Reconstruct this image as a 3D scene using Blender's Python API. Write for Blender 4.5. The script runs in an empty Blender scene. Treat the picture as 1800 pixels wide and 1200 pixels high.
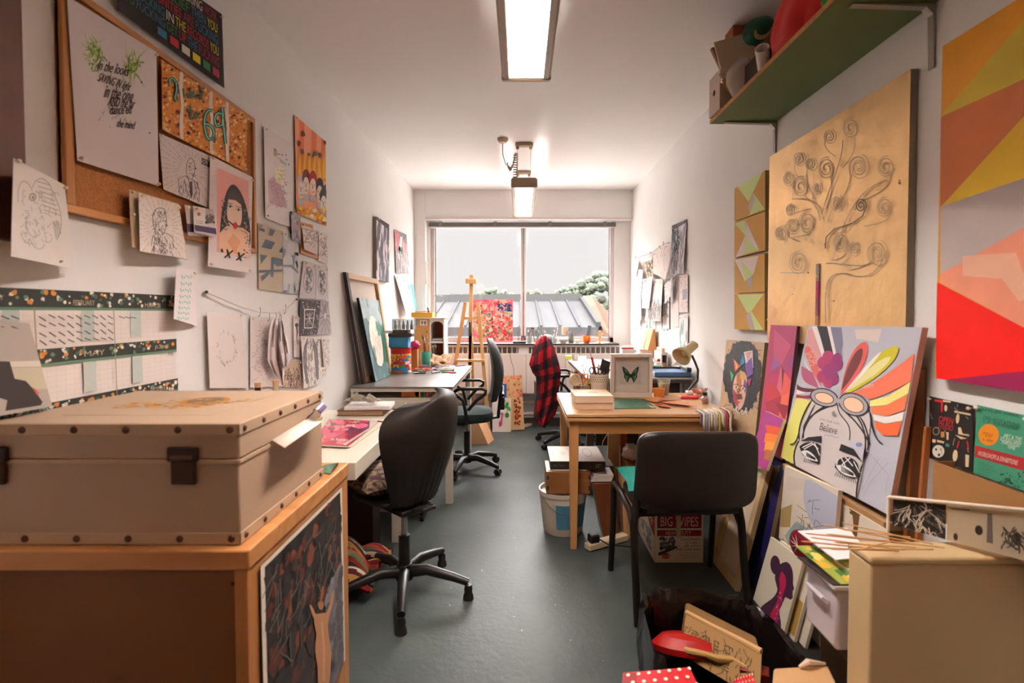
import bpy, math, random
from mathutils import Vector, Matrix, Euler
R = math.radians
SC = bpy.context.scene
COL = SC.collection
random.seed(7)
# ---------- camera model: a pixel of the 1800x1200 photograph -> a point on a known plane ----------
FPX = 920.0
CAM_H = 1.36
PITCH, YAW = R(1.6), 0.0
PCX, PCY = 915.0, 548+920*math.tan(R(1.6))   # principal point (the lens is shifted a little)
CAMROT = Matrix.Rotation(YAW, 3, 'Z') @ Matrix.Rotation(R(90)-PITCH, 3, 'X')
CO = Vector((0, 0, CAM_H))
def ray(x, y):
    return (CAMROT @ Vector(((x-PCX)/FPX, -(y-PCY)/FPX, -1))).normalized()
def PX(x, y, X=None, Y=None, Z=None):
    d = ray(x, y)
    t = (X/d.x) if X is not None else (Y/d.y) if Y is not None else ((Z-CAM_H)/d.z)
    return CO + d*t
def proj(p):
    q = CAMROT.transposed() @ (Vector(p)-CO)
    return (PCX+FPX*q.x/-q.z, PCY-FPX*q.y/-q.z)
# ---------- materials ----------
def lin(h):
    h = h.lstrip('#')
    def f(c):
        c /= 255
        return c/12.92 if c <= .04045 else ((c+.055)/1.055)**2.4
    return tuple(f(int(h[i:i+2], 16)) for i in (0, 2, 4))
MC = {}
def mat(hexc='#cccccc', rough=.6, metal=0, var=.0, scale=8, bump=0, bscale=None, kind='plain', dark=None, axis=(1, 1, 1), spec=.5, trans=0, alpha=1, emit=0, sheen=0, ior=1.45, coat=0):
    key = (hexc, rough, metal, var, scale, bump, bscale, kind, dark, axis, spec, trans, alpha, emit, sheen, coat)
    if key in MC: return MC[key]
    m = bpy.data.materials.new('m_%03d' % len(MC)); MC[key] = m
    m.use_nodes = True
    nt = m.node_tree; b = nt.nodes['Principled BSDF']
    L = nt.links.new
    c = lin(hexc)
    b.inputs['Base Color'].default_value = (*c, 1)
    b.inputs['Roughness'].default_value = rough
    b.inputs['Metallic'].default_value = metal
    b.inputs['Specular IOR Level'].default_value = spec
    b.inputs['Transmission Weight'].default_value = trans
    b.inputs['IOR'].default_value = ior
    b.inputs['Alpha'].default_value = alpha
    b.inputs['Coat Weight'].default_value = coat
    if sheen: b.inputs['Sheen Weight'].default_value = sheen
    if emit:
        b.inputs['Emission Color'].default_value = (*c, 1); b.inputs['Emission Strength'].default_value = emit
    tc = nt.nodes.new('ShaderNodeTexCoord'); mp = nt.nodes.new('ShaderNodeMapping')
    L(tc.outputs['Object'], mp.inputs['Vector']); mp.inputs['Scale'].default_value = axis
    src = None
    if kind == 'ink':
        at = nt.nodes.new('ShaderNodeAttribute'); at.attribute_name = 'Col'
        col = at.outputs['Color']
        if var:
            n = nt.nodes.new('ShaderNodeTexNoise'); n.inputs['Scale'].default_value = scale; n.inputs['Detail'].default_value = 5
            L(mp.outputs[0], n.inputs['Vector'])
            hs = nt.nodes.new('ShaderNodeMix'); hs.data_type = 'RGBA'; hs.blend_type = 'MULTIPLY'; hs.inputs[0].default_value = 1
            mr = nt.nodes.new('ShaderNodeMapRange'); mr.inputs['From Min'].default_value = .3; mr.inputs['From Max'].default_value = .7
            mr.inputs['To Min'].default_value = 1-var; mr.inputs['To Max'].default_value = 1+var*.4
            L(n.outputs['Fac'], mr.inputs['Value']); L(col, hs.inputs['A']); L(mr.outputs[0], hs.inputs['B'])
            col = hs.outputs['Result']
        L(col, b.inputs['Base Color'])
    elif kind in ('wood', 'stripe', 'plaid', 'knit', 'leafprint', 'speck', 'brush'):
        d = lin(dark or hexc)
        rp = nt.nodes.new('ShaderNodeValToRGB'); cr = rp.color_ramp
        cr.elements[0].color = (*d, 1); cr.elements[1].color = (*c, 1)
        if kind == 'wood':
            n = nt.nodes.new('ShaderNodeTexNoise'); n.inputs['Scale'].default_value = scale; n.inputs['Detail'].default_value = 6; n.inputs['Distortion'].default_value = 1.2
            L(mp.outputs[0], n.inputs['Vector']); L(n.outputs['Fac'], rp.inputs['Fac'])
            cr.elements[0].position = .35; cr.elements[1].position = .62; src = n.outputs['Fac']
        elif kind == 'speck':
            n = nt.nodes.new('ShaderNodeTexVoronoi'); n.inputs['Scale'].default_value = scale
            L(mp.outputs[0], n.inputs['Vector']); L(n.outputs['Distance'], rp.inputs['Fac'])
            cr.elements[0].position = .18; cr.elements[1].position = .24
        elif kind == 'brush':
            n = nt.nodes.new('ShaderNodeTexNoise'); n.inputs['Scale'].default_value = scale; n.inputs['Detail'].default_value = 3; n.inputs['Distortion'].default_value = 2.5
            L(mp.outputs[0], n.inputs['Vector']); L(n.outputs['Fac'], rp.inputs['Fac'])
            cr.elements[0].position = .4; cr.elements[1].position = .6; src = n.outputs['Fac']
        elif kind == 'stripe':
            n = nt.nodes.new('ShaderNodeTexWave'); n.inputs['Scale'].default_value = scale; n.inputs['Distortion'].default_value = .4
            L(mp.outputs[0], n.inputs['Vector']); L(n.outputs['Fac'], rp.inputs['Fac'])
            cr.elements[0].position = .45; cr.elements[1].position = .55
        L(rp.outputs[0], b.inputs['Base Color'])
        if var:
            n2 = nt.nodes.new('ShaderNodeTexNoise'); n2.inputs['Scale'].default_value = 3; L(tc.outputs['Object'], n2.inputs['Vector'])
            mx = nt.nodes.new('ShaderNodeMix'); mx.data_type = 'RGBA'; mx.blend_type = 'MULTIPLY'; mx.inputs[0].default_value = var
            L(rp.outputs[0], mx.inputs['A']); L(n2.outputs['Fac'], mx.inputs['B']); L(mx.outputs['Result'], b.inputs['Base Color'])
    elif var:
        n = nt.nodes.new('ShaderNodeTexNoise'); n.inputs['Scale'].default_value = scale; n.inputs['Detail'].default_value = 5
        L(mp.outputs[0], n.inputs['Vector'])
        rp = nt.nodes.new('ShaderNodeValToRGB'); cr = rp.color_ramp
        cr.elements[0].position = .3; cr.elements[1].position = .7
        k = lin(dark) if dark else tuple(v*(1-var) for v in c)
        cr.elements[0].color = (*k, 1); cr.elements[1].color = (*[min(1, v*(1+var*.3)) for v in c], 1)
        L(n.outputs['Fac'], rp.inputs['Fac']); L(rp.outputs[0], b.inputs['Base Color']); src = n.outputs['Fac']
    if bump:
        n = nt.nodes.new('ShaderNodeTexNoise'); n.inputs['Scale'].default_value = bscale or scale*6; n.inputs['Detail'].default_value = 4
        L(mp.outputs[0], n.inputs['Vector'])
        bp = nt.nodes.new('ShaderNodeBump'); bp.inputs['Strength'].default_value = bump; bp.inputs['Distance'].default_value = .004
        L(n.outputs['Fac'], bp.inputs['Height']); L(bp.outputs[0], b.inputs['Normal'])
    return m
def glassmat(hexc='#ffffff', gloss=.05, tint=0.0):
    key = ('glass', hexc, gloss, tint)
    if key in MC: return MC[key]
    m = bpy.data.materials.new('clear_%03d' % len(MC)); MC[key] = m; m.use_nodes = True
    nt = m.node_tree; nt.nodes.clear(); L = nt.links.new
    o = nt.nodes.new('ShaderNodeOutputMaterial'); tr = nt.nodes.new('ShaderNodeBsdfTransparent'); g = nt.nodes.new('ShaderNodeBsdfGlossy'); d = nt.nodes.new('ShaderNodeBsdfDiffuse')
    lw = nt.nodes.new('ShaderNodeLayerWeight'); lw.inputs[0].default_value = .25
    mu = nt.nodes.new('ShaderNodeMath'); mu.operation = 'MULTIPLY_ADD'; mu.inputs[1].default_value = .5; mu.inputs[2].default_value = gloss
    m1 = nt.nodes.new('ShaderNodeMixShader'); m2 = nt.nodes.new('ShaderNodeMixShader')
    tr.inputs[0].default_value = (*lin(hexc), 1); g.inputs['Roughness'].default_value = .06; d.inputs[0].default_value = (*lin(hexc), 1)
    L(lw.outputs['Facing'], mu.inputs[0]); L(mu.outputs[0], m1.inputs[0]); L(tr.outputs[0], m1.inputs[1]); L(g.outputs[0], m1.inputs[2])
    m2.inputs[0].default_value = tint; L(m1.outputs[0], m2.inputs[1]); L(d.outputs[0], m2.inputs[2]); L(m2.outputs[0], o.inputs[0])
    return m
# ---------- mesh builder ----------
class MB:
    def __init__(s, M=None):
        s.v = []; s.f = []; s.mi = []; s.col = None; s.M = M or Matrix.Identity(4); s.m = 0
    def add(s, vs, fs):
        b = len(s.v)
        s.v += [s.M @ Vector(p) for p in vs]
        s.f += [tuple(b+i for i in f) for f in fs]
        s.mi += [s.m]*len(fs)
        return s
    def box(s, x0, x1, y0, y1, z0, z1):
        return s.add([(x0, y0, z0), (x1, y0, z0), (x1, y1, z0), (x0, y1, z0), (x0, y0, z1), (x1, y0, z1), (x1, y1, z1), (x0, y1, z1)],
                     [(0, 3, 2, 1), (4, 5, 6, 7), (0, 1, 5, 4), (1, 2, 6, 5), (2, 3, 7, 6), (3, 0, 4, 7)])
    def hexa(s, b4, t4):
        return s.add(list(b4)+list(t4), [(0, 3, 2, 1), (4, 5, 6, 7), (0, 1, 5, 4), (1, 2, 6, 5), (2, 3, 7, 6), (3, 0, 4, 7)])
    def obox(s, c, size, rot=(0, 0, 0)):
        m = s.M; s.M = m @ Matrix.Translation(c) @ Euler(rot).to_matrix().to_4x4()
        a, b, d = size[0]/2, size[1]/2, size[2]/2
        s.box(-a, a, -b, b, -d, d); s.M = m; return s
    def bar(s, p, q, w, h=None, up=(0, 0, 1)):
        p, q = Vector(p), Vector(q); h = h or w
        d = (q-p).normalized(); u = Vector(up)
        if abs(d.dot(u)) > .98: u = Vector((0, 1, 0))
        a = d.cross(u).normalized()*w/2; b = a.cross(d).normalized()*h/2
        return s.hexa([p-a-b, p+a-b, p+a+b, p-a+b], [q-a-b, q+a-b, q+a+b, q-a+b])
    def tube(s, pts, r, n=10, caps=True, closed=False):
        pts = [Vector(p) for p in pts]; N = len(pts)
        rs = r if isinstance(r, (list, tuple)) else [r]*N
        vs = []; prev = None
        for i, p in enumerate(pts):
            if closed: t = pts[(i+1) % N]-pts[i-1]
            else: t = pts[min(i+1, N-1)]-pts[max(i-1, 0)]
            t = t.normalized() if t.length > 1e-9 else Vector((0, 0, 1))
            if prev is None:
                u = Vector((0, 0, 1)) if abs(t.z) < .9 else Vector((1, 0, 0))
                a = t.cross(u).normalized()
            else:
                a = (prev - t*prev.dot(t))
                a = a.normalized() if a.length > 1e-9 else t.cross(Vector((0, 0, 1))).normalized()
            prev = a; b = t.cross(a)
            for k in range(n):
                w = 2*math.pi*k/n
                vs.append(p + (a*math.cos(w)+b*math.sin(w))*rs[i])
        fs = []
        for i in range(N if closed else N-1):
            j = (i+1) % N
            for k in range(n):
                k2 = (k+1) % n
                fs.append((i*n+k, i*n+k2, j*n+k2, j*n+k))
        if caps and not closed:
            fs.append(tuple(range(n))[::-1]); fs.append(tuple((N-1)*n+k for k in range(n)))
        return s.add(vs, fs)
    def cyl(s, p, q, r, r2=None, n=16):
        return s.tube([p, q], [r, r2 if r2 is not None else r], n)
    def lathe(s, prof, c=(0, 0, 0), n=24, sx=1, sy=1):
        c = Vector(c); vs = []; fs = []
        for (r, z) in prof:
            for k in range(n):
                w = 2*math.pi*k/n; vs.append(c+Vector((r*sx*math.cos(w), r*sy*math.sin(w), z)))
        for i in range(len(prof)-1):
            for k in range(n):
                k2 = (k+1) % n; fs.append((i*n+k, i*n+k2, (i+1)*n+k2, (i+1)*n+k))
        if prof[0][0] > 1e-6: fs.append(tuple(range(n))[::-1])
        if prof[-1][0] > 1e-6: fs.append(tuple((len(prof)-1)*n+k for k in range(n)))
        return s.add(vs, fs)
    def prism(s, pts, z0, z1):
        n = len(pts)
        return s.add([(x, y, z0) for x, y in pts]+[(x, y, z1) for x, y in pts],
                     [tuple(range(n))[::-1], tuple(range(n, 2*n))]+[(i, (i+1) % n, n+(i+1) % n, n+i) for i in range(n)])
    def extr(s, pts, vec):
        vec = Vector(vec); n = len(pts); pts = [Vector(p) for p in pts]
        return s.add(pts+[p+vec for p in pts], [tuple(range(n))[::-1], tuple(range(n, 2*n))]+[(i, (i+1) % n, n+(i+1) % n, n+i) for i in range(n)])
    def sph(s, c, rx, ry=None, rz=None, n=14, m=9):
        ry = ry or rx; rz = rz or rx
        return s.lathe([(math.sin(math.pi*i/m), 0) for i in range(m+1)], n=n) if 0 else s._sph(Vector(c), rx, ry, rz, n, m)
    def _sph(s, c, rx, ry, rz, n, m):
        vs = [c+Vector((0, 0, -rz))]; fs = []
        for i in range(1, m):
            a = math.pi*i/m
            for k in range(n):
                w = 2*math.pi*k/n
                vs.append(c+Vector((rx*math.sin(a)*math.cos(w), ry*math.sin(a)*math.sin(w), -rz*math.cos(a))))
        vs.append(c+Vector((0, 0, rz))); L = len(vs)-1
        for k in range(n):
            k2 = (k+1) % n
            fs.append((0, 1+k2, 1+k)); fs.append((L, L-n+k, L-n+k2))
            for i in range(m-2): fs.append((1+i*n+k, 1+i*n+k2, 1+(i+1)*n+k2, 1+(i+1)*n+k))
        return s.add(vs, fs)
    def grid(s, fn, nu, nv, closed=False):
        vs = [fn(i/nu, j/nv) for j in range(nv+1) for i in range(nu+1)]
        w = nu+1
        return s.add(vs, [(j*w+i, j*w+i+1, (j+1)*w+i+1, (j+1)*w+i) for j in range(nv) for i in range(nu)])
    def loft(s, rings, caps=True):
        n = len(rings[0]); vs = [p for r in rings for p in r]; fs = []
        for i in range(len(rings)-1):
            for k in range(n):
                k2 = (k+1) % n; fs.append((i*n+k, i*n+k2, (i+1)*n+k2, (i+1)*n+k))
        if caps: fs.append(tuple(range(n))[::-1]); fs.append(tuple((len(rings)-1)*n+k for k in range(n)))
        return s.add(vs, fs)
    def build(s, name, mats, parent=None, bevel=0, smooth=38, sub=0, solid=0, seg=2):
        if not isinstance(mats, (list, tuple)): mats = [mats]
        if parent is None:
            xs = [p.x for p in s.v]; ys = [p.y for p in s.v]; zs = [p.z for p in s.v]
            org = Vector(((min(xs)+max(xs))/2, (min(ys)+max(ys))/2, min(zs)))
        else: org = wloc(parent)
        me = bpy.data.meshes.new(name)
        me.from_pydata([p-org for p in s.v], [], s.f)
        for m in mats: me.materials.append(m)
        me.polygons.foreach_set('material_index', s.mi)
        if s.col is not None:
            ca = me.color_attributes.new('Col', 'FLOAT_COLOR', 'CORNER'); buf = []
            for f, c in zip(s.f, s.col): buf += [*c, 1.0]*len(f)
            ca.data.foreach_set('color', buf)
        if smooth:
            me.polygons.foreach_set('use_smooth', [True]*len(me.polygons)); me.update()
            me.set_sharp_from_angle(angle=R(smooth))
        me.update()
        o = bpy.data.objects.new(name, me); COL.objects.link(o)
        if parent is None: o.location = org
        else: o.parent = parent
        if bevel:
            b = o.modifiers.new('b', 'BEVEL'); b.width = bevel; b.segments = seg; b.limit_method = 'ANGLE'; b.angle_limit = R(40)
        if solid:
            b = o.modifiers.new('s', 'SOLIDIFY'); b.thickness = solid; b.offset = 0
        if sub:
            b = o.modifiers.new('u', 'SUBSURF'); b.levels = sub; b.render_levels = sub
        return o
def wloc(o):
    v = Vector((0, 0, 0))
    while o is not None: v += o.location; o = o.parent
    return v
def tag(o, label=None, cat=None, group=None, kind=None):
    if label: o['label'] = label
    if cat: o['category'] = cat
    if group: o['group'] = group
    if kind: o['kind'] = kind
    return o
def T(name, label, cat, loc=(0, 0, 0), group=None):
    o = bpy.data.objects.new(name, None); COL.objects.link(o); o.location = loc; o.empty_display_size = .05
    return tag(o, label, cat, group)
def put(o, loc, rz=0, rx=0, ry=0):
    o.location = loc; o.rotation_euler = (rx, ry, rz); return o
def dup(o, label=None, group=None, loc=None, rz=None, par=None):
    c = o.copy(); COL.objects.link(c); c.parent = par
    for ch in o.children: dup(ch, par=c)
    if label: c['label'] = label
    if group: c['group'] = group
    if loc is not None: c.location = loc
    if rz is not None: c.rotation_euler = (0, 0, rz)
    return c
def st(o): o['kind'] = 'structure'; return o
def BX(name, m, x0, x1, y0, y1, z0, z1, parent=None, bevel=.002, **k):
    return MB().box(x0, x1, y0, y1, z0, z1).build(name, m, parent, bevel=bevel, **k)
# ---------- lettering ----------
TXC = {}
def glyphs(txt):
    if txt in TXC: return TXC[txt]
    cu = bpy.data.curves.new('t', 'FONT'); cu.body = txt; cu.resolution_u = 3
    o = bpy.data.objects.new('t', cu); me = bpy.data.meshes.new_from_object(o)
    vs = [(v.co.x, v.co.y) for v in me.vertices]; fs = [tuple(p.vertices) for p in me.polygons]
    if vs:
        x0 = min(v[0] for v in vs); x1 = max(v[0] for v in vs); y0 = min(v[1] for v in vs); y1 = max(v[1] for v in vs)
        vs = [((x-x0)/(x1-x0 or 1), (y-y0)/(y1-y0 or 1)) for x, y in vs]
    bpy.data.objects.remove(o); bpy.data.meshes.remove(me); bpy.data.curves.remove(cu)
    TXC[txt] = (vs, fs); return TXC[txt]
# ---------- flat artwork on a sheet, canvas or label ----------
INK = dict(kind='ink')
def homog(q):  # photo quad (tl,tr,br,bl) -> solver for u,v
    (x0, y0), (x1, y1), (x2, y2), (x3, y3) = q
    dx1, dx2, sx = x1-x2, x3-x2, x0-x1+x2-x3; dy1, dy2, sy = y1-y2, y3-y2, y0-y1+y2-y3
    den = dx1*dy2-dx2*dy1; g = (sx*dy2-dx2*sy)/den; h = (dx1*sy-sx*dy1)/den
    a, b, c = x1-x0+g*x1, x3-x0+h*x3, x0; d, e, f = y1-y0+g*y1, y3-y0+h*y3, y0
    return Matrix(((a, b, c), (d, e, f), (g, h, 1))).inverted()
class Art:
    """q: four corners in the photograph (tl,tr,br,bl); pl: list of 4 plane dicts or one; or P: four 3D corners"""
    def __init__(s, q=None, pl=None, P=None, base='#e9e4e0', thick=.0012, edge=None, rough=.75, step=.00012, curl=None, var=0, back=None, metal=0, bump=0, bscale=40, ns=1, vs=14):
        if P is None:
            pls = pl if isinstance(pl, list) else [pl]*4
            P = [PX(x, y, **k) for (x, y), k in zip(q, pls)]
            nn_ = (P[1]-P[0]).cross(P[2]-P[0]); dd = ray(*q[3]); den = dd.dot(nn_)
            if abs(den) > 1e-6: P[3] = CO+dd*((P[0]-CO).dot(nn_)/den)   # keep the sheet flat
        s.P = [Vector(p) for p in P]; q = q or [proj(p) for p in s.P]; s.q = q
        s.H = homog(q)
        n = (s.P[1]-s.P[0]).cross(s.P[3]-s.P[0]).normalized()
        c = sum(s.P, Vector())/4
        s.n = n if n.dot(CO-c) > 0 else -n
        s.flip = n.dot(CO-c) > 0
        s.c = [(lin(base), None)]; s.k = 1; s.step = step; s.curl = curl; s.thick = thick
        s.verts = []; s.faces = []; s.cols = []; s.mi = []
        s.base = base; s.edge = edge or base; s.rough = rough; s.var = var; s.vs = vs; s.metal = metal; s.bump = bump; s.bs = bscale; s.back = back
        s.mode = 'uv'; s.cr = (0, 0, 1)
        s.inkmat = mat('#808080', rough=rough, metal=0, kind='ink', var=var, scale=vs, bump=bump, bscale=bscale)
        # base sheet
        nn = 8 if curl else 1
        b = []
        for j in range(nn+1):
            for i in range(2): b.append(s.at(i, j/nn, 0))
        for j in range(nn+1):
            for i in range(2): b.append(s.at(i, j/nn, 0)-s.n*thick)
        s.verts = b; o = 2*(nn+1)
        def fc(f, m): s.faces.append(f if s.flip is False else f[::-1]); s.mi.append(m); s.cols.append(lin(base if m == 0 else s.edge))
        for j in range(nn):
            a0, a1, a2, a3 = 2*j, 2*j+1, 2*j+3, 2*j+2
            fc((a0, a1, a2, a3), 0); fc((o+a3, o+a2, o+a1, o+a0), 1)
            fc((a0, a3, o+a3, o+a0), 1); fc((a1, o+a1, o+a2, a2), 1)
        fc((0, o, o+1, 1), 1); fc((2*nn, 2*nn+1, o+2*nn+1, o+2*nn), 1)
    def at(s, u, v, off):
        a, b, c, d = s.P
        p = (a*(1-u)+b*u)*(1-v)+(d*(1-u)+c*u)*v
        if s.curl:
            p = p+s.n*s.curl(u, v)
        return p+s.n*off
    def uv(s): s.mode = 'uv'; return s
    def crop(s, x0, y0, k): s.mode = 'px'; s.cr = (x0, y0, k); return s
    def to(s, x, y):
        if s.mode == 'uv': return x, y
        w = s.H @ Vector((s.cr[0]+x/s.cr[2], s.cr[1]+y/s.cr[2], 1)); return w.x/w.z, w.y/w.z
    def _clip(s, pts):
        for ax, lim, sg in ((0, 0, 1), (0, 1, -1), (1, 0, 1), (1, 1, -1)):
            out = []
            for i in range(len(pts)):
                a, b = pts[i-1], pts[i]
                ia, ib = sg*(a[ax]-lim) >= 0, sg*(b[ax]-lim) >= 0
                if ia != ib:
                    t = (lim-a[ax])/(b[ax]-a[ax]); out.append((a[0]+(b[0]-a[0])*t, a[1]+(b[1]-a[1])*t))
                if ib: out.append(b)
            pts = out
            if len(pts) < 3: return []
        return pts
    def _raw(s, col, fl):  # fl: list of uv polygons in one layer
        c = lin(col) if isinstance(col, str) else col
        off = s.k*s.step; s.k += 1
        for pts in fl:
            pts = s._clip(pts)
            if len(pts) < 3: continue
            b = len(s.verts); s.verts += [s.at(u, v, off) for u, v in pts]
            ar = sum(pts[i-1][0]*pts[i][1]-pts[i][0]*pts[i-1][1] for i in range(len(pts)))
            f = tuple(range(b, b+len(pts)))
            if (ar > 0) == s.flip: f = f[::-1] if s.flip is False else f
            nrm = (ar > 0)
            s.faces.append(f); s.mi.append(2); s.cols.append(c)
        return s
    def p(s, col, *polys):
        return s._raw(col, [[s.to(x, y) for x, y in pl] for pl in polys])
    def e(s, col, cx, cy, rx, ry=None, rot=0, n=20, a0=0, a1=360):
        ry = rx if ry is None else ry; r = R(rot); m = n if a1-a0 >= 360 else n+1
        pts = [(math.cos(R(a0+(a1-a0)*i/n))*rx, math.sin(R(a0+(a1-a0)*i/n))*ry) for i in range(m)]
        return s.p(col, [(cx+x*math.cos(r)-y*math.sin(r), cy+x*math.sin(r)+y*math.cos(r)) for x, y in pts])
    @staticmethod
    def _seg(pts, w, closed=False):
        out = []; N = len(pts)
        ws = w if isinstance(w, (list, tuple)) else [w]*N
        L, Rr = [], []
        for i, (x, y) in enumerate(pts):
            a = pts[i-1] if (i or closed) else pts[i]; b = pts[(i+1) % N] if (i < N-1 or closed) else pts[i]
            dx, dy = b[0]-a[0], b[1]-a[1]; l = math.hypot(dx, dy) or 1
            nx, ny = -dy/l*ws[i]/2, dx/l*ws[i]/2
            L.append((x+nx, y+ny)); Rr.append((x-nx, y-ny))
        for i in range(N if closed else N-1):
            j = (i+1) % N; out.append([L[i], L[j], Rr[j], Rr[i]])
        return out
    def s(s, col, w, *lines, closed=False): return s.p(col, *[q for l in lines for q in Art._seg(l, w, closed)])
    def t(s, col, txt, x, y, w, h, rot=0, shear=0):
        vs, fs = glyphs(txt); r = R(rot)
        def g(a, b):
            X, Y = a*w+shear*b*h, (1-b)*h; return x+X*math.cos(r)-Y*math.sin(r), y+X*math.sin(r)+Y*math.cos(r)
        pv = [g(*v) for v in vs]
        return s.p(col, *[[pv[i] for i in f] for f in fs])
    def blobs(s, cols, n, box, r, rnd, asp=1, seed=0):
        rn = random.Random(seed)
        by = {}
        for i in range(n):
            x = rn.uniform(box[0], box[2]); y = rn.uniform(box[1], box[3]); q = r*rn.uniform(1-rnd, 1+rnd)
            m = rn.choice((5, 6, 7)); a0 = rn.random()*6
            by.setdefault(rn.choice(cols), []).append([(x+q*math.cos(a0+6.283*k/m)*rn.uniform(.7, 1.2), y+q*asp*math.sin(a0+6.283*k/m)*rn.uniform(.7, 1.2)) for k in range(m)])
        for c, l in by.items():
            for ch in range(0, len(l), max(1, len(l)//3+1)): s.p(c, *l[ch:ch+max(1, len(l)//3+1)])
        return s
    def scrib(s, col, w, n, box, ln, ang=0, spread=180, seed=0, wob=.3):
        rn = random.Random(seed); ls = []
        for i in range(n):
            x = rn.uniform(box[0], box[2]); y = rn.uniform(box[1], box[3]); a = R(ang+rn.uniform(-spread, spread)); l = ln*rn.uniform(.5, 1.3); pt = [(x, y)]
            for k in range(4):
                a += rn.uniform(-wob, wob); x += math.cos(a)*l/4; y += math.sin(a)*l/4; pt.append((x, y))
            ls += Art._seg(pt, w)
        return s.p(col, *ls)
    def build(s, name, parent=None, label=None, cat=None, group=None, edgemat=None, basemat=None):
        mb = MB(); mb.v = s.verts; mb.f = s.faces; mb.mi = s.mi; mb.col = s.cols
        bm = basemat or mat(s.base, rough=s.rough, metal=s.metal, var=s.var, scale=s.vs, bump=s.bump, bscale=s.bs)
        em = edgemat or mat(s.edge, rough=.8)
        o = mb.build(name, [bm, em, s.inkmat], parent, smooth=0)
        if label or cat: tag(o, label, cat, group)
        return o
def spiral(cx, cy, r0, r1, a0, turns, n=40, asp=1):
    return [(cx+(r0+(r1-r0)*i/n)*math.cos(a0+turns*6.2832*i/n), cy+(r0+(r1-r0)*i/n)*math.sin(a0+turns*6.2832*i/n)*asp) for i in range(n+1)]
def bez(p0, p1, p2, p3=None, n=12):
    o = []
    for i in range(n+1):
        t = i/n
        if p3 is None: o.append(tuple((1-t)**2*a+2*t*(1-t)*b+t*t*c for a, b, c in zip(p0, p1, p2)))
        else: o.append(tuple((1-t)**3*a+3*t*(1-t)**2*b+3*t*t*(1-t)*c+t**3*d for a, b, c, d in zip(p0, p1, p2, p3)))
    return o

PINM = None
def pins(o, pts, off=.004, hexc='#f4e0c4'):
    for (x, y, pl) in pts:
        p = PX(x, y, **pl); n = (1 if p.x < 0 else -1)
        MB().cyl(p, p+Vector((n*.006, 0, 0)), .0022, .0022, 8).sph(p+Vector((n*.008, 0, 0)), .005, n=10, m=6).build('hanging_pin', mat(hexc, rough=.18), o)
def LW(name, label, cat, q, dx, base='#e9e2dd', pin=None, group=None, draw=None, **k):
    """sheet on the wall at X<0; dx: distance(s) from the wall"""
    d = dx if isinstance(dx, list) else [dx]*4
    a = Art(q=q, pl=[dict(X=XL+v) for v in d], base=base, **k)
    if draw: draw(a)
    o = a.build(name, None, label, cat, group)
    for i in ([0, 1] if pin is None else pin): pins(o, [(q[i][0]+(3 if i in (0, 3) else -3), q[i][1]+(5 if i < 2 else -4), dict(X=XL+d[i]+.001))])
    return o
def RW(name, label, cat, q, dx, base='#e9e2dd', group=None, draw=None, pin=None, **k):
    d = dx if isinstance(dx, list) else [dx]*4
    a = Art(q=q, pl=[dict(X=XR-v) for v in d], base=base, **k)
    if draw: draw(a)
    o = a.build(name, None, label, cat, group)
    for i in ([0, 1] if pin is None else pin): pins(o, [(q[i][0]+(3 if i in (0, 3) else -3), q[i][1]+(5 if i < 2 else -4), dict(X=XR-d[i]-.001))])
    return o
def Q(x0, y0, k, *pts): return [(x0+x/k, y0+y/k) for x, y in pts]
XL, XR, YB, ZC, YF = -1.235, 1.30, 6.22, 2.77, -2.6
# ---------- render look ----------
SC.view_settings.view_transform = 'Standard'; SC.view_settings.look = 'None'; SC.view_settings.gamma = 1
SC.view_settings.exposure = 0.17
SC.cycles.use_denoising = True
SC.cycles.max_bounces = 10; SC.cycles.diffuse_bounces = 5; SC.cycles.transparent_max_bounces = 12
SC.cycles.sample_clamp_indirect = 16; SC.cycles.caustics_reflective = False; SC.cycles.caustics_refractive = False
cd = bpy.data.cameras.new('camera'); cam = bpy.data.objects.new('camera', cd); COL.objects.link(cam)
cam.matrix_world = Matrix.Translation(CO) @ CAMROT.to_4x4()
cd.sensor_width = 36; cd.lens = FPX/1800*36; cd.shift_x = -(PCX-900)/1800; cd.shift_y = -(600-PCY)/1800; cd.clip_start = .05; cd.clip_end = 300
cd.dof.use_dof = True; cd.dof.focus_distance = 3.6; cd.dof.aperture_fstop = 3.2
SC.camera = cam
w = bpy.data.worlds.new('sky'); SC.world = w; w.use_nodes = True
nt = w.node_tree; bg = nt.nodes['Background']
tc = nt.nodes.new('ShaderNodeTexCoord'); sp = nt.nodes.new('ShaderNodeSeparateXYZ'); rp = nt.nodes.new('ShaderNodeValToRGB')
nt.links.new(tc.outputs['Generated'], sp.inputs[0]); nt.links.new(sp.outputs['Z'], rp.inputs['Fac'])
rp.color_ramp.elements[0].position = .16; rp.color_ramp.elements[0].color = (.0188, .0181, .01785, 1)
rp.color_ramp.elements[1].position = .5; rp.color_ramp.elements[1].color = (1, .97, .95, 1)
nt.links.new(rp.outputs[0], bg.inputs['Color']); bg.inputs['Strength'].default_value = 44
pl = bpy.data.lights.new('window_portal', 'AREA'); pl.shape = 'RECTANGLE'; pl.size = 2.15; pl.size_y = 1.4; pl.cycles.is_portal = True
po = bpy.data.objects.new('window_portal', pl); COL.objects.link(po); po.location = (.015, 6.3, 1.71); po.rotation_euler = (R(-90), 0, 0)
pl = bpy.data.lights.new('added_window_fill', 'AREA'); pl.shape = 'RECTANGLE'; pl.size = 8; pl.size_y = 2.6; pl.energy = 1000; pl.color = (1, .97, .94)  # area light added outside, above the view, to brighten the room
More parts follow.
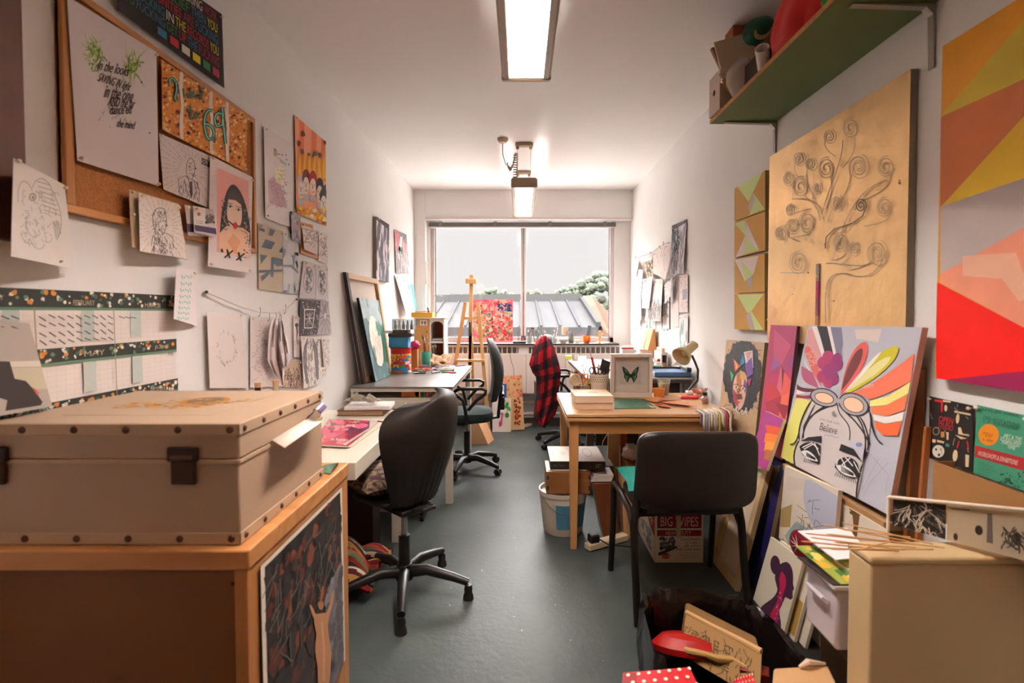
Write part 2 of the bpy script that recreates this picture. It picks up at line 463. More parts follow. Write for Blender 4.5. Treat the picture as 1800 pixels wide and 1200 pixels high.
po = bpy.data.objects.new('added_window_fill', pl); COL.objects.link(po); po.location = (0, 16, 5.9); po.rotation_euler = (Vector((0, 6.2, 1.5))-po.location).to_track_quat('-Z', 'Y').to_euler()
WALLM = mat('#e8e6e4', rough=.62, var=.05, scale=1.6, bump=.12, bscale=60)
CEILM = mat('#e6e2e0', rough=.75, var=.04, scale=1.2)
FLOORM = mat('#4b5251', rough=.42, spec=.12, var=.42, scale=1.7, bump=.35, bscale=38, dark='#3a403f')
TRIMW = mat('#d8ccc5', rough=.45)
WHITE = mat('#dcd6cf', rough=.45)
ALU = mat('#8d8b8b', rough=.35, metal=.7)
DARK = mat('#14110f', rough=.5)
BLK = mat('#1d1a19', rough=.45)
CHROME = mat('#c9c5c0', rough=.15, metal=1)
STEEL = mat('#8b8680', rough=.35, metal=.9)
BRASS = mat('#d8a040', rough=.25, metal=1)
st(BX('wall_left', WALLM, XL-.15, XL, YF, YB+.2, -.05, ZC+.1, bevel=0))
st(BX('wall_right', WALLM, XR, XR+.15, YF, YB+.2, -.05, ZC+.1, bevel=0))
st(BX('wall_behind_camera', WALLM, XL, XR, YF-.15, YF, -.05, ZC+.1, bevel=0))
st(BX('ceiling', CEILM, XL, XR, YF, YB+.2, ZC, ZC+.15, bevel=0))
st(BX('floor', FLOORM, XL-.15, XR+.15, YF-.1, YB+.2, -.1, 0, bevel=0))
# window wall: opening px 757..1078 x 392..601
WX0, WX1 = PX(757, 548, Y=YB).x, PX(1079, 548, Y=YB).x
WZ0, WZ1 = 1.0, 2.425
m = MB(); m.box(XL, WX0, YB, YB+.2, 0, ZC).box(WX1, XR, YB, YB+.2, 0, ZC).box(WX0, WX1, YB, YB+.2, 0, WZ0).box(WX0, WX1, YB, YB+.2, WZ1, ZC)
st(m.build('wall_back', WALLM, smooth=0))
YP = 6.1
m = MB().box(XL, -1.105, YP, YB, 0, ZC); st(m.build('trim_1', WALLM, bevel=.004))       # boxed pier
m = MB().box(-1.105, XR, YP, YB, 2.43, ZC); st(m.build('trim_2', WALLM, bevel=.004))     # boxed beam
st(BX('trim_3', TRIMW, -1.105, XR, YP-.012, YP, 2.43, 2.45))
# window
wn = T('window_1', None, None, (0, YB, WZ0)); wn['kind'] = 'structure'
m = MB()
yf0, yf1 = YB+.03, YB+.09
m.box(WX0, WX0+.045, yf0, yf1, WZ0, WZ1).box(WX1-.045, WX1, yf0, yf1, WZ0, WZ1).box(WX0, WX1, yf0, yf1, WZ1-.05, WZ1).box(WX0, WX1, yf0, yf1, WZ0, WZ0+.06)
xm = PX(920, 548, Y=YB).x
m.box(xm-.03, xm-.008, yf0, yf1, WZ0, WZ1).box(xm+.008, xm+.03, yf0, yf1, WZ0, WZ1)
m.build('window_frame', mat('#cfc7c3', rough=.4), wn, bevel=.004)
m = MB().box(WX0+.05, WX0+.062, yf0-.012, yf0, WZ0+.02, WZ1-.02).box(WX0+.045, WX1-.045, yf0-.01, yf0, WZ0+.062, WZ0+.075).box(WX1-.06, WX1-.05, yf0-.012, yf0, WZ0+.02, WZ1-.02).box(xm-.006, xm+.006, yf0-.01, yf0, WZ0+.02, WZ1-.02)
m.build('window_gasket', mat('#55504e', rough=.5), wn)
gl = glassmat('#ffffff', .03)
for a, b in ((WX0+.045, xm-.03), (xm+.03, WX1-.045)):
    MB().box(a, b, YB+.058, YB+.062, WZ0+.06, WZ1-.05).build('pane', gl, wn)
MB().cyl((WX0+.055, YB+.02, 1.55), (WX0+.055, YB-.02, 1.55), .008).bar((WX0+.055, YB-.015, 1.55), (WX0+.14, YB-.02, 1.545), .012).build('window_handle', STEEL, wn, bevel=.002)
# blind head rail
bl = T('roller_blind', 'slim grey metal blind headrail across the top of the window', 'blind', (0, YB-.05, 2.36))
MB().box(WX0-.01, WX1+.012, YB-.055, YB-.012, 2.362, 2.405).build('headrail', mat('#6f7273', rough=.4, metal=.4), bl, bevel=.004)
MB().box(WX0+.0, WX1-.0, YB-.05, YB-.02, 2.345, 2.361).build('bottom_rail', mat('#e3c9c9', rough=.5), bl, bevel=.003)
for i in range(4):
    x = WX0+.13+i*(WX1-WX0-.25)/3
    MB().box(x-.018, x+.018, YB-.062, YB-.01, 2.36, 2.418).build('bracket', STEEL, bl, bevel=.003)
MB().tube([(WX1-.05, YB-.05, 2.37), (WX1-.045, YB-.052, 1.6), (WX1-.035, YB-.05, 1.05)], .0025, 6).tube([(WX1-.03, YB-.05, 2.37), (WX1-.02, YB-.052, 1.7), (WX1-.02, YB-.05, 1.05)], .0025, 6).build('pull_cord', mat('#c9b4b4'), bl)
# sill
st(MB().box(WX0-.02, WX1+.02, 5.965, YB+.03, WZ0-.02, WZ0).build('trim_4', mat('#3b3330', rough=.35), bevel=.004))
# convector heater under the sill
YR = 6.0
rd = T('radiator_cover', 'long white convector heater casing with square grille holes under the window', 'heater', (0, YR, .4))
gx0, gx1 = PX(752, 610, Y=YR).x, XR-.004
m = MB(); z0, z1 = .865, .978
m.box(gx0, gx1, YR, YR+.012, z1-.022, z1).box(gx0, gx1, YR, YR+.012, z0, z0+.02)
x = gx0
k = 0
while x < gx1-.03:
    m.box(x, min(x+.012, gx1), YR, YR+.012, z0+.02, z1-.022); x += .0565; k += 1
xm2 = PX(925, 610, Y=YR).x
m.box(xm2-.09, xm2+.03, YR-.001, YR+.012, z0, z1)
m.build('vent_grille', mat('#ddd5d2', rough=.5), rd, bevel=.001)
MB().box(gx0, gx1, YR+.06, YR+.07, z0, z1).build('grille_backing', mat('#9a8c86', rough=.8), rd)
m = MB(); xs = [gx0, -.36, xm2, .52, gx1]
for a, b in zip(xs, xs[1:]): m.box(a+.002, b-.002, YR, YR+.1, .42, z0)
m.build('front_panel', mat('#d3c6c0', rough=.5), rd, bevel=.003)
# low pipework and skirting under heater
m = MB()
for z in (.16, .3): m.tube([(XL+.05, 6.14, z), (XR-.02, 6.14, z)], .022, 10)
tag(m.build('heating_pipe', mat('#cfc4bd', rough=.5)), 'pair of horizontal white heating pipes low on the window wall', 'pipe')
st(BX('baseboard_back', mat('#5b534f', rough=.6), XL+.002, XR-.002, YB-.012, YB-.001, .001, .1))
st(BX('baseboard_left', mat('#6b625c', rough=.5), XL, XL+.012, YF, YP, .001, .09))
st(BX('baseboard_right', mat('#6b625c', rough=.5), XR-.012, XR, YF, YP, .001, .09))
# ---------- ceiling lights ----------
TUBE = mat('#fff6f0', emit=238.0, rough=.5)
def light(name, label, y0, y1, xc, zb, ctr, tube=None):
    t = T(name, label, 'ceiling light', (xc, y0, zb), 'suspended louvre ceiling lights')
    L = y1-y0; w = .108; hh = .075
    shell = mat('#a6937d', rough=.45); white = mat('#e9e0d8', rough=.35)
    m = MB()
    for sx in (-1, 1):   # two side channels, open slot above the tubes throws light on the ceiling
        prof = [(-w, .012), (-w+.006, hh-.012), (-w+.022, hh), (-w+.05, hh), (-w+.05, hh-.006), (-w+.034, hh-.012), (-w+.032, .055), (-w+.03, 0), (-w+.01, 0)]
        m.extr([(xc+sx*a, y0+.02, zb+b) for a, b in prof], (0, L-.04, 0))
    m.box(xc-.049, xc+.049, y0+.02, y1-.02, zb+.056, zb+hh)
    m.build('housing', shell, t, bevel=.002)
    for yy in (y0, y1-.022):
        MB().extr([(xc+a, yy, zb+b) for a, b in [(-w-.002, .006), (-w-.002, hh-.01), (-w+.014, hh+.004), (w-.014, hh+.004), (w+.002, hh-.01), (w+.002, .006), (w-.006, -.004), (-w+.006, -.004)]], (0, .022, 0)).build('end_cap', shell, t, bevel=.005)
    for dx in (-.036, .036):
        MB().cyl((xc+dx, y0+.03, zb+.035), (xc+dx, y1-.03, zb+.035), .012, n=12).build('tube', tube or TUBE, t)
    m = MB(); n = int(L/.062)
    for i in range(n+1):
        y = y0+.03+(L-.06)*i/n
        m.extr([(xc-w+.033, y-.001, zb+.002), (xc+w-.033, y-.001, zb+.002), (xc+w-.033, y-.001, zb+.04), (xc-w+.033, y-.001, zb+.04)], (0, .002, 0))
    m.box(xc-.0015, xc+.0015, y0+.03, y1-.03, zb+.002, zb+.05)
    for sx in (-1, 1): m.box(xc+sx*(w-.032)-.001, xc+sx*(w-.032)+.001, y0+.03, y1-.03, zb+.001, zb+.054)
    m.build('louvre', mat('#f1e8e0', rough=.4), t)
    for y in ctr:
        b = MB().box(xc-.075, xc+.075, y-.03, y+.03, ZC-.028, ZC).build('ceiling_plate', shell, t, bevel=.006)
        for sx in (-.055, .055):
            MB().cyl((xc+sx, y, ZC-.05), (xc+sx, y, ZC-.028), .012).build('wire_grip', shell, b)
            MB().cyl((xc+sx, y, zb+hh), (xc+sx, y, ZC-.04), .0014, n=6).build('suspension_wire', STEEL, b)
    return t
ZF = CAM_H+1.03
l1 = light('ceiling_light', 'large louvred strip light hanging over the front of the room, above the chairs', .95, 2.37, .025, ZF, [1.3, 2.0])
l2 = light('ceiling_light', 'louvred strip light hanging nearer the window with a coiled cable at its end', 4.35, 5.72, .03, ZF, [4.42, 5.3])
added_fill = light('ceiling_light', 'warm louvred strip light behind the other two, over the doorway end', -1.7, -.8, .025, ZF, [-1.5, -1.0], mat('#ffb877', emit=85.0))  # unseen warm lamp added behind the camera to brighten camera-facing fronts
cr = MB().lathe([(.045, 0), (.045, -.012), (.03, -.035), (.012, -.04), (0, -.04)], (-.145, 4.3, ZC), 20).build('ceiling_rose', mat('#b9a58e', rough=.5), l2)
pts = [(-.145, 4.3, ZC-.04), (-.145, 4.3, ZC-.13), (-.12, 4.3, ZC-.21), (-.07, 4.32, ZC-.24)]
m = MB().tube(pts, .004, 6)
hl = []
for i in range(150):
    t = i/149; a = t*2*math.pi*17
    if t < .25: c = Vector((-.11+.05*t/.25, 4.31, ZC-.2-.045*math.sin(t/.25*3.14)))
    elif t < .4: c = Vector((-.06+.02*(t-.25)/.15, 4.32, ZC-.2+.09*(t-.25)/.15))
    else: c = Vector((-.04-.005*(t-.4), 4.34, ZC-.11-.2*(t-.4)/.6))
    if t < .4: hl.append(c+Vector((0, math.cos(a)*.016, math.sin(a)*.016)))
    else: hl.append(c+Vector((math.cos(a)*.018, math.sin(a)*.018, 0)))
m.tube(hl, .0045, 6)
m.build('coiled_cable', mat('#9c8873', rough=.5), l2)
# ---------- outside ----------
roofm = mat('#787775', rough=.7, var=.05, scale=.5)
def ext(name, m, mt, label, cat, **k): return tag(m.build(name, mt, **k), label, cat)
b = T('rooftop', 'long pale glazed workshop roof outside the window', 'building', (0, 13, -1))
p = lambda x, y, Y: PX(x, y, Y=Y)
m = MB(); a1, a2, a3, a4 = p(700, 531, 19), p(1022, 528, 19), p(1052, 575, 14), p(650, 575, 14)
m.hexa([a4+Vector((0, 0, -4)), a3+Vector((0, 0, -4)), a2+Vector((0, 0, -4)), a1+Vector((0, 0, -4))], [a4, a3, a2, a1])
m.build('roof_slope', mat('#2a2a2b', spec=0, rough=.6, var=.12, scale=1.2, axis=(2, .3, 1)), b, smooth=0)
for i in range(13):
    u = i/12
    q0, q1 = a1.lerp(a2, u), a4.lerp(a3, u)
    MB().bar(q0+Vector((0, 0, .03)), q1+Vector((0, 0, .03)), .05, .05).build('glazing_bar', mat('#28282a', spec=0, rough=.6), b)
MB().bar(a1+Vector((0, .1, .1)), a2+Vector((0, .1, .1)), .3, .3).build('ridge', mat('#303030', spec=0), b)
MB().bar(a2+Vector((0, 0, .08)), a3+Vector((0, 0, .08)), .12, .12).build('verge_flashing', mat('#262627', spec=0), b)
m = MB().box(-14, 9, 6.45, 9.3, -.9, .62); st(m.build('ground_bounce_slab', mat('#918f8d', rough=.7, var=.06, scale=.6), smooth=0))  # unseen bright slab added below the sill to bounce skylight onto the ceiling
st(MB().box(-14, 9, 9.5, 13.2, -.9, .62).build('ground_far_roof', mat('#2a2a29', spec=0, rough=.7), smooth=0))
st(MB().box(-14, 9, 9.3, 9.5, -.9, .8).build('wall_parapet', mat('#272726', spec=0, rough=.7), smooth=0))
b = T('brick_gable', 'sloping orange tiled roof beyond the glazed workshop roof', 'building', (3, 16, -2))
q = [p(1024, 520, 22), p(1040, 519, 22), p(1082, 560, 14), p(1080, 600, 12.5), p(1058, 574, 14)]
MB().extr(q, (0, .6, -4)).build('tiled_slope', mat('#3f2f2a', spec=0, rough=.8, var=.15, scale=5, dark='#372a24'), b, smooth=0)
b = T('terrace', 'far pale row of houses along the skyline', 'building', (0, 45, -2))
rn = random.Random(3)
for i in range(16):
    x = 720+i*22; y = 524-rn.random()*6
    a = p(x, y, 45); c = p(x+19, 540, 45)
    h = MB().box(a.x, c.x, 45, 46, -3, a.z-.5).build('house_wall', mat('#2c2b2a', spec=0), b, smooth=0)
    MB().extr([(a.x-.1, 44.9, a.z-.5), (c.x+.1, 44.9, a.z-.5), (c.x, 47, a.z+.25), (a.x, 47, a.z+.25)], (0, .05, -.1)).build('roof', mat('#222120', spec=0), h, smooth=0)
def tree(label, x, y, Y, rx, rz, n, seed):
    t = T('tree', label, 'tree', (p(x, y, Y).x, Y, -3), 'distant trees on the skyline')
    c = p(x, y, Y); rn = random.Random(seed); m = MB()
    MB().cyl((c.x, Y, -3), (c.x, Y, c.z), .25, .12, 8).build('trunk', mat('#22201e', spec=0), t)
    for i in range(n):
        a = rn.random()*6.28; r = math.sqrt(rn.random()); h = rn.uniform(-1, 1)
        q = c+Vector((math.cos(a)*r*rx*math.sqrt(1-h*h*.8), math.sin(a)*r*rx, h*rz)); s = rn.uniform(.1, .22)*rx
        m.M = Matrix.Translation(q) @ Euler((rn.random()*3, rn.random()*3, 0)).to_matrix().to_4x4()
        m._sph(Vector(), s, s*.8, s*.7, 6, 4)
    m.build('foliage', mat('#3f443b', spec=0, rough=.9, var=.2, scale=1.5), t, smooth=0)
tree('big rounded green tree outside by the window edge above the orange roof', 1058, 522, 26, 1.25, 1.2, 130, 1)
tree('low spreading tree on the skyline beside the big rounded tree', 1022, 520, 38, 1.2, .7, 60, 2)
tree('far tree low on the skyline seen above the glazed roof', 996, 523, 41, 1.1, .7, 60, 4)
tree('far tree on the skyline just past the window mullion', 935, 525, 41, 1.2, .55, 50, 5)
tree('faint far tree on the skyline behind the easel top', 868, 524, 41, 1.5, .6, 50, 6)
st(MB().box(-80, 80, 20, 90, -3.2, -3).build('ground_outside', mat('#363534', rough=.9), smooth=0))
PINE = lambda ax: mat('#c48a52', rough=.45, kind='wood', dark='#a8703e', scale=9, axis=ax, bump=.05, bscale=60)
OAK = lambda ax: mat('#c9935c', rough=.38, kind='wood', dark='#b58049', scale=7, axis=ax)
LIGHTW = lambda ax: mat('#c79c68', rough=.5, kind='wood', dark='#b08552', scale=8, axis=ax)
AX, AY, AZ = (.12, 1, 1), (1, .12, 1), (1, 1, .12)
# ---- wooden cabinet, near left ----
CX, CY0, CY1, CZ = -.597, 1.13, 1.79, .84
t = T('wooden_cabinet', 'open-framed pine cabinet with brown hardboard front under the white flight case', 'cabinet', (-.9, CY0, 0))
BX('cabinet_top', PINE(AX), XL+.015, CX+.004, CY0-.004, CY1+.004, CZ-.045, CZ, t, bevel=.004)
BX('side_panel', PINE(AZ), CX-.03, CX, CY0, CY1, 0, CZ-.046, t, bevel=.002)
BX('side_panel', PINE(AZ), XL+.02, XL+.05, CY0, CY1, 0, CZ-.046, t, bevel=.002)
BX('front_panel', mat('#744820', rough=.6, var=.12, scale=5), XL+.052, CX-.032, CY0+.02, CY0+.028, 0.002, CZ-.048, t, bevel=0)
BX('rear_panel', mat('#6b4a2d', rough=.6), XL+.052, CX-.032, CY1-.012, CY1-.002, 0.002, CZ-.048, t, bevel=0)
for z in (.795, .755): MB().sph((CX-.044, CY0+.019, z), .005, .003, .005, 8, 5).build('panel_pin', mat('#2c1a10'), t)
# ---- white flight case ----
t = T('flight_case', 'bulky white riveted flight case with black latches standing on the pine cabinet', 'case', (-.89, 1.4, CZ))
x0, x1, y0, y1, z0, z1 = -1.205, -.626, 1.155, 1.64, CZ+.002, 1.112
cw = mat('#aa9078', rough=.55, var=.05, scale=4, bump=.1, bscale=90)
ce = mat('#b3987c', rough=.5)
zs = z0+.186
BX('case_body', cw, x0, x1, y0, y1, z0, zs-.002, t, bevel=.004)
BX('case_lid', cw, x0, x1, y0, y1, zs+.002, z1, t, bevel=.006)
m = MB()
for z in (z0, z1-.026):
    m.box(x0-.003, x1+.003, y0-.003, y0, z, z+.026).box(x1, x1+.003, y0-.003, y1+.003, z, z+.026).box(x0-.003, x1+.003, y1, y1+.003, z, z+.026)
m.box(x0, x1, y0-.003, y0, zs-.006, zs+.004).box(x1, x1+.003, y0, y1, zs-.006, zs+.004)
m.build('edge_strip', ce, t, bevel=.001)
rv = mat('#54372a', rough=.35, metal=.6)
for z in (z0+.013, z1-.013):
    for i in range(6):
        x = x1-.018-i*.115
        if x > x0: MB().sph((x, y0-.003, z), .0085, .005, .0085, 10, 6).build('rivet', rv, t)
    for i in range(6):
        MB().sph((x1+.003, y0+.02+i*.088, z), .005, .0075, .0075, 10, 6).build('rivet', rv, t)
for xc in (-.745, -1.165):
    lt = MB().box(xc-.034, xc+.034, y0-.014, y0-.003, zs+.002, zs+.034).build('latch', mat('#2a1a12', rough=.3, metal=.5), t, bevel=.004)
    MB().box(xc-.027, xc+.027, y0-.012, y0-.003, zs-.05, zs+.004).build('latch_hook', mat('#3a2416', rough=.3, metal=.6), lt, bevel=.004)
    MB().cyl((xc-.024, y0-.012, zs+.012), (xc+.024, y0-.012, zs+.012), .006).build('latch_hinge', rv, lt)
a = Art(P=[(-1.1, 1.56, z1+.0006), (-.74, 1.56, z1+.0006), (-.74, 1.25, z1+.0006), (-1.1, 1.25, z1+.0006)], base='#d8c6b7', thick=.0004)
a.blobs(['#a86f2c', '#c08a45', '#8f5c24'], 90, (.05, .45, .8, .72), .025, .6, asp=.8, seed=3).e('#a87232', .62, .36, .17, .2).e('#6a5a48', .62, .35, .13, .15).blobs(['#a86f2c', '#b98440'], 40, (.35, .25, .95, .5), .02, .6, seed=5)
a.build('faded_stencil', t, basemat=cw, edgemat=cw)
# fabric strap and paper sticking out of the case lid
t = T('luggage_tag', 'paper tag and purple striped ribbon poking out of the flight case lid', 'tag', (x1, 1.5, 1.03))
MB().add([(x1+.004, 1.30, 1.04), (x1+.05, 1.27, 1.028), (x1+.055, 1.50, 1.045), (x1+.004, 1.52, 1.05)], [(0, 1, 2, 3)]).build('paper_tag', mat('#e5d6c6'), t, solid=.001)
def rib(u, v): return (x1+.004+.05*u, 1.50+.05*v+.01*math.sin(u*5), 1.045+.035*math.sin(u*2.4)+.01*v)
m = MB()
for k in range(5):
    m.m = k % 2
    m.grid(lambda u, v: rib((k+u)/5, v), 2, 4)
m.build('striped_ribbon', [mat('#4b3560'), mat('#e6dccf')], t, solid=.002)
# gold finial behind the case on the desk
# ---- white desk ----
t = T('white_desk', 'long cream-white desk with thick edge between the pine cabinet and the drafting table', 'desk', (-.95, 2.7, 0))
DW = mat('#dcd2c0', rough=.35, var=.04, scale=3)
BX('desktop', DW, XL+.014, -.68, 2.14, 3.3, .665, .74, t, bevel=.003)
for x, y in ((-.93, 2.2), (XL+.06, 2.2), (-.73, 3.05), (XL+.06, 3.05)): BX('leg', DW, x-.03, x+.03, y, y+.06, 0, .663, t)
BX('modesty_panel', mat('#3a2a20', rough=.6), XL+.1, -.78, 3.22, 3.24, .2, .662, t)
# pedestal unit
t = T('drawer_pedestal', 'white drawer pedestal on black casters tucked behind the shell chair', 'drawer unit', (-.8, 3.35, 0))
BX('body', mat('#b9ae9f', rough=.4), -.98, -.61, 3.34, 3.64, .07, .6, t, bevel=.004)
for z in (.08, .25, .42): BX('drawer', mat('#c4b9aa', rough=.4), -.975, -.615, 3.322, 3.338, z, z+.16, t, bevel=.003)
for x in (-.95, -.64):
    for y in (3.37, 3.6): MB().cyl((x-.012, y, .031), (x+.012, y, .031), .03).cyl((x, y, .03), (x, y, .07), .008).build('caster', BLK, t, bevel=.003)
# ---- drafting tables ----
def drafting(name, label, x0, x1, y0, y1, z, top, frame, side, yl=None):
    t = T(name, label, 'table', ((x0+x1)/2, y0, 0))
    BX('tabletop', top, x0, x1, y0, y1, z-.012, z, t, bevel=.002)
    BX('top_frame', frame, x0+.004, x1-.004, y0+.006, y1-.006, z-.038, z-.013, t, bevel=.003)
    lx = (x0+.03, x1-.035)
    for x in lx:
        for y in (y0+.03, yl or y1-.05):
            l = BX('leg', frame, x-.025, x+.025, y-.02, y+.03, 0, z-.04, t, bevel=.003)
            for q in (.55, .72, .79):
                MB().cyl((x, y-.026, q), (x, y-.019, q), .008, n=8).build('bolt', STEEL, l)
    return t
t = drafting('drafting_table', 'worn grey-topped drafting table with white legs, covered in pens and pots', -1.2, -.472, 3.66, 5.1, .835,
         mat('#77706c', rough=.33, var=.35, scale=3.5, dark='#57504d'), mat('#c9c0b0', rough=.45), 1)
BX('drawer_case', mat('#cfc5b4', rough=.45), -1.14, -.64, 3.7, 5.0, .6, .75, t, bevel=.003)
BX('drawer', mat('#d8cfbf', rough=.4), -1.1, -.67, 3.69, 3.698, .62, .735, t, bevel=.002)
MB().tube([(-.9, 3.69, .675), (-.9, 3.67, .675), (-.78, 3.67, .675), (-.78, 3.69, .675)], .005, 6).build('handle', STEEL, t)
t = drafting('dark_drafting_table', 'dark-edged drafting table against the window end with the blue paper cutter on it', .49, 1.275, 3.86, 5.4, .87,
         mat('#9a8f87', rough=.4, var=.1, scale=3), mat('#4a403b', rough=.45), -1, 4.75)
BX('cross_panel', mat('#2c211c', rough=.6), .57, 1.2, 3.93, 3.95, .35, .825, t)
# ---- pine table, right ----
TX0, TX1, TY0, TY1, TZ = .258, 1.205, 2.93, 3.71, .785
t = T('pine_table', 'honey-coloured wooden folding-top table with square legs behind the black chair', 'table', ((TX0+TX1)/2, TY0, 0))
BX('table_top', mat('#d3a878', rough=.3, kind='wood', dark='#c99c6a', scale=6, axis=AX), TX0, TX1, TY0, TY1, TZ-.019, TZ, t, bevel=.003)
BX('lower_leaf', OAK(AX), TX0, TX1, TY0, TY1, TZ-.044, TZ-.0245, t, bevel=.003)
BX('apron', OAK(AX), TX0+.03, TX1-.03, TY0+.035, TY0+.055, TZ-.12, TZ-.045, t)
BX('apron', OAK(AX), TX0+.03, TX1-.03, TY1-.055, TY1-.035, TZ-.12, TZ-.045, t)
BX('apron', OAK(AY), TX0+.028, TX0+.048, TY0+.05, TY1-.05, TZ-.12, TZ-.045, t)
BX('apron', OAK(AY), TX1-.048, TX1-.028, TY0+.05, TY1-.05, TZ-.12, TZ-.045, t)
for x, y in ((TX0+.047, TY0+.05), (TX1-.047, TY0+.05), (TX0+.047, TY1-.05), (TX1-.047, TY1-.05)):
    m = MB(); a, b = .027, .019
    m.hexa([(x-b, y-b, 0), (x+b, y-b, 0), (x+b, y+b, 0), (x-b, y+b, 0)], [(x-a, y-a, TZ-.045), (x+a, y-a, TZ-.045), (x+a, y+a, TZ-.045), (x-a, y+a, TZ-.045)])
    m.build('leg', OAK(AZ), t, bevel=.003)
# ---- chairs ----
PL = mat('#1f1815', rough=.48, bump=.15, bscale=220)
PL2 = mat('#1b1817', rough=.4)
def starbase(t, a0, R0=.33, caster=True, hub=.10):
    for k in range(5):
        a = a0+k*math.tau/5; c, s = math.cos(a), math.sin(a)
        pts = [(c*.03, s*.03, hub), (c*R0*.35, s*R0*.35, hub+.012), (c*R0*.75, s*R0*.75, hub-.015), (c*R0*.97, s*R0*.97, hub-.035)]
        l = MB().tube(pts, [.03, .026, .021, .018], 10).build('base_leg', PL2, t)
        e = Vector((c*R0*.97, s*R0*.97, 0))
        if caster:
            m = MB()
            for d in (-.014, .014): m.cyl((e.x-s*(d-.009), e.y+c*(d-.009), .026), (e.x-s*(d+.009), e.y+c*(d+.009), .026), .026, n=16)
            m.tube([e+Vector((0, 0, .07)), e+Vector((0, 0, .04))], .012, 8).build('caster', BLK, l)
        else:
            MB().lathe([(.016, .068), (.02, .05), (.018, .03), (.024, .02), (.026, 0)], e, 14).build('foot_glide', BLK, l)
    MB().cyl((0, 0, hub-.04), (0, 0, hub+.035), .042, .036, 20).build('hub', PL2, t, bevel=.004)
# shell chair
t = T('swivel_chair', 'black plastic swivel chair with ribbed shell back and glides, holding the patchwork cushion', 'chair')
starbase(t, 0, .325, False, .115)
MB().cyl((0, 0, .15), (0, 0, .29), .027).build('lift_sleeve', PL2, t, bevel=.002)
MB().cyl((0, 0, .29), (0, 0, .43), .014).build('gas_lift', CHROME, t)
MB().box(-.09, .09, -.12, .1, .425, .45).bar((0, -.1, .44), (0, -.21, .47), .07, .018).build('seat_mechanism', PL2, t, bevel=.006)
def seatf(u, v):
    x = (u-.5)*2; y = (v-.5)*2; r = 1/max(1, (abs(x)**4+abs(y)**4)**.25)
    return (x*.175*r, .07+y*.165*r, .462+.018*(x*x)+.012*y*y*(1 if y < 0 else -1.2))
MB().grid(seatf, 14, 14).build('seat_shell', PL, t, solid=.012)
def backf(u, v):
    x = (u-.5)*2
    w = .125+.092*math.sin(min(1, v*1.2)*math.pi/2)**1.2
    z = .47+.50*v
    v0 = .66 if x < 0 else .80
    if v > v0: w *= math.sqrt(max(.02, 1-((v-v0)/(1.01-v0))**(3.0 if x < 0 else 4.0)))
    z += .03*x*v
    rib = .0035*math.cos(x*9*math.pi)*max(0, 1-v*1.9)*(1 if abs(x) < .93 else 0)
    y = -.175-.07*math.sin(v*1.5)+.12*(x*x)*(.4+.6*v)+.05*(1-v)**3+rib
    return (x*w, y, z)
MB().grid(backf, 54, 30).build('backrest', PL, t, solid=.011, sub=0)
for ch in list(t.children):
    pass
put(t, (-.56, 2.49, 0), R(46))
for ch in t.children:
    if ch.name.startswith(('base_leg', 'hub')): ch.rotation_euler = (0, 0, R(-8-46)+math.tau/5*0)
# embroidered cushion on it
def pil(cx, cy, z, w, d, h, nn=14, rz=0, seed=0, wob=.004):
    rn = random.Random(seed)
    def f(u, v, sg):
        x = (u-.5)*2; y = (v-.5)*2
        k = (max(0, 1-x*x)**.42)*(max(0, 1-y*y)**.42)
        px, py = x*w*(1-.08*(1-abs(y))*0-.06*y*y*0), y*d
        px *= 1-.07*(1-y*y); py *= 1-.07*(1-x*x)
        q = Vector((px, py, 0)); q.rotate(Euler((0, 0, rz)))
        return (cx+q.x, cy+q.y, z+h*.5+sg*h*.5*k+wob*math.sin(x*7+y*5+seed))
    m = MB(); m.grid(lambda u, v: f(u, v, 1), nn, nn); m.m = 1; m.grid(lambda u, v: f(u, v, -1), nn, nn); return m
cu = pil(-.675, 2.585, .488, .205, .19, .12, rz=R(46)).build('cushion', [mat('#a58a6c', rough=.85, kind='brush', dark='#4a3438', scale=14), mat('#8d6a3d', rough=.7, kind='stripe', dark='#3b2a20', scale=20)], None)
tag(cu, 'patchwork embroidered cushion in brown and purple on the shell swivel chair', 'cushion')
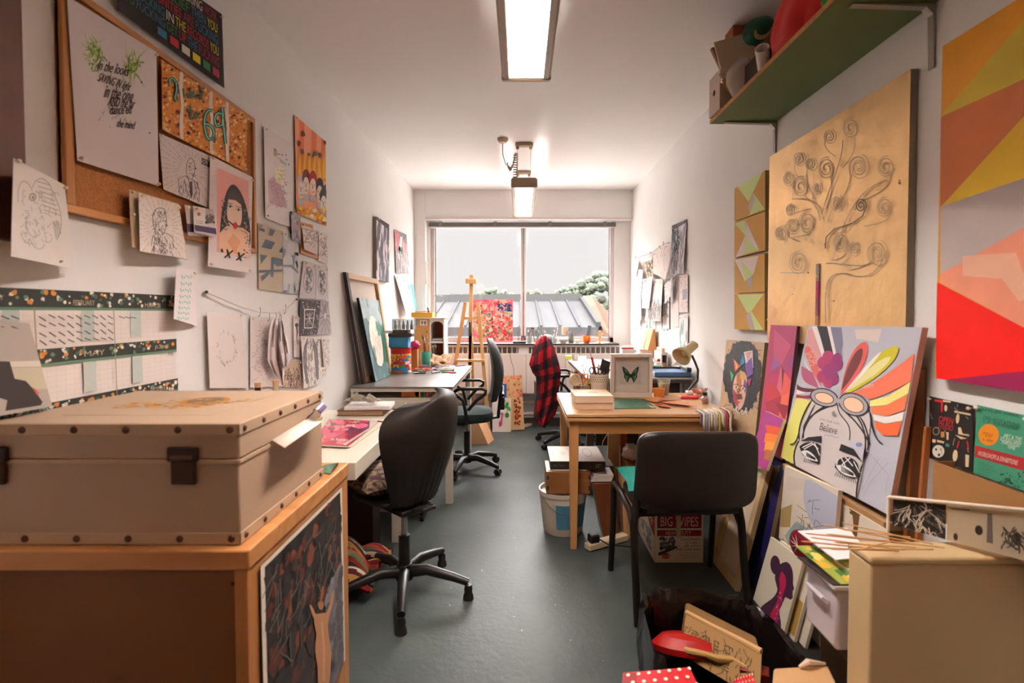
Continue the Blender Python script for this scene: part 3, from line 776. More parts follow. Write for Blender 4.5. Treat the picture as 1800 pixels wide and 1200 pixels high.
# task chairs
FAB = mat('#1f2f30', rough=.9, var=.12, scale=30, bump=.3, bscale=300)
def task():
    t = T('office_chair', 'black office chair', 'chair')
    starbase(t, .3, .33, True)
    MB().cyl((0, 0, .13), (0, 0, .33), .025).build('lift_sleeve', PL2, t)
    MB().cyl((0, 0, .33), (0, 0, .42), .014).build('gas_lift', STEEL, t)
    MB().box(-.1, .1, -.13, .13, .415, .44).build('seat_plate', PL2, t, bevel=.005)
    def loop(k):
        o = []
        for i in range(28):
            a = math.tau*i/28; c, s = math.cos(a), math.sin(a); e = .5
            o.append((k*.235*math.copysign(abs(c)**e, c), k*.225*math.copysign(abs(s)**e, s)))
        return o
    m = MB(); m.loft([[(x, y, z-(.02 if y > .12 else 0)) for x, y in loop(k)] for k, z in ((.9, .44), (1, .455), (1, .49), (.93, .512), (.6, .518))])
    m.build('seat', FAB, t)
    m = MB()
    rings = []
    for i in range(13):
        v = i/12; w = .205*(.75+.25*math.sin(min(1, v*1.8)*math.pi/2))*(1 if v < .75 else math.sqrt(max(.0, 1-((v-.75)/.27)**2.5))+.02)
        z = .60+.53*v; y = -.235-.05*math.sin(v*3.1)+.03*v; th = .05*(math.sin(math.pi*min(.97, max(.06, v)))**.4)
        ring = []
        for k in range(20):
            a = math.tau*k/20
            ring.append((w*math.copysign(abs(math.cos(a))**.6, math.cos(a)), y+th*math.sin(a)+.05*(math.cos(a)**2)*.6, z))
        rings.append(ring)
    m.loft(rings).build('backrest', mat('#2a2d2f', rough=.7, bump=.2, bscale=250), t)
    MB().bar((0, -.13, .43), (0, -.27, .45), .06, .02).bar((0, -.27, .44), (0, -.30, .72), .07, .025, up=(0, 1, 0)).build('back_bar', PL2, t, bevel=.008)
    MB().box(-.07, .07, -.325, -.285, .52, .66).cyl((-.09, -.31, .62), (.09, -.31, .62), .014).build('back_bracket', PL2, t, bevel=.01)
    for s in (-1, 1):
        x = s*.27
        pts = [(s*.2, .0, .44), (x, .0, .45), (x, .01, .55), (x, .03, .64), (x, .1, .7), (x, .1, .715), (x, .06, .735), (x, -.12, .735), (x, -.155, .72), (x, -.15, .69), (x, -.08, .64), (x, -.01, .56)]
        MB().tube(pts, .014, 10).build('armrest', PL2, t)
    return t
o1 = task(); o1['label'] = 'office chair with dark teal seat and tall backrest seen edge-on beside the grey drafting table'
o1['group'] = 'office task chairs'; put(o1, (-.465, 4.5, 0), R(96))
o2 = dup(o1, 'office chair with armrests facing the heater-side desk, a checked shirt over its back', 'office task chairs', (.47, 5.36, 0), R(-82))
# visitor chair
VC = (.76, 2.5, 0)
t = T('visitor_chair', 'black stacking chair with square padded back, seen from behind in front of the pine table', 'chair', VC)
fr = mat('#1a1513', rough=.35, metal=.3)
RB = {'l': (-.252, -.235), 'r': (.25, -.19)}; FB = {'l': (-.285, .225), 'r': (.255, .27)}
for s in 'lr':
    sx = -1 if s == 'l' else 1
    fx, fy = FB[s]; rx, ry = RB[s]
    P_ = lambda x, y, z: (VC[0]+x, VC[1]+y, z)
    pts = [P_(fx, fy, 0), P_(fx+.01, fy-.01, .25), P_(fx+.012, fy-.02, .44), P_(fx+.014, fy-.04, .472), P_(fx+.016, fy-.08, .478), P_(rx, ry+.14, .44), P_(rx+.0, ry+.07, .39)]
    MB().tube(pts, .016, 12).build('front_leg', fr, t)
    MB().tube([P_(rx, ry-.035, 0), P_(rx, ry+.03, .25), P_(rx, ry+.06, .40), P_(rx*.93, ry+.075, .52), P_(rx*.86, ry+.08, .76)], .0175, 12).build('rear_leg', fr, t)
MB().bar(P_(-.25, -.13, .435), P_(.26, -.09, .435), .02).bar(P_(-.26, .17, .44), P_(.24, .22, .44), .02).build('seat_rail', fr, t, bevel=.003)
m = MB()
def sq(w, d, z, c=(0, 0)):
    return [(VC[0]+c[0]+w*math.copysign(abs(math.cos(a))**.35, math.cos(a)), VC[1]+c[1]+d*math.copysign(abs(math.sin(a))**.35, math.sin(a)), z) for a in [math.tau*i/32 for i in range(32)]]
m.loft([sq(.222, .2, .447, (0, .03)), sq(.235, .215, .455, (0, .03)), sq(.235, .215, .475, (0, .03)), sq(.22, .2, .49, (0, .03))]).build('seat', mat('#241d1a', rough=.75, bump=.2, bscale=250), t)
def vb(k, yo):
    ring = []
    for i in range(48):
        a = math.tau*i/48; c, s = math.cos(a), math.sin(a)
        x = .268*k*math.copysign(abs(c)**.3, c); z = .17*k*math.copysign(abs(s)**.3, s)
        if z < 0: x *= 1+.0*z; z *= 1+.12*(1-(x/.262)**2)
        ring.append((VC[0]+.018+x, VC[1]-.235+yo+.35*x*x*.8-.2*z*.4, .668+z))
    return ring
MB().loft([vb(.93, .034), vb(.985, .03), vb(1, .018), vb(1, .004), vb(.97, -.006), vb(.9, -.012), vb(.5, -.014)]).build('backrest', mat('#18110e', rough=.42, bump=.25, bscale=160), t)
MB().box(VC[0]-.2, VC[0]+.2, VC[1]-.222, VC[1]-.205, .47, .52).build('back_bracket', fr, t, bevel=.004)
cu = pil(VC[0]-.025, VC[1]+.085, .496, .235, .18, .075, seed=4).build('cushion', [mat('#0f7d74', rough=.85, var=.12, scale=6, bump=.2, bscale=200)]*2, None)
tag(cu, 'plain teal seat cushion on the black stacking chair', 'cushion')
# ---- shelf ----
t = T('wall_shelf', 'long green-painted chipboard shelf high on the wall with two steel brackets', 'shelf', (1.1, 2.2, 2.33))
SY0, SY1, SZ = 1.62, 2.72, 2.325
BX('shelf_board', mat('#5f6f3c', rough=.6, var=.1, scale=4), XR-.325, XR-.002, SY0, SY1, SZ, SZ+.018, t, bevel=.001)
BX('chipboard_edge', mat('#b98148', rough=.7, var=.2, scale=60), XR-.3275, XR-.325, SY0, SY1, SZ, SZ+.018, t, bevel=0)
for y in (SY1-.03, 1.672):
    m = MB(); x = XR-.003
    m.extr([(x, y-.012, SZ-.002), (x-.26, y-.012, SZ-.002), (x-.26, y-.012, SZ-.006), (x-.03, y-.012, SZ-.013), (x-.009, y-.012, SZ-.035), (x-.004, y-.012, SZ-.2), (x, y-.012, SZ-.2)], (0, .024, 0))
    m.build('bracket', mat('#a39c93', rough=.4, metal=.4), t, bevel=.001)
# ---- easel by the window ----
EY = 5.62
t = T('easel', 'tall pale wooden studio easel standing in front of the window', 'easel', (-.6, EY, 0))
E = lambda x, y, Y=EY: PX(x, y, Y=Y)
w = LIGHTW(AZ)
MB().bar(E(829, 483), E(826, 640), .040, .026).build('mast', w, t, bevel=.003)
a = E(828, 494); MB().box(a.x-.055, a.x+.06, EY-.045, EY+.03, a.z-.028, a.z+.028).build('top_clamp', LIGHTW(AX), t, bevel=.006)
MB().bar(E(827, 583), E(825, 700), .034, .026).build('lower_mast', w, t, bevel=.003)
MB().bar(E(818, 531), E(800, 642), .038, .026).bar(E(800, 642), (E(800, 642).x-.06, EY, .02), .038, .026).build('leg', w, t, bevel=.003)
MB().bar(E(840, 531), E(850, 642), .038, .026).bar(E(850, 642), (E(850, 642).x+.06, EY, .02), .038, .026).build('leg', w, t, bevel=.003)
b = E(829, 600); MB().bar((b.x, EY+.02, b.z), (b.x, EY+.3, .01), .028, .02).build('rear_leg', w, t, bevel=.003)
MB().bar(E(810, 559), E(849, 559), .018, .03).build('cross_bar', LIGHTW(AX), t, bevel=.002)
a, b = E(801, 632), E(852, 632); MB().box(a.x, b.x, EY-.06, EY+.015, a.z-.02, a.z+.006).build('canvas_tray', LIGHTW(AX), t, bevel=.003)
MB().bar(E(826, 566)+Vector((0, -.016, 0)), E(826, 590)+Vector((0, -.016, 0)), .022, .01).build('mast_catch', mat('#4a4038', rough=.4, metal=.5), t)
# ================= art on the long wall at X<0 =================
C1, C2, C3, C4, C5 = (0, 0, 4), (0, 250, 4), (0, 450, 4), (350, 180, 4), (350, 420, 4)
PAPER = '#e6dedb'
# dark board at the edge
P0 = [(XL+.03, 1.02, 2.35), (XL+.03, 1.285, 2.35), (XL+.03, 1.285, 1.53), (XL+.03, 1.02, 1.53)]
a = Art(P=P0, base='#4a2414', thick=.028, rough=.6, var=.3, vs=12); a.build('wooden_board', None, 'dark brown wooden board on the wall behind the pinned bird drawing', 'board')
# cork notice board
nb = T('notice_board', 'large cork notice board with an oak frame, covered in pinned artwork', 'notice board', (XL, 2, 1.65))
qo = [(90, -29), (445, 199), (447, 441), (120, 382)]
P = [PX(x, y, X=XL+.012) for x, y in qo]
ym0, ym1 = (P[0].y+P[3].y)/2, (P[1].y+P[2].y)/2; zt, zb = (P[0].z+P[1].z)/2, (P[2].z+P[3].z)/2
CK = mat('#a86f3c', rough=.85, kind='brush', dark='#8c5527', scale=120, bump=.5, bscale=260)
MB().box(XL+.002, XL+.012, ym0, ym1, zb, zt).build('cork_panel', CK, nb, smooth=0)
fm = PINE(AY)
for nm, b in (('frame_rail', (ym0, ym1, zt-.022, zt)), ('frame_rail', (ym0, ym1, zb, zb+.022)), ('frame_stile', (ym0, ym0+.03, zb+.022, zt-.022)), ('frame_stile', (ym1-.02, ym1, zb+.022, zt-.022))):
    MB().box(XL+.002, XL+.024, *b).build(nm, fm if 'rail' in nm else PINE(AZ), nb, bevel=.003)
# poster of coloured block lettering
def dr(a):
    W = [['#b8232b', '#c9c2b4', '#2f6f9c', '#2c7a45', '#d9c62f', '#9b3050']]
    rows = ['THE FUCKING PEOPLE WORK', 'IF THEN TIMES BELIEF FUCKING', 'OPPORTUNITIES IN THE THEN YOU', 'TO FUCKING RECORDS YOU FUCKING', 'TO FUCKING GET UP ARE THE']
    cols = ['#2c6f8f', '#c52a3a', '#d6cdbd', '#d6c42e', '#2f7d4a', '#a12f4a']
    rn = random.Random(5)
    a.uv(); y = .03
    for r, tx in enumerate(['IN DOUBT THE FUCKING WORK', 'HARD THE BELIEF THEN YOU', 'OPPORTUNITIES ARE FUCKING', 'TO FUCKING IN THE RECORDS YOU', 'TO FUCKING GET UP THE FUCKING']):
        ws = tx.split(); n = sum(len(w_)+.5 for w_ in ws); x = .05
        for w_ in ws:
            ww = .9*len(w_)/n; a.t(cols[rn.randrange(6)], w_, x, y, ww, .13); x += .9*(len(w_)+.5)/n
        y += .155
    y0 = y
    for k in range(6): a.p(cols[k % 6], [(.3+.11*k, .82), (.38+.11*k, .82), (.38+.11*k, .93), (.3+.11*k, .93)])
LW('lettered_poster', 'black poster of multicoloured capital lettering above the cork board', 'poster', Q(0, 0, 4, (830, -420), (1560, 100), (1578, 620), (826, 70)), [.012, .012, .02, .014], base='#201614', draw=dr, pin=[1])
# big white sheet
def dr(a):
    a.crop(*C1)
    for cx, cy, h, n in ((665, 400, 150, 26), (930, 480, 160, 26)):
        rn = random.Random(cx)
        for c in ('#9dbb4a', '#b6c970', '#5f8f35'):
            l = []
            for i in range(n):
                x = cx+rn.gauss(0, 26); y = cy+rn.gauss(0, 46); l += Art._seg([(x, y), (x+rn.gauss(0, 34), y+rn.gauss(-10, 60))], [rn.uniform(5, 14), 1])
            a.p(c, *l)
    K = '#3a2c2c'
    for tx, x, y, w_, h_, r in (('In the looks', 690, 430, 220, 75, 12), ('SAVING IN light', 690, 525, 235, 80, 17), ('in the one', 735, 610, 200, 90, 10), ('AND the far', 755, 690, 185, 70, 6), ('dance ed', 760, 755, 150, 65, -2), ('the mind', 815, 850, 125, 55, 8)):
        a.t(K, tx, x, y, w_, h_, r, shear=.15).t(K, tx, x+3, y+2, w_, h_, r, shear=.15)
    a.scrib(K, 3, 40, (700, 450, 900, 860), 26, 90, 30, 3)
    a.blobs([K], 6, (680, 380, 1050, 980), 6, .5, seed=2)
LW('lettering_sheet', 'big white sheet with black hand lettering and two green splashes on the cork board', 'drawing', Q(0, 0, 4, (470, -30), (1100, 365), (1116, 1308), (545, 1128)), .03, base='#e2dade', draw=dr, pin=[1, 2, 3])
# orange "I want to 69"
def dr(a):
    a.crop(*C1)
    a.blobs(['#b5651d', '#8d3f14', '#f0c98e', '#d98a35', '#e7b66b'], 1100, (1140, 410, 1745, 1200), 9, .6, seed=8)
    a.blobs(['#70291a', '#5f2a18'], 60, (1140, 450, 1740, 1150), 12, .4, seed=9)
    for x in (1268, 1475, 1590):
        a.s('#ecdfd2', [22, 26, 18, 26, 22], [(x, 480+(x-1268)*.6), (x-8, 600+(x-1268)*.6), (x+4, 740+(x-1268)*.5), (x-4, 850+(x-1268)*.5), (x, 1000+(x-1268)*.4)])
    for w_, c in ((24, '#173d36'), (13, '#3d9a86'), (4, '#bfe4d6')):
        a.s(c, w_, [(1190, 590), (1185, 560), (1205, 550), (1228, 580), (1232, 640), (1220, 690), (1232, 715)], bez((1480, 780), (1420, 740), (1405, 900), (1450, 975), 12)+bez((1450, 975), (1510, 1000), (1505, 870), (1430, 870), 12)[1:],
            bez((1545, 800), (1500, 770), (1480, 850), (1515, 890), 10)+[(1550, 880), (1556, 810), (1550, 750)], [(1552, 800), (1562, 900), (1575, 1010)])
    for w_, c in ((12, '#173d36'), (5, '#2f7566')):
        a.s(c, w_, [(1275, 620), (1280, 680), (1300, 660), (1310, 690), (1330, 640)], [(1330, 650), (1345, 640), (1350, 680), (1332, 690), (1330, 650)], [(1362, 660), (1365, 695), (1380, 660), (1390, 700)], [(1395, 600), (1405, 700)], [(1385, 645), (1415, 640)],
            [(1325, 745), (1325, 840), (1345, 835)], [(1305, 785), (1345, 780)], [(1352, 800), (1365, 785), (1378, 815), (1362, 840), (1352, 800)])
LW('orange_lettering_card', 'orange mottled lettering artwork reading I want to 69, on the cork board', 'artwork', Q(0, 0, 4, (1135, 415), (1742, 815), (1728, 1205), (1142, 912)), .03, base='#d88a3c', draw=dr, pin=[1, 2])
# HOPE drawing
def rays(a, cx, cy, r0, r1, n, c='#8d8382', w=2.2, seed=1):
    rn = random.Random(seed); l = []
    for i in range(n):
        t = 6.283*i/n+rn.uniform(-.05, .05); q = r0*rn.uniform(.9, 1.2)
        while q < r1:
            q2 = min(r1, q+rn.uniform(15, 45)); l += Art._seg([(cx+q*math.cos(t), cy+q*math.sin(t)), (cx+q2*math.cos(t), cy+q2*math.sin(t))], w); q = q2+rn.uniform(6, 20)
    a.p(c, *l)
def dr(a):
    a.crop(*C2); K = '#4b4344'
    rays(a, 1330, 190, 80, 330, 34)
    a.s(K, 4, bez((1302, 240), (1290, 120), (1325, 95), (1345, 120))+bez((1345, 120), (1370, 150), (1365, 230), (1335, 262))[1:]+[(1315, 255), (1302, 240)])
    a.s(K, 4, [(1255, 370), (1245, 260), (1290, 235), (1315, 262), (1340, 380)], [(1340, 260), (1372, 285), (1395, 340), (1388, 420)], [(1285, 260), (1300, 330), (1330, 390)], [(1355, 270), (1370, 330), (1350, 400)])
    a.p(K, [(1325, 275), (1340, 275), (1345, 360), (1335, 395), (1322, 350)])
    a.scrib(K, 3, 26, (1300, 140, 1360, 240), 18, 0, 30, 3).scrib(K, 3, 34, (1255, 270, 1390, 400), 36, 80, 20, 4)
    a.p('#2b2321', [(1408, 105), (1475, 135), (1475, 185), (1408, 152)]); a.t('#e6dedb', 'HOPE', 1414, 113, 56, 34, 24)
LW('hope_drawing', 'ink drawing of a bald suited figure with radiating lines and a black HOPE tag', 'drawing', Q(0, 250, 4, (1118, -65), (1482, 98), (1490, 472), (1150, 330)), [.03, .03, .026, .03], base='#e4dada', draw=dr, pin=[0])
# woman portrait
def dr(a):
    a.crop(*C2)
    a.p('#eaa9a0', [(1525, 178), (1748, 275), (1750, 815), (1525, 770)])
    a.p('#28211f', bez((1545, 660), (1548, 480), (1590, 290), (1640, 298))+bez((1640, 298), (1700, 310), (1765, 520), (1762, 690))[1:]+[(1735, 815), (1640, 800), (1620, 640)])
    a.p('#efc3a4', [(1540, 770), (1545, 640), (1590, 590), (1690, 590), (1755, 640), (1745, 812), (1640, 800)])
    a.p('#e3a77f', [(1600, 700), (1640, 640), (1690, 700), (1650, 790)])
    a.p('#efcfb8', bez((1595, 470), (1590, 560), (1620, 610), (1650, 620))+bez((1650, 620), (1690, 610), (1705, 560), (1700, 480))[1:]+[(1690, 420), (1605, 395)])
    a.p('#3b2a27', [(1605, 340), (1690, 370), (1705, 450), (1655, 410), (1590, 400)])
    for cx, cy in ((1617, 458), (1675, 482)):
        a.e('#e9dcd2', cx, cy, 17, 9, 20).e('#2b2220', cx, cy-3, 7, 8); a.s('#2b2220', 4, [(cx-18, cy-6), (cx, cy-15), (cx+18, cy-2)], [(cx-20, cy-28), (cx+16, cy-22)])
    a.s('#3a2a2a', 10, [(1590, 545), (1640, 585), (1700, 598), (1712, 590)]); a.e('#c01f25', 1652, 588, 14, 24)
    a.s('#c98f3c', 5, bez((1578, 505), (1560, 560), (1600, 600), (1610, 560)), bez((1715, 560), (1745, 600), (1720, 650), (1690, 620)))
    a.blobs(['#70656a', '#8f9fa8'], 40, (1555, 400, 1600, 620), 5, .5, seed=1).blobs(['#70656a', '#8f9fa8'], 50, (1712, 400, 1755, 780), 5, .5, seed=2)
    a.s('#231c1b', 11, [(1590, 755), (1612, 815)], [(1632, 762), (1572, 812)], [(1672, 775), (1690, 835)], [(1715, 782), (1655, 830)], [(1552, 750), (1560, 775)])
LW('portrait_print', 'poster of a long-haired woman on pink with two black crosses, beside the HOPE drawing', 'poster', Q(0, 250, 4, (1478, 92), (1776, 246), (1762, 918), (1464, 872)), [.038, .034, .034, .04], base='#e6d9d6', draw=dr, pin=[0, 1, 2, 3])
# second pinned portrait on backing
LW('kraft_backing_sheet', 'cream backing sheet with curled edges under the ink portrait at the board bottom', 'paper', Q(0, 250, 4, (908, 330), (1255, 432), (1322, 828), (930, 735)), [.042, .03, .03, .05], base='#d9c3a6', thick=.002)
def dr(a):
    a.crop(*C2); K = '#4b4140'
    rays(a, 1125, 570, 75, 300, 30, seed=4)
    a.s(K, 4, bez((1072, 560), (1060, 450), (1110, 440), (1150, 460))+bez((1150, 460), (1180, 520), (1165, 620), (1130, 640))[1:]+[(1090, 620), (1072, 560)])
    a.s(K, 4, [(1060, 720), (1070, 640), (1100, 630)], [(1160, 620), (1210, 650), (1215, 740)]); a.scrib(K, 3, 60, (1075, 460, 1165, 620), 26, 80, 60, 6).scrib(K, 3, 60, (1070, 640, 1210, 760), 40, 80, 30, 7)
LW('ink_portrait', 'ink portrait of a bearded face with radiating lines pinned at the board bottom edge', 'drawing', Q(0, 250, 4, (975, 358), (1258, 440), (1312, 820), (985, 765)), [.06, .042, .042, .07], base='#e6dad2', draw=dr, pin=[0, 1])
pins(nb, [(231, 377, dict(X=XL+.06))])
# two leaflets
LW('folded_leaflet', 'folded white and purple leaflet tucked behind a card at the board bottom', 'leaflet', Q(0, 250, 4, (1300, 440), (1480, 470), (1500, 665), (1325, 655)), [.048, .048, .048, .05], base='#e2d8d6', draw=lambda a: a.crop(*C2).p('#4a3655', [(1310, 570), (1500, 600), (1500, 640), (1320, 630)]))
def dr(a):
    a.crop(*C2).p('#b9aaa2', [(1440, 460), (1500, 475), (1510, 565), (1440, 565)]).blobs(['#3a3130', '#6b5f5a'], 26, (1445, 500, 1505, 560), 9, .5, seed=2).p('#3f2b48', [(1365, 575), (1520, 600), (1522, 645), (1370, 620)]); a.e('#c0604a', 1393, 500, 12); a.s('#6b5f5a', 3, [(1375, 545), (1425, 552)], [(1375, 560), (1420, 566)])
LW('postcard', 'small round-cornered card with a photo and purple band pinned beside the woman print', 'card', Q(0, 250, 4, (1358, 446), (1498, 474), (1524, 668), (1366, 628)), [.062, .056, .056, .068], base='#ded2cc', draw=dr, pin=[0])
# bird drawing
def dr(a):
    a.crop(*C2); K = '#8f8780'
    a.s(K, 4, bez((130, 380), (110, 250), (180, 200), (230, 320)), bez((230, 300), (240, 230), (330, 220), (370, 330)), bez((370, 330), (420, 430), (460, 520), (400, 660)), bez((190, 480), (170, 560), (200, 640), (260, 640)), bez((150, 600), (160, 700), (220, 700), (240, 680)), bez((210, 640), (230, 740), (300, 760), (315, 690)),
        *[[(260+i*8, 260+i*30), (350+i*12, 290+i*32)] for i in range(7)], *[[(370+i*10, 520), (395+i*8, 650-i*10)] for i in range(5)])
    a.e(K, 230, 355, 26).e('#cfc6c0', 230, 355, 19).e(K, 232, 357, 9)
    a.scrib(K, 3, 90, (150, 300, 400, 680), 34, 70, 60, 6)
    a.blobs(['#5d5450'], 4, (420, 805, 450, 845), 8, .3, seed=3)
LW('bird_drawing', 'pencil drawing of a bird on curling white paper overlapping the dark board', 'drawing', Q(0, 250, 4, (97, 112), (455, 300), (522, 890), (78, 800)), [.09, .03, .03, .10], base='#ddd5cd', draw=dr)
# calendar
def dr(a):
    a.crop(*C3)
    H = [(-700, 205)]
    rows = [(0, .115), (.345, .43), (.665, .75)]
    a.uv(); rn = random.Random(2)
    colx = [0, .28, .56, .79, 1.0]
    vs = [(.0, .11), (.365, .455), (.70, .79)]
    for (v0, v1) in vs:
        a.p('#2a2c28', [(0, v0), (1, v0), (1, v1), (0, v1)]); a.p('#5f7f68', [(0, v1), (1, v1), (1, v1+.018), (0, v1+.018)])
        a.blobs(['#e9d9c8', '#d98a35', '#5f7f68', '#d8cfc0', '#3f6152'], 110, (0, v0+.01, 1, v1-.01), .008, .5, asp=1.6, seed=int(v0*100))
        for i in range(3): a.p('#b9c4be', [(colx[i+1]-.06, v1+.018), (colx[i+1]-.005, v1+.018), (colx[i+1]-.005, v1+.22), (colx[i+1]-.06, v1+.22)])
        l = []
        for k in range(6): l += Art._seg([(0, v1+.05+k*.034), (1, v1+.05+k*.034)], .0015)
        for k in range(29): l += Art._seg([(k/28, v1+.02), (k/28, v1+.24)], .0008)
        a.p('#cdbfb9', *l)
    for tx, u, v in (('JANUARY', .13, .045), ('FEBRUARY', .46, .06), ('MARCH', .80, .07), ('MAY', .5, .40), ('JUNE', .85, .405), ('AUGUST', .52, .735), ('SEPTEMBER', .82, .735)): a.t('#b9a58e', tx, u, v, .09, .035)
    l = []
    for r in range(4):
        for k in range(9): l += Art._seg([(.33+k*.0345, .16+r*.05+rn.uniform(-.006, .006)), (.355+k*.0345, .185+r*.05+rn.uniform(-.01, .01))], .006)
    for k in range(3): l += Art._seg([(.66+k*.03, .17+.004*k), (.69+k*.03, .185)], .006)
    for r in range(3):
        for k in range(8): l += Art._seg([(.03+k*.03, .16+r*.06), (.055+k*.03, .18+r*.06)], .006)
    a.p('#463c3c', *l); a.t('#2b2321', 'TIME', .93, .47, .035, .03)
    a.s('#8e7f5c', .004, [(.315, .11), (.33, 1)], [(.635, .11), (.645, 1)])
zt = PX(302, 519, X=XL+.008).z; y1 = PX(302, 519, X=XL+.008).y; y2 = PX(309, 683, X=XL+.008).y
a = Art(P=[(XL+.008, 1.06, zt), (XL+.008, 1.86, zt), (XL+.008, 1.86, zt-.42), (XL+.008, 1.06, zt-.42)], base='#e4dad4', thick=.003); dr(a)
a.build('wall_calendar', None, 'large year planner with dark floral month bands on the wall above the flight case', 'calendar')
def dr(a):
    a.crop(*C3)
    for r, y in enumerate(range(125, 450, 42)):
        a.s('#8ccabf', 8, *[[(1272-r*4+k*16, y+(k % 2)*6), (1280-r*4+k*16, y+24-(k % 3)*6)] for k in range(5)])
LW('handwritten_note', 'narrow white note with green handwriting curling off the wall beside the calendar', 'note', Q(0, 450, 4, (1240, 82), (1370, 97), (1385, 492), (1222, 440)), [.05, .01, .01, .05], base='#e9dfe0', draw=dr, pin=[1])
# ---- group beyond the cork board ----
def dr(a):
    a.crop(*C4)
    a.p('#b5848f', [(485, 560), (520, 530), (570, 590), (620, 745), (560, 740), (490, 710)]).scrib('#8f5468', 4, 90, (490, 550, 600, 730), 30, 60, 60, 3)
    a.p('#9aa0a5', [(550, 390), (615, 440), (610, 455), (570, 430), (545, 410)])
    a.p('#a08c5c', [(522, 330), (545, 340), (548, 385), (522, 385)])
    K = '#4a4444'
    a.p(K, *[[(x, y), (x+9, y+16), (x-6, y+14)] for x, y in ((530, 325), (557, 360), (580, 365), (607, 365), (612, 400), (628, 435))])
    a.p('#e8dcae', [(528, 440), (590, 470), (596, 596), (540, 568)]).scrib('#9c8f5c', 3, 24, (540, 470, 585, 560), 22, 20, 40, 2)
    a.e('#d9c9c2', 545, 435, 22, 38)
LW('crown_drawing', 'glossy sheet with a pink figure, spiked crown and yellow note beside the flame painting', 'drawing', Q(350, 180, 4, (456, 170), (655, 290), (650, 880), (466, 812)), [.012, .012, .012, .014], base='#d9cfd0', rough=.35, draw=dr, pin=[0, 3])
def dr(a):
    a.crop(*C4)
    for x in (705, 790, 860): a.p('#e9764a', [(x, 70+(x-672)*.8), (x+35, 100+(x-672)*.8), (x+30, 470), (x-5, 470)])
    a.p('#e08a1f', *[bez((x, 560), (x-18, 430), (x+10, 380), (x+8, 270+(i % 3)*40), 8)+bez((x+8, 270+(i % 3)*40), (x+34, 400), (x+14, 440), (x+42, 560), 8) for i, x in enumerate(range(690, 890, 30))])
    a.p('#f3b52e', *[bez((x, 540), (x-12, 460), (x+6, 420), (x+8, 350), 8)+bez((x+8, 350), (x+22, 430), (x+10, 470), (x+28, 540), 8) for x in range(700, 880, 34)])
    a.p('#2a2320', [(860, 600), (905, 570), (905, 860), (870, 800)])
    for cx, cy, hr, sk in ((716, 590, '#cfc3bd', '#e8d8cc'), (750, 560, '#7a2a22', '#ead7c8'), (798, 570, '#b0262c', '#e9d2c0'), (845, 620, '#2b2220', '#e5cfc0'), (872, 690, '#2b2220', '#e8dccf')):
        a.e(hr, cx, cy-25, 27, 62).e(sk, cx, cy+30, 22, 62); a.s('#3a2a28', 4, [(cx-14, cy+10), (cx-4, cy+8)], [(cx+6, cy+14), (cx+15, cy+16)], [(cx-8, cy+60), (cx+2, cy+68), (cx+12, cy+58)], [(cx, cy+15), (cx-3, cy+40)])
        a.p('#b7bcc4', [(cx-22, cy+90), (cx+20, cy+98), (cx+16, cy+135), (cx-18, cy+130)])
    a.p('#dc9322', [(690, 730), (890, 780), (893, 866), (690, 780)]).blobs(['#f2c04a', '#b8761c', '#efe0c0'], 40, (690, 740, 890, 850), 14, .5, seed=1)
    a.blobs(['#5e4a44'], 9, (690, 150, 890, 440), 12, .3, asp=1.5, seed=5)
LW('flame_painting', 'bright painting of laughing faces under orange flames, high beyond the cork board', 'painting', Q(350, 180, 4, (672, 88), (888, 275), (893, 868), (685, 775)), [.008, .008, .012, .012], base='#f0a27c', draw=dr, pin=[0, 1, 2, 3])
LW('blue_photo', 'small bluish photo overlapping the lower corner of the crown drawing', 'photo', Q(350, 180, 4, (645, 765), (712, 792), (714, 990), (652, 965)), .02, base='#9fa9bb', draw=lambda a: a.crop(*C4).blobs(['#c3c8d4', '#7e8aa0', '#b3a9b2'], 50, (645, 760, 714, 990), 14, .5, asp=2, seed=1))
def pagescr(col, seed, box, n=60, ln=30, cr=C4, w=3): return lambda a: a.crop(*cr).scrib(col, w, n, box, ln, 60, 120, seed)
LW('kraft_envelope', 'orange-brown envelope behind a sketch under the flame painting', 'envelope', Q(350, 180, 4, (714, 840), (800, 862), (838, 1100), (715, 1060)), .01, base='#d29a68')
LW('sketch_sheet', 'loose pencil sketch over the brown envelope under the flame painting', 'drawing', Q(350, 180, 4, (722, 862), (834, 900), (834, 1072), (742, 1035)), [.03, .02, .02, .03], base='#e6dad5', draw=pagescr('#8d8381', 2, (735, 880, 830, 1000)))
LW('sketch_sheet', 'slim upright figure sketch beside the brown envelope', 'drawing', Q(350, 180, 4, (840, 905), (903, 925), (903, 1135), (840, 1110)), .012, base='#e4dad6', draw=pagescr('#8d8381', 3, (855, 950, 885, 1070), 40, 24))
def dr(a):
    a.crop(*C4)
    for q in ([(497, 885), (535, 900), (515, 940), (487, 935)], [(465, 962), (533, 985), (505, 1035), (437, 1020)], [(585, 1015), (592, 1060), (560, 1052)], [(428, 1070), (480, 1078), (432, 1140)], [(505, 1090), (590, 1105), (585, 1150), (545, 1155), (510, 1120)], [(505, 1100), (525, 1105), (520, 1230), (500, 1225)], [(420, 1180), (585, 1175), (585, 1192), (420, 1200)], [(430, 1225), (480, 1190), (500, 1200), (440, 1260)], [(422, 880), (460, 892), (458, 912), (422, 900)]): a.p('#5f6a78', q)
    a.s('#b3a89d', 3, [(415, 1062), (590, 1085)])
LW('aerial_photo_print', 'photo print of blue-grey slabs on sand, half of a pair taped below the crown drawing', 'photo', [(454, 392), (497, 406), (497, 514), (455, 508)], .008, base='#c6b8a2', draw=dr)
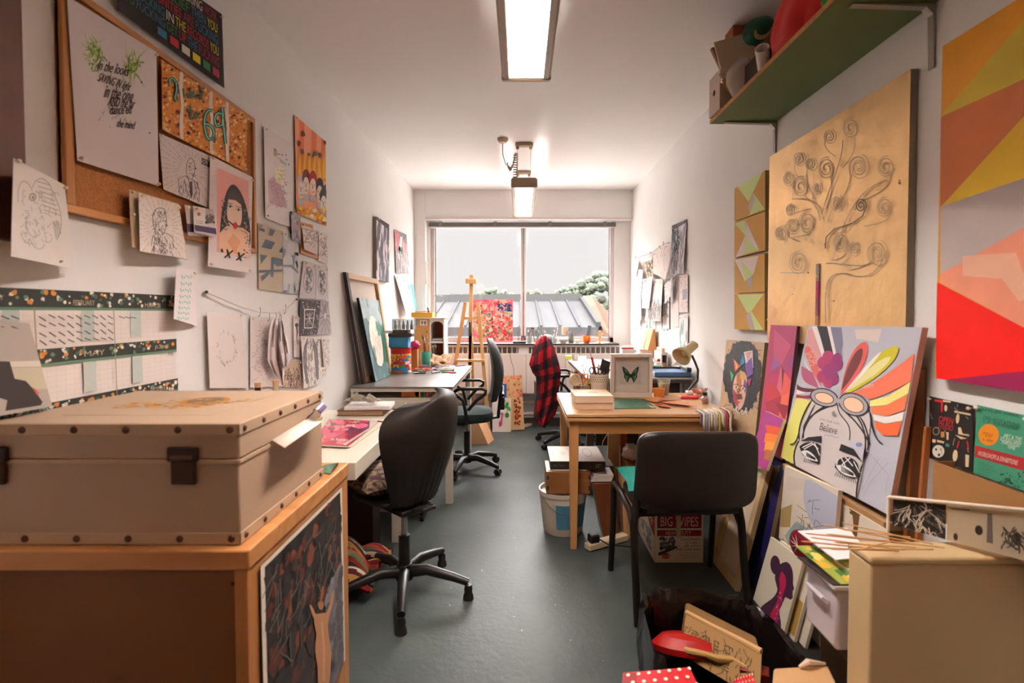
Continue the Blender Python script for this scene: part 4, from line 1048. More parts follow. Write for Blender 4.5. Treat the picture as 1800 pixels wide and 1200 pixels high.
LW('misty_photo_print', 'pale misty blue photo print, other half of the pair beside the slab photo', 'photo', [(497, 406), (524, 413), (524, 517), (497, 514)], .009, base='#aab2bf', draw=lambda a: a.uv().blobs(['#c5cbd4', '#8d97a6', '#d6d6d8'], 60, (0, 0, 1, 1), .16, .5, seed=1).p('#7a7f88', [(0, .55), (.6, .52), (1, .62), (1, .66), (.5, .57), (0, .58)]))
def oval(a):
    a.uv().e('#8f8a90', .5, .5, .36, .36, n=28).e('#dcd5d6', .5, .5, .32, .33, n=28).blobs(['#8b868c', '#a9a4a8', '#6d686e'], 60, (.28, .2, .72, .8), .05, .5, seed=6)
for i, (q, lb) in enumerate(([((735, 150), (818, 170), (818, 420), (705, 415)), 'grey oval pattern print, first of two above the dark linocut'], [((822, 176), (905, 195), (910, 425), (820, 425)), 'grey oval print with a small dark figure, second of two above the linocuts'])):
    LW('oval_print', lb, 'print', Q(350, 420, 4, *q), [.012, .012, .012, .02], base='#cfc8ca', draw=oval)
def dr(a):
    a.uv().p('#e6ddda', [(.2, .25), (.75, .25), (.72, .8), (.22, .8)]).p('#3b3335', [(.24, .28), (.71, .28), (.68, .77), (.26, .77)])
    for k in range(8): a.s('#d9d0ce', .02, [(.48, .52), (.48+.19*math.cos(k*.785), .52+.2*math.sin(k*.785))])
    a.scrib('#d9d0ce', .012, 70, (.05, .02, .95, .98), .1, 40, 60, 3)
LW('linocut_print', 'black linocut print with a white window pattern on the wall', 'print', Q(350, 420, 4, (708, 425), (855, 435), (828, 672), (708, 682)), .014, base='#3a3235', draw=dr)
LW('linocut_print', 'grey starburst linocut print beside the black window one', 'print', Q(350, 420, 4, (857, 437), (910, 437), (930, 665), (832, 672)), .012, base='#b5acb0', draw=lambda a: [a.uv()]+[a.s('#6f686d', .03, [(.5, .45), (.5+.6*math.cos(k*.5), .45+.6*math.sin(k*.5))]) for k in range(12)]+[a.e('#d8d0d1', .5, .45, .1)])
LW('charcoal_drawing', 'charcoal drawing of a hooded long-haired figure below the linocuts', 'drawing', Q(350, 420, 4, (716, 682), (850, 690), (850, 1015), (738, 1050)), [.03, .012, .012, .04], base='#ddd3cb', draw=lambda a: a.crop(*C5).s('#7c7878', [6, 22, 28, 24, 14], bez((765, 700), (730, 800), (745, 900), (760, 1020), 4), bez((800, 700), (830, 780), (820, 850), (835, 990), 4)).e('#b5aaa4', 785, 845, 18, 28).scrib('#6f6a6a', 3, 120, (740, 700, 840, 1010), 36, 85, 20, 4))
LW('pencil_study', 'small pencil study on cream paper at the edge of the print cluster', 'drawing', Q(350, 420, 4, (858, 690), (915, 690), (920, 890), (878, 897)), .014, base='#e4dad6', draw=pagescr('#a39a99', 6, (865, 700, 910, 880), 40, 30, C5, 2.5))
LW('pencil_study', 'tiny scrap of sketch paper lowest in the print cluster', 'drawing', Q(350, 420, 4, (852, 902), (895, 900), (897, 965), (848, 976)), .01, base='#e2d9d5', draw=pagescr('#a39a99', 6, (858, 910, 890, 955), 10, 16, C5, 2.5))
LW('figure_cutout_card', 'slim pale card with a tiny black hanging figure beside the linocut', 'card', Q(350, 420, 4, (662, 535), (705, 540), (707, 830), (668, 832)), .01, base='#dccfca', draw=lambda a: a.crop(*C5).e('#2e2a2c', 686, 610, 12, 16).s('#5b4a4c', [14, 12, 6, 2], [(686, 620), (690, 660), (686, 700), (690, 750)]))
LW('bag_print', 'buff print of thin ink stems partly behind the hanging tissue paper', 'print', Q(350, 420, 4, (592, 848), (715, 850), (716, 1046), (592, 1040)), .012, base='#bfa793', draw=lambda a: a.crop(*C5).scrib('#5c4c44', 4, 50, (600, 900, 705, 1035), 60, 90, 30, 3).s('#b09880', 3, *[[(592, y), (716, y+2)] for y in range(860, 1040, 22)]))
# plastic-sleeved wreath sketch, second sketch, tissue hanging from a cord
def dr(a):
    a.crop(*C5); l = []
    rn = random.Random(4)
    for i in range(70):
        t = rn.random()*6.28; x = 185+math.cos(t)*62*rn.uniform(.85, 1.1); y = 750+math.sin(t)*120*rn.uniform(.85, 1.1)
        l += Art._seg([(x, y), (x+rn.uniform(-14, 14), y+rn.uniform(-22, 22))], 3)
    a.p('#a49a98', *l)
LW('wreath_sketch', 'faint ink wreath sketch in a shiny clear sleeve above the flight case', 'drawing', Q(350, 420, 4, (55, 512), (298, 516), (348, 1046), (76, 1048)), [.02, .012, .014, .02], base='#ded2cc', rough=.2, draw=dr, pin=[1])
LW('pencil_sketch', 'pale pencil sketch pinned between the sleeved wreath sketch and the tissue', 'drawing', Q(350, 420, 4, (360, 540), (540, 552), (590, 1034), (360, 1042)), .012, base='#e0d5d1', draw=pagescr('#b3a8a5', 9, (390, 600, 520, 980), 90, 50, C5, 3))
W_ = lambda x, y, d=.02: PX(350+x/4, 420+y/4, X=XL+d)
t = T('hanging_cord', 'sagging white cord with wire hooks strung along the wall over the tissue paper', 'cord', W_(430, 500))
MB().tube([W_(45, 372, .012), W_(160, 420), W_(300, 480), W_(430, 515, .03), W_(560, 522, .03), W_(630, 480), W_(690, 425, .012)], .0028, 8).build('cord', mat('#dccfc8', rough=.6), t)
for x, y in ((52, 372), (688, 424)): MB().cyl(W_(x, y, .001), W_(x, y, .02), .006).build('nail', STEEL, t)
for x, y in ((425, 512), (490, 545), (562, 540), (605, 492)):
    MB().tube([W_(x, y-25), W_(x+5, y-30), W_(x+6, y-10), W_(x+3, y+25), W_(x-5, y+35), W_(x-6, y+20)], .0012, 6).build('hook', STEEL, t)
def tissue(pts, d, label, name='tissue_paper', seed=0):
    # crumpled hanging sheet between outline columns
    n = len(pts); rn = random.Random(seed); m = MB()
    rows = [[W_(a[0]+(b[0]-a[0])*k/6, a[1]+(b[1]-a[1])*k/6, d+.014*math.sin(k*1.9+i*.7+seed)+.004*rn.random()) for k in range(7)] for i, (a, b) in enumerate(pts)]
    vs = [p for r in rows for p in r]
    m.add(vs, [(i*7+k, i*7+k+1, (i+1)*7+k+1, (i+1)*7+k) for i in range(n-1) for k in range(6)])
    o = m.build(name, mat('#e6dad8', rough=.55), None, solid=.0012); tag(o, label, 'paper'); MB().tube([rows[0][3]+Vector((0, 0, .03)), rows[0][3]+Vector((.004, 0, .015)), rows[0][3]], .0012, 6).build('hanging_hook', STEEL, o)
tissue([((520, 560), (560, 560)), ((495, 640), (570, 620)), ((484, 760), (575, 760)), ((480, 850), (585, 850)), ((520, 930), (600, 930)), ((570, 990), (592, 985)), ((585, 1028), (592, 1026))], .045, 'crumpled white tissue paper hanging from the cord hook', seed=1)
tissue([((566, 575), (582, 570)), ((560, 650), (600, 640)), ((556, 720), (625, 720)), ((565, 800), (638, 800)), ((580, 860), (638, 860)), ((598, 900), (622, 895))], .075, 'folded white tissue scrap hanging in front of the bigger tissue', seed=3)
# ---- paintings further along ----
def side(a): pass
a = LW('abstract_canvas', 'narrow grey and white streaked abstract canvas high on the wall', 'painting', Q(600, 360, 4, (246, 82), (335, 138), (335, 545), (246, 525)), .03, base='#aba6b2', thick=.028, edge='#8d8478', draw=lambda a: a.uv().blobs(['#d8d2da', '#6c6878', '#f0e9ec', '#8f8a99', '#cfc3c8'], 160, (0, 0, 1, 1), .06, .6, asp=2.6, seed=3).p('#4a4450', [(0, 0), (1, 0), (1, .1), (0, .05)]))
def dr(a):
    a.uv().p('#d9808a', [(.0, .02), (.35, .05), (.3, .35), (.0, .5)]).p('#e08a90', [(.6, .2), (.95, .25), (.8, .9), (.55, .85)]).p('#e4dcdc', [(.45, .1), (.6, .12), (.3, .7), (.15, .6)])
    a.blobs(['#6f7c74', '#4f6a60'], 16, (.3, .35, .55, .6), .08, .4, asp=.8, seed=2).scrib('#e9e2e2', .02, 40, (0, 0, 1, 1), .3, 95, 20, 2)
LW('abstract_paper', 'small red and grey abstract painting on paper with a white border', 'painting', Q(600, 360, 4, (374, 172), (458, 208), (480, 484), (385, 480)), .01, base='#8a8086', draw=dr)
LW('striped_study', 'long diagonal pink and grey striped study leaning from the wall', 'painting', Q(600, 360, 4, (375, 490), (450, 510), (520, 745), (462, 780)), [.01, .01, .07, .07], base='#dad0d6', draw=lambda a: a.uv().p('#b98fa6', [(.55, 0), (.8, 0), (.8, 1), (.55, 1)]).p('#a9a6b2', [(.15, 0), (.3, 0), (.3, 1), (.15, 1)]).p('#8f93a0', [(.85, 0), (.93, 0), (.93, 1), (.85, 1)]).scrib('#f0e9ec', .03, 40, (0, 0, 1, 1), .3, 90, 10, 3))
LW('turquoise_study', 'turquoise strip of painted paper just behind the diagonal striped study', 'painting', Q(600, 360, 4, (470, 556), (503, 560), (534, 738), (512, 738)), [.01, .01, .04, .04], base='#45b3c4', draw=lambda a: a.uv().p('#8fd3dc', [(.0, .0), (.4, .0), (.3, 1), (.0, 1)]))
# small white frame on the window reveal
t = T('small_picture', 'tiny white picture frame on the window reveal beside the easel', 'picture frame', PX(756, 480, Y=6.0))
P = [PX(x, y, Y=6.085) for x, y in ((752.5, 459), (760.5, 463), (760.5, 500), (752.5, 499))]
xr = -1.105
fy0, fy1, fz0, fz1 = 6.105, 6.19, PX(756, 499, Y=6.14).z, PX(756, 460, Y=6.14).z
MB().box(xr, xr+.012, fy0, fy0+.014, fz0, fz1).box(xr, xr+.012, fy1-.014, fy1, fz0, fz1).box(xr, xr+.012, fy0, fy1, fz0, fz0+.014).box(xr, xr+.012, fy0, fy1, fz1-.014, fz1).build('frame', mat('#e8e0dc', rough=.4), t)
MB().box(xr, xr+.004, fy0+.014, fy1-.014, fz0+.014, fz1-.014).build('picture', mat('#b9aea6', rough=.5, var=.3, scale=60), t)
# ---- frames leaning on the drafting table ----
t = T('stretcher_frame', 'big bare canvas stretcher seen from behind, leaning on the wall on the grey drafting table', 'canvas', (-1.15, 4.2, .835))
b0, b1 = Vector((-1.14, 3.80, .838)), Vector((-1.14, 4.62, .838)); u0, u1 = Vector((-1.205, 3.62, 1.635)), Vector((-1.205, 4.44, 1.635))
th = Vector((-.024, 0, 0))
lw = LIGHTW(AZ)
def quadbar(name, a, b, c, d, thv, m_): MB().hexa([a, b, c, d], [a+thv, b+thv, c+thv, d+thv]).build(name, m_, t, bevel=.001)
w_ = .05
quadbar('stretcher_bar', b0, b0+(b1-b0)*.06, u0+(u1-u0)*.06, u0, th, mat('#2a1712', rough=.6))
quadbar('stretcher_bar', b1-(b1-b0)*.06, b1, u1, u1-(u1-u0)*.06, th, lw)
quadbar('stretcher_bar', u0.lerp(u1, .06), u0.lerp(u1, .94), u0.lerp(u1, .94)+(b1-u1)*.05, u0.lerp(u1, .06)+(b0-u0)*.05, th, LIGHTW(AY))
quadbar('stretcher_bar', b0.lerp(b1, .06)+(u0-b0)*.05, b0.lerp(b1, .94)+(u1-b1)*.05, b0.lerp(b1, .94), b0.lerp(b1, .06), th, LIGHTW(AY))
MB().hexa([b0+th, b1+th, u1+th, u0+th], [b0+th*1.1, b1+th*1.1, u1+th*1.1, u0+th*1.1]).build('canvas_cloth', mat('#ddd0c4', rough=.8, bump=.2, bscale=300), t)
P = [Vector((-1.165, 3.77, 1.462)), Vector((-1.165, 4.30, 1.455)), Vector((-1.082, 4.34, .838)), Vector((-1.082, 3.895, .838))]
a = Art(P=P, base='#6b8f93', thick=.018, edge='#1c1a1a', rough=.5)
a.uv().blobs(['#6f9096', '#517378', '#7a9a9e', '#427070'], 260, (0, 0, 1, 1), .09, .6, asp=1.4, seed=3).blobs(['#2f6f5e', '#275f52', '#3f7f6c'], 90, (.55, .15, 1, .75), .07, .5, asp=1.3, seed=4).blobs(['#a9bcc0', '#9fb4b8'], 60, (0, 0, .9, .25), .08, .5, seed=6)
rn = random.Random(4); pts = []
for i in range(46):
    t_ = 6.283*i/46; k = 1+.06*rn.random()-(.22 if 1.3 < (t_ % 6.283) < 3.0 and False else 0)
    pts.append((.46+.31*k*math.cos(t_), .53+.31*k*math.sin(t_)))
a.p('#e9e0d2', pts).blobs(['#f3ecdf', '#dcd2c2'], 60, (.3, .33, .6, .7), .03, .5, seed=3).blobs(['#5c8a86', '#3f7f6c'], 12, (.62, .28, .78, .44), .05, .4, seed=2).blobs(['#6b8f93'], 8, (.2, .55, .26, .75), .04, .4, seed=2)
a.build('moon_painting', None, 'teal and green painting of a ragged white moon leaning on the stretcher frame', 'painting')
# ================= art on the wall at X>0 =================
def PR(name, label, cat, P, base, draw=None, **k):
    a = Art(P=P, base=base, **k)
    if draw: draw(a)
    return a.build(name, None, label, cat)
G1 = (1270, 100, 2.4)
LIME, GOLD, GRY, WHT = '#c9dd8f', '#c9983a', '#c3b5b0', '#e9dedb'
cv = [([(50, 555), (180, 478), (180, 648), (50, 693)], [(LIME, [(62, 548), (168, 485), (108, 612)]), (LIME, [(128, 575), (178, 640), (112, 668)]), (GRY, [(125, 580), (135, 600), (115, 660), (104, 640)])], 'topmost of the four small gold and lime triangle canvases'),
      ([(50, 697), (180, 651), (180, 815), (50, 848)], [(LIME, [(52, 702), (95, 690), (100, 755)]), (WHT, [(100, 690), (155, 812), (56, 845), (98, 752)]), (LIME, [(98, 755), (150, 815), (92, 832)])], 'second from top of the four small triangle canvases, a white and lime kite on gold'),
      ([(50, 852), (178, 829), (178, 991), (50, 996)], [(WHT, [(52, 856), (152, 838), (132, 915), (95, 945)]), (LIME, [(78, 860), (132, 915), (95, 943)]), ('#b5a9ae', [(100, 940), (126, 922), (122, 988)])], 'third from top of the four small triangle canvases, white triangle over grey point'),
      ([(50, 999), (178, 995), (178, 1155), (50, 1148)], [(LIME, [(62, 1002), (172, 1002), (112, 1088)]), (LIME, [(122, 1070), (172, 1150), (132, 1150), (105, 1095)]), (GRY, [(100, 1090), (118, 1072), (138, 1150), (118, 1150)])], 'lowest of the four small gold and lime triangle canvases')]
for q, ps, lb in cv:
    def dr(a, ps=ps):
        a.crop(*G1)
        for c, p_ in ps: a.p(c, p_)
    RW('triangle_canvas', lb, 'painting', Q(*G1, *q), .026, base=GOLD, thick=.022, edge='#8a6f3a', group='small triangle canvases in a column', draw=dr, pin=[], rough=.6).name
# gold tree canvas
gx = XR-.028; gy0, gy1, gz1, gz0 = PX(1601, 121, X=gx).y, PX(1351, 420, X=gx).y, PX(1601, 121, X=gx).z, 1.216
def dr(a):
    a.crop(*G1); K = '#a39382'
    sp_ = [(540, 300, 34, 1.0, (505, 470)), (452, 335, 24, -1, (480, 420)), (330, 548, 34, 1, (400, 620)), (375, 452, 22, -1, (395, 600)), (438, 470, 36, 1, (440, 640)), (575, 465, 42, -1, (480, 640)), (690, 465, 36, 1, (560, 620)),
           (685, 635, 34, 1, (600, 715)), (655, 830, 44, -1, (540, 900)), (500, 785, 34, 1, (470, 860)), (558, 810, 24, -1, (500, 880)), (358, 700, 36, 1, (300, 760)), (298, 715, 28, -1, (330, 780)), (290, 645, 20, 1, (380, 640)),
           (405, 555, 20, -1, (400, 640)), (283, 515, 24, 1, (300, 600)), (490, 620, 28, -1, (450, 700)), (250, 745, 24, 1, (270, 790)), (330, 430, 24, -1, (340, 520)), (325, 870, 40, 1, (250, 910))]
    for i, (cx, cy, r, sg, stem) in enumerate(sp_):
        s_ = spiral(cx, cy, 3, r, 1.0 if sg > 0 else 2.4, 2.0*sg, 44, 1.25)
        e = s_[-1]
        a.s(K, 2.8, s_); a.s(K, 2.6, bez(e, (e[0]+(12 if sg > 0 else -12), (e[1]+stem[1])/2), stem, None, 10))
        s2 = spiral(cx+3, cy+2, 8, r*1.14, 1.2 if sg > 0 else 2.5, 1.6*sg, 36, 1.25); a.s(K, 2.2, s2)
    a.s(K, 4.2, bez((443, 1120), (440, 1000), (430, 900), (520, 915), 16)+bez((520, 915), (620, 950), (680, 900), (690, 830), 14)[1:], bez((428, 660), (450, 560), (520, 440), (515, 350), 14), bez((300, 600), (380, 590), (410, 620), (420, 690), 10),
        bez((445, 870), (520, 870), (600, 900), (640, 860), 10), bez((470, 860), (520, 700), (560, 560), (700, 520), 14))
    a.s('#2a201c', 4.5, [(441, 808), (445, 760), (480, 725), (560, 700), (600, 670), (615, 630)]+spiral(592, 628, 24, 4, .1, -2, 30, 1.3))
    a.scrib('#e9c28d', 2.5, 50, (230, 300, 770, 1100), 60, 90, 30, 3); a.blobs(['#a8452f'], 7, (250, 650, 480, 1050), 4, .4, seed=2).blobs(['#7a4a28'], 2, (755, 515, 775, 535), 6, .3, seed=1)
PR('gold_tree_canvas', 'large gold leaf canvas with a drawn tree of curling spiral branches under the green shelf', 'painting', [(gx, gy1, gz1), (gx, gy0, gz1), (gx, gy0, gz0), (gx, gy1, gz0)], '#efc68c', dr, thick=.024, edge='#7d6f5e', rough=.34, metal=.7, bump=1.0, bscale=14, var=.2, vs=3)
# big colourful geometric painting
B1 = (1500, 0, 1.7133)
def dr(a):
    a.crop(*B1); E = 1200
    def ex(p, q): t = (E-p[0])/(q[0]-p[0]); return (E, p[1]+(q[1]-p[1])*t)
    a.p('#c9b22c', [(262, 352), ex((262, 352), (514, 58)), ex((262, 352), (514, 238))])
    a.p('#b5601f', [(262, 352), (690, 158), (262, 625)])
    a.p('#d9b20e', [(262, 625), (690, 158), ex((262, 352), (514, 238)), ex((262, 622), (514, 642))])
    a.p('#c3b6b2', [(262, 622), ex((262, 622), (514, 642)), ex((262, 825), (514, 685)), (262, 825)])
    a.p('#f09a7c', [(262, 825), ex((262, 825), (514, 685)), ex((262, 850), (514, 985)), (260, 850)])
    a.p('#f31509', [(250, 848), ex((258, 850), (514, 985)), ex((255, 1142), (514, 1115)), (250, 1150)])
    a.p('#93124f', [(250, 1146), ex((255, 1142), (514, 1115)), (E, 1500), (250, 1300)])
    a.s('#efb79a', [60, 90, 40], [(330, 800), (470, 800), (520, 900)])
PR('geometric_painting', 'very large canvas of yellow, orange, grey, salmon and red triangles near the camera', 'painting', [(XR-.035, PX(1652, 300, X=XR-.035).y, PX(1656, 82, X=XR-.035).z), (XR-.035, .78, PX(1656, 82, X=XR-.035).z), (XR-.035, .78, PX(1648, 665, X=XR-.035).z), (XR-.035, PX(1652, 300, X=XR-.035).y, PX(1648, 665, X=XR-.035).z)], '#dd970f', dr, thick=.033, edge='#c9b8a8', rough=.5, var=.12, vs=6)
# posters low on the wall
O1 = (1560, 640, 4.6167)
def dr(a):
    a.crop(*O1); R_, C_ = '#c8262e', '#d9c49a'
    a.t(R_, 'OPEN', 425, 415, 120, 50, 12); a.t(R_, 'STUDIO', 420, 470, 125, 45, 12)
    a.p(R_, [(385, 285), (455, 292), (450, 385), (438, 385), (438, 310), (385, 300)]); a.p(C_, [(455, 290), (520, 300), (515, 312), (455, 305)])
    a.e(C_, 478, 355, 12, 26).e('#8f8a80', 398, 540, 30, 34).e('#231816', 398, 540, 22, 26).e(C_, 575, 440, 14, 40, 5).p(C_, [(550, 375), (680, 400), (680, 415), (550, 390)], [(580, 510), (600, 510), (615, 560), (670, 570), (665, 580), (580, 565)], [(555, 570), (650, 600), (600, 605)])
    a.e('#d9d3c4', 418, 705, 50, 52).e('#231816', 400, 690, 8, 10).e('#231816', 425, 735, 10, 12).e('#b8262e', 440, 690, 6, 8)
    a.p('#c08a4a', [(440, 545), (470, 545), (470, 590), (440, 590)]).p(C_, [(485, 550), (505, 550), (503, 610), (488, 610)]).p('#3f8f80', [(480, 640), (510, 645), (510, 670), (480, 665)])
    a.e(C_, 558, 740, 20, 48, 5).p(C_, [(640, 730), (670, 735), (665, 835), (640, 830)], [(370, 605), (400, 608), (398, 635), (370, 632)], [(410, 610), (470, 625), (465, 640), (410, 630)]).s(R_, 10, [(590, 620), (575, 680)], [(655, 620), (665, 690)])
    a.t(C_, 'FAMILIES WEEK', 345, 765, 310, 22, 17)
    a.scrib('#8f8f86', 5, 10, (350, 300, 680, 700), 50, 80, 20, 5)
RW('open_poster', 'black poster with red OPEN lettering and drawn art tools, low on the wall', 'poster', Q(*O1, (340, 258), (690, 335), (692, 872), (335, 760)), [.012, .012, .01, .01], base='#231816', draw=dr)
def dr(a):
    a.crop(*O1)
    a.p('#a3252b', [(712, 645), (1160, 760), (1160, 870), (708, 742)])
    a.e('#e08a1d', 822, 562, 84, 86).t('#7a3a1a', 'FRIDAY', 780, 535, 85, 22, 14).t('#7a3a1a', '6TH', 800, 560, 45, 20, 14).t('#7a3a1a', '6-10PM', 780, 585, 80, 22, 14)
    a.t('#214a3a', 'OPEN ARTIST & STUDIOS', 780, 410, 310, 30, 13).t('#214a3a', '6 - 8 - 10TH NOVEMBER', 785, 440, 290, 26, 13)
    a.t('#d6e0d0', 'ART & THE', 950, 550, 150, 30, 13).t('#d6e0d0', 'STUDIO OPEN', 925, 577, 170, 28, 13).t('#d6e0d0', 'THROUGH', 930, 605, 150, 26, 13).t('#d6e0d0', 'ONE', 985, 645, 60, 24, 13)
    a.t('#e8c9b8', 'WORKSHOPS & EXHIBITIONS', 745, 690, 330, 40, 14)
    a.t('#214a3a', 'FAMILIES WEEK', 745, 350, 340, 18, 10)
    a.blobs(['#1f4a3c'], 40, (900, 850, 1150, 1000), 8, .4, seed=3).s('#2c6a55', 4, *[[(740, 790+i*18), (830+(i*37) % 60, 808+i*18)] for i in range(6)])
RW('green_poster', 'green event poster with an orange disc and red band beside the black OPEN poster', 'poster', Q(*O1, (728, 330), (1155, 422), (1155, 1045), (695, 880)), [.01, .008, .008, .01], base='#3f8f70', draw=dr)
# ---- believe painting (big portrait with goggles) ----
V1 = (1250, 560, 3.3333)
def dr(a):
    a.crop(*V1); K = '#1d1a1b'
    a.p('#b9b9c4', [(560, 30), (1220, 40), (1050, 1150), (480, 860)])
    a.p('#d7c6be', [(840, 60), (1000, 60), (980, 130), (850, 110)]).p('#e7e27a', [(505, 440), (620, 470), (560, 640), (480, 870), (380, 870), (440, 650)])
    a.p('#dba0a0', [(570, 60), (600, 60), (660, 200), (650, 380), (560, 180)]).p('#eae2e0', [(590, 45), (625, 42), (700, 200), (690, 300), (650, 200)])
    a.p('#24222c', bez((620, 42), (650, 120), (680, 220), (700, 330))+bez((735, 200), (720, 120), (700, 60), (680, 45))[0:])
    a.p('#e6dedd', [(680, 45), (700, 46), (745, 200), (730, 240)]).p('#7d7d94', [(700, 48), (765, 50), (775, 140), (750, 260), (728, 160)])
    a.p('#d96a64', bez((550, 180), (560, 90), (640, 220), (650, 380))+[(600, 300)]).p('#e5dedd', [(535, 200), (600, 320), (640, 380), (560, 260)]).p('#b25a7c', bez((535, 260), (520, 380), (600, 360), (640, 395))+[(600, 300)])
    a.p('#5d2436', bez((510, 360), (520, 400), (600, 380), (640, 400))+bez((640, 400), (600, 420), (540, 410), (508, 395))[1:]).p('#ece6e4', bez((508, 395), (560, 430), (620, 410), (640, 402))+[(505, 425)]).p('#8f2c3f', bez((505, 425), (560, 440), (600, 425), (640, 408))+[(600, 450), (503, 445)])
    for cx, cy, r in ((665, 245, 38), (690, 210, 34), (740, 250, 38), (665, 320, 38), (715, 330, 40), (700, 290, 42), (745, 215, 26), (690, 360, 26)): a.e('#a33a68' if cx < 700 else '#8f3570', cx, cy, r)
    def petal(c, bx, by, tx, ty, w_): 
        dx, dy = tx-bx, ty-by; l = math.hypot(dx, dy); nx, ny = -dy/l*w_, dx/l*w_
        a.p(c, bez((bx, by), (bx+dx*.5+nx, by+dy*.5+ny), (tx+nx, ty+ny), (tx+dx*.08, ty+dy*.08), 14)+bez((tx+dx*.08, ty+dy*.08), (tx-nx, ty-ny), (bx+dx*.5-nx, by+dy*.5-ny), (bx, by), 14)[1:])
    petal('#d65f5c', 765, 430, 900, 150, 60); petal('#6b3436', 770, 400, 880, 180, 36)
    petal('#c9bd2e', 790, 425, 1080, 175, 60); petal('#e3dd9c', 800, 405, 1040, 225, 32)
    petal('#efe8dc', 775, 425, 985, 200, 14)
    a.p('#e9775c', bez((800, 425), (900, 400), (1050, 300), (1200, 190))+[(1180, 345)]+bez((1180, 345), (1080, 400), (980, 440), (940, 450))[0:]+[(880, 420)])
    a.p('#efe38a', [(940, 455), (1050, 430), (1178, 348), (1165, 415), (1040, 480), (940, 490)]).p('#ea7a50', [(942, 495), (1040, 480), (1162, 420), (1145, 510), (1040, 545), (950, 530)])
    a.p('#efe6df', [(955, 535), (1050, 548), (1140, 520), (1135, 570), (1030, 590), (965, 570)]).p('#ee6a3c', [(965, 578), (1030, 592), (1130, 575), (1105, 660), (1020, 660), (975, 620)])
    a.t('#e8b0a0', 'SHOPS', 600, 175, 80, 40, 68).t('#f0b8a4', 'HAPPY', 895, 370, 70, 20, -8)
    # face
    a.p('#cdc3c2', bez((600, 470), (520, 600), (500, 760), (490, 870))+[(860, 1050)]+bez((900, 850), (930, 700), (950, 600), (940, 530))+[(760, 460)])
    for q in (bez((600, 455), (530, 560), (515, 650), (525, 700)), bez((525, 700), (500, 740), (480, 800), (500, 870)), bez((620, 480), (560, 600), (545, 620), (550, 690)), bez((750, 475), (620, 520), (560, 560), (548, 640)), bez((700, 480), (600, 530), (560, 580), (540, 700)),
              bez((940, 520), (955, 600), (960, 680), (1020, 715)), bez((790, 520), (900, 600), (930, 700), (945, 720)), bez((860, 540), (920, 620), (930, 700), (900, 830)), bez((880, 545), (945, 640), (940, 720), (915, 800)), bez((900, 830), (870, 920), (860, 980), (858, 1050)),
              bez((470, 728), (500, 730), (515, 700), (525, 650))):
        a.s(K, [3]+[9]*(len(q)-2)+[3], q)
    a.s(K, 6, bez((752, 480), (755, 580), (850, 560), (820, 700)))
    # goggles
    for cx, cy, rx, ry, rt in ((675, 442, 78, 46, 14), (848, 480, 84, 58, 20)):
        a.e(K, cx, cy, rx+8, ry+8, rt).e('#aaa5ad', cx, cy, rx+1, ry+1, rt).e(K, cx, cy+2, rx-20, ry-14, rt).e('#f0cba8', cx, cy+2, rx-24, ry-18, rt)
    a.s(K, 6, [(738, 455), (765, 460)]); a.p('#aaa5ad', [(735, 440), (775, 450), (770, 475), (735, 465)])
    # brows, eyes
    a.p(K, [(535, 705), (580, 680), (660, 670), (660, 715), (600, 700)]); a.p(K, [(775, 715), (850, 745), (905, 830), (860, 790), (762, 755)])
    a.p(K, bez((528, 740), (560, 700), (620, 700), (655, 730))+[(645, 845), (600, 830), (545, 790)]); a.p(K, bez((735, 860), (750, 790), (830, 770), (870, 830))+[(890, 905), (850, 930), (770, 900)])
    for q in ([(545, 745), (600, 715)], [(555, 755), (612, 720)], [(600, 712), (640, 750)], [(618, 712), (648, 790)], [(755, 810), (748, 850)], [(775, 800), (800, 850)], [(800, 795), (845, 850)], [(830, 800), (780, 845)], [(850, 820), (885, 890)]): a.s('#e9e4e4', 6, q)
    a.p('#e6e0df', bez((540, 770), (580, 740), (620, 790), (640, 828))+bez((640, 828), (600, 830), (560, 810), (540, 770))[1:]); a.p('#e6e0df', bez((745, 850), (800, 830), (850, 880), (865, 918))+bez((865, 918), (800, 920), (760, 890), (745, 850))[1:])
    a.s(K, 2.5, *[[(570, 785+i*4), (625, 815+i*2)] for i in range(-3, 4)], *[[(775, 870+i*5), (850, 905+i*2)] for i in range(-4, 4)])
    a.s(K, 3, *[[(560+i*11, 812+i*3), (555+i*12, 838+i*2)] for i in range(8)], *[[(750+i*12, 885+i*5), (738+i*14, 915+i*5)] for i in range(10)])
    a.t('#8f8684', 'you and only', 655, 560, 120, 16, 14).t('#5f5755', 'Believe', 660, 590, 105, 44, 14).t('#8f8684', 'something you', 680, 655, 90, 16, 10).e('#8f8684', 735, 535, 10, 15)
    a.p('#c3c0cf', [(820, 690), (900, 710), (915, 740), (905, 800), (830, 720)]).e('#7f8fb0', 885, 718, 20, 14)
    a.s('#a9a6b5', 5, [(930, 750), (1060, 900), (1040, 1000)], [(1000, 800), (900, 1000)], [(950, 950), (1060, 820)])
q = [(1421, 572), (1621, 575), (1560, 904), (1372, 803)]
a = Art(q=q, pl=[dict(X=1.245), dict(X=1.245), dict(X=1.20), dict(X=1.20)], base='#b9b6c2', thick=.02, edge='#d7a692', rough=.6); dr(a)
a.build('goggles_portrait_canvas', None, 'large canvas of a masked face with goggles and rainbow hair petals, reading Believe', 'painting')
# hidden low box that carries it
t = T('storage_box', 'low plywood box carrying the goggles portrait, behind the leaning canvases', 'box', (1.24, 2.0, 0))
BX('box_body', mat('#8a6a48', rough=.6), 1.192, 1.285, 1.70, 2.355, 0, .64, t); BX('box_lid', mat('#9a7852', rough=.6), 1.19, 1.288, 1.695, 2.36, .642, .672, t)
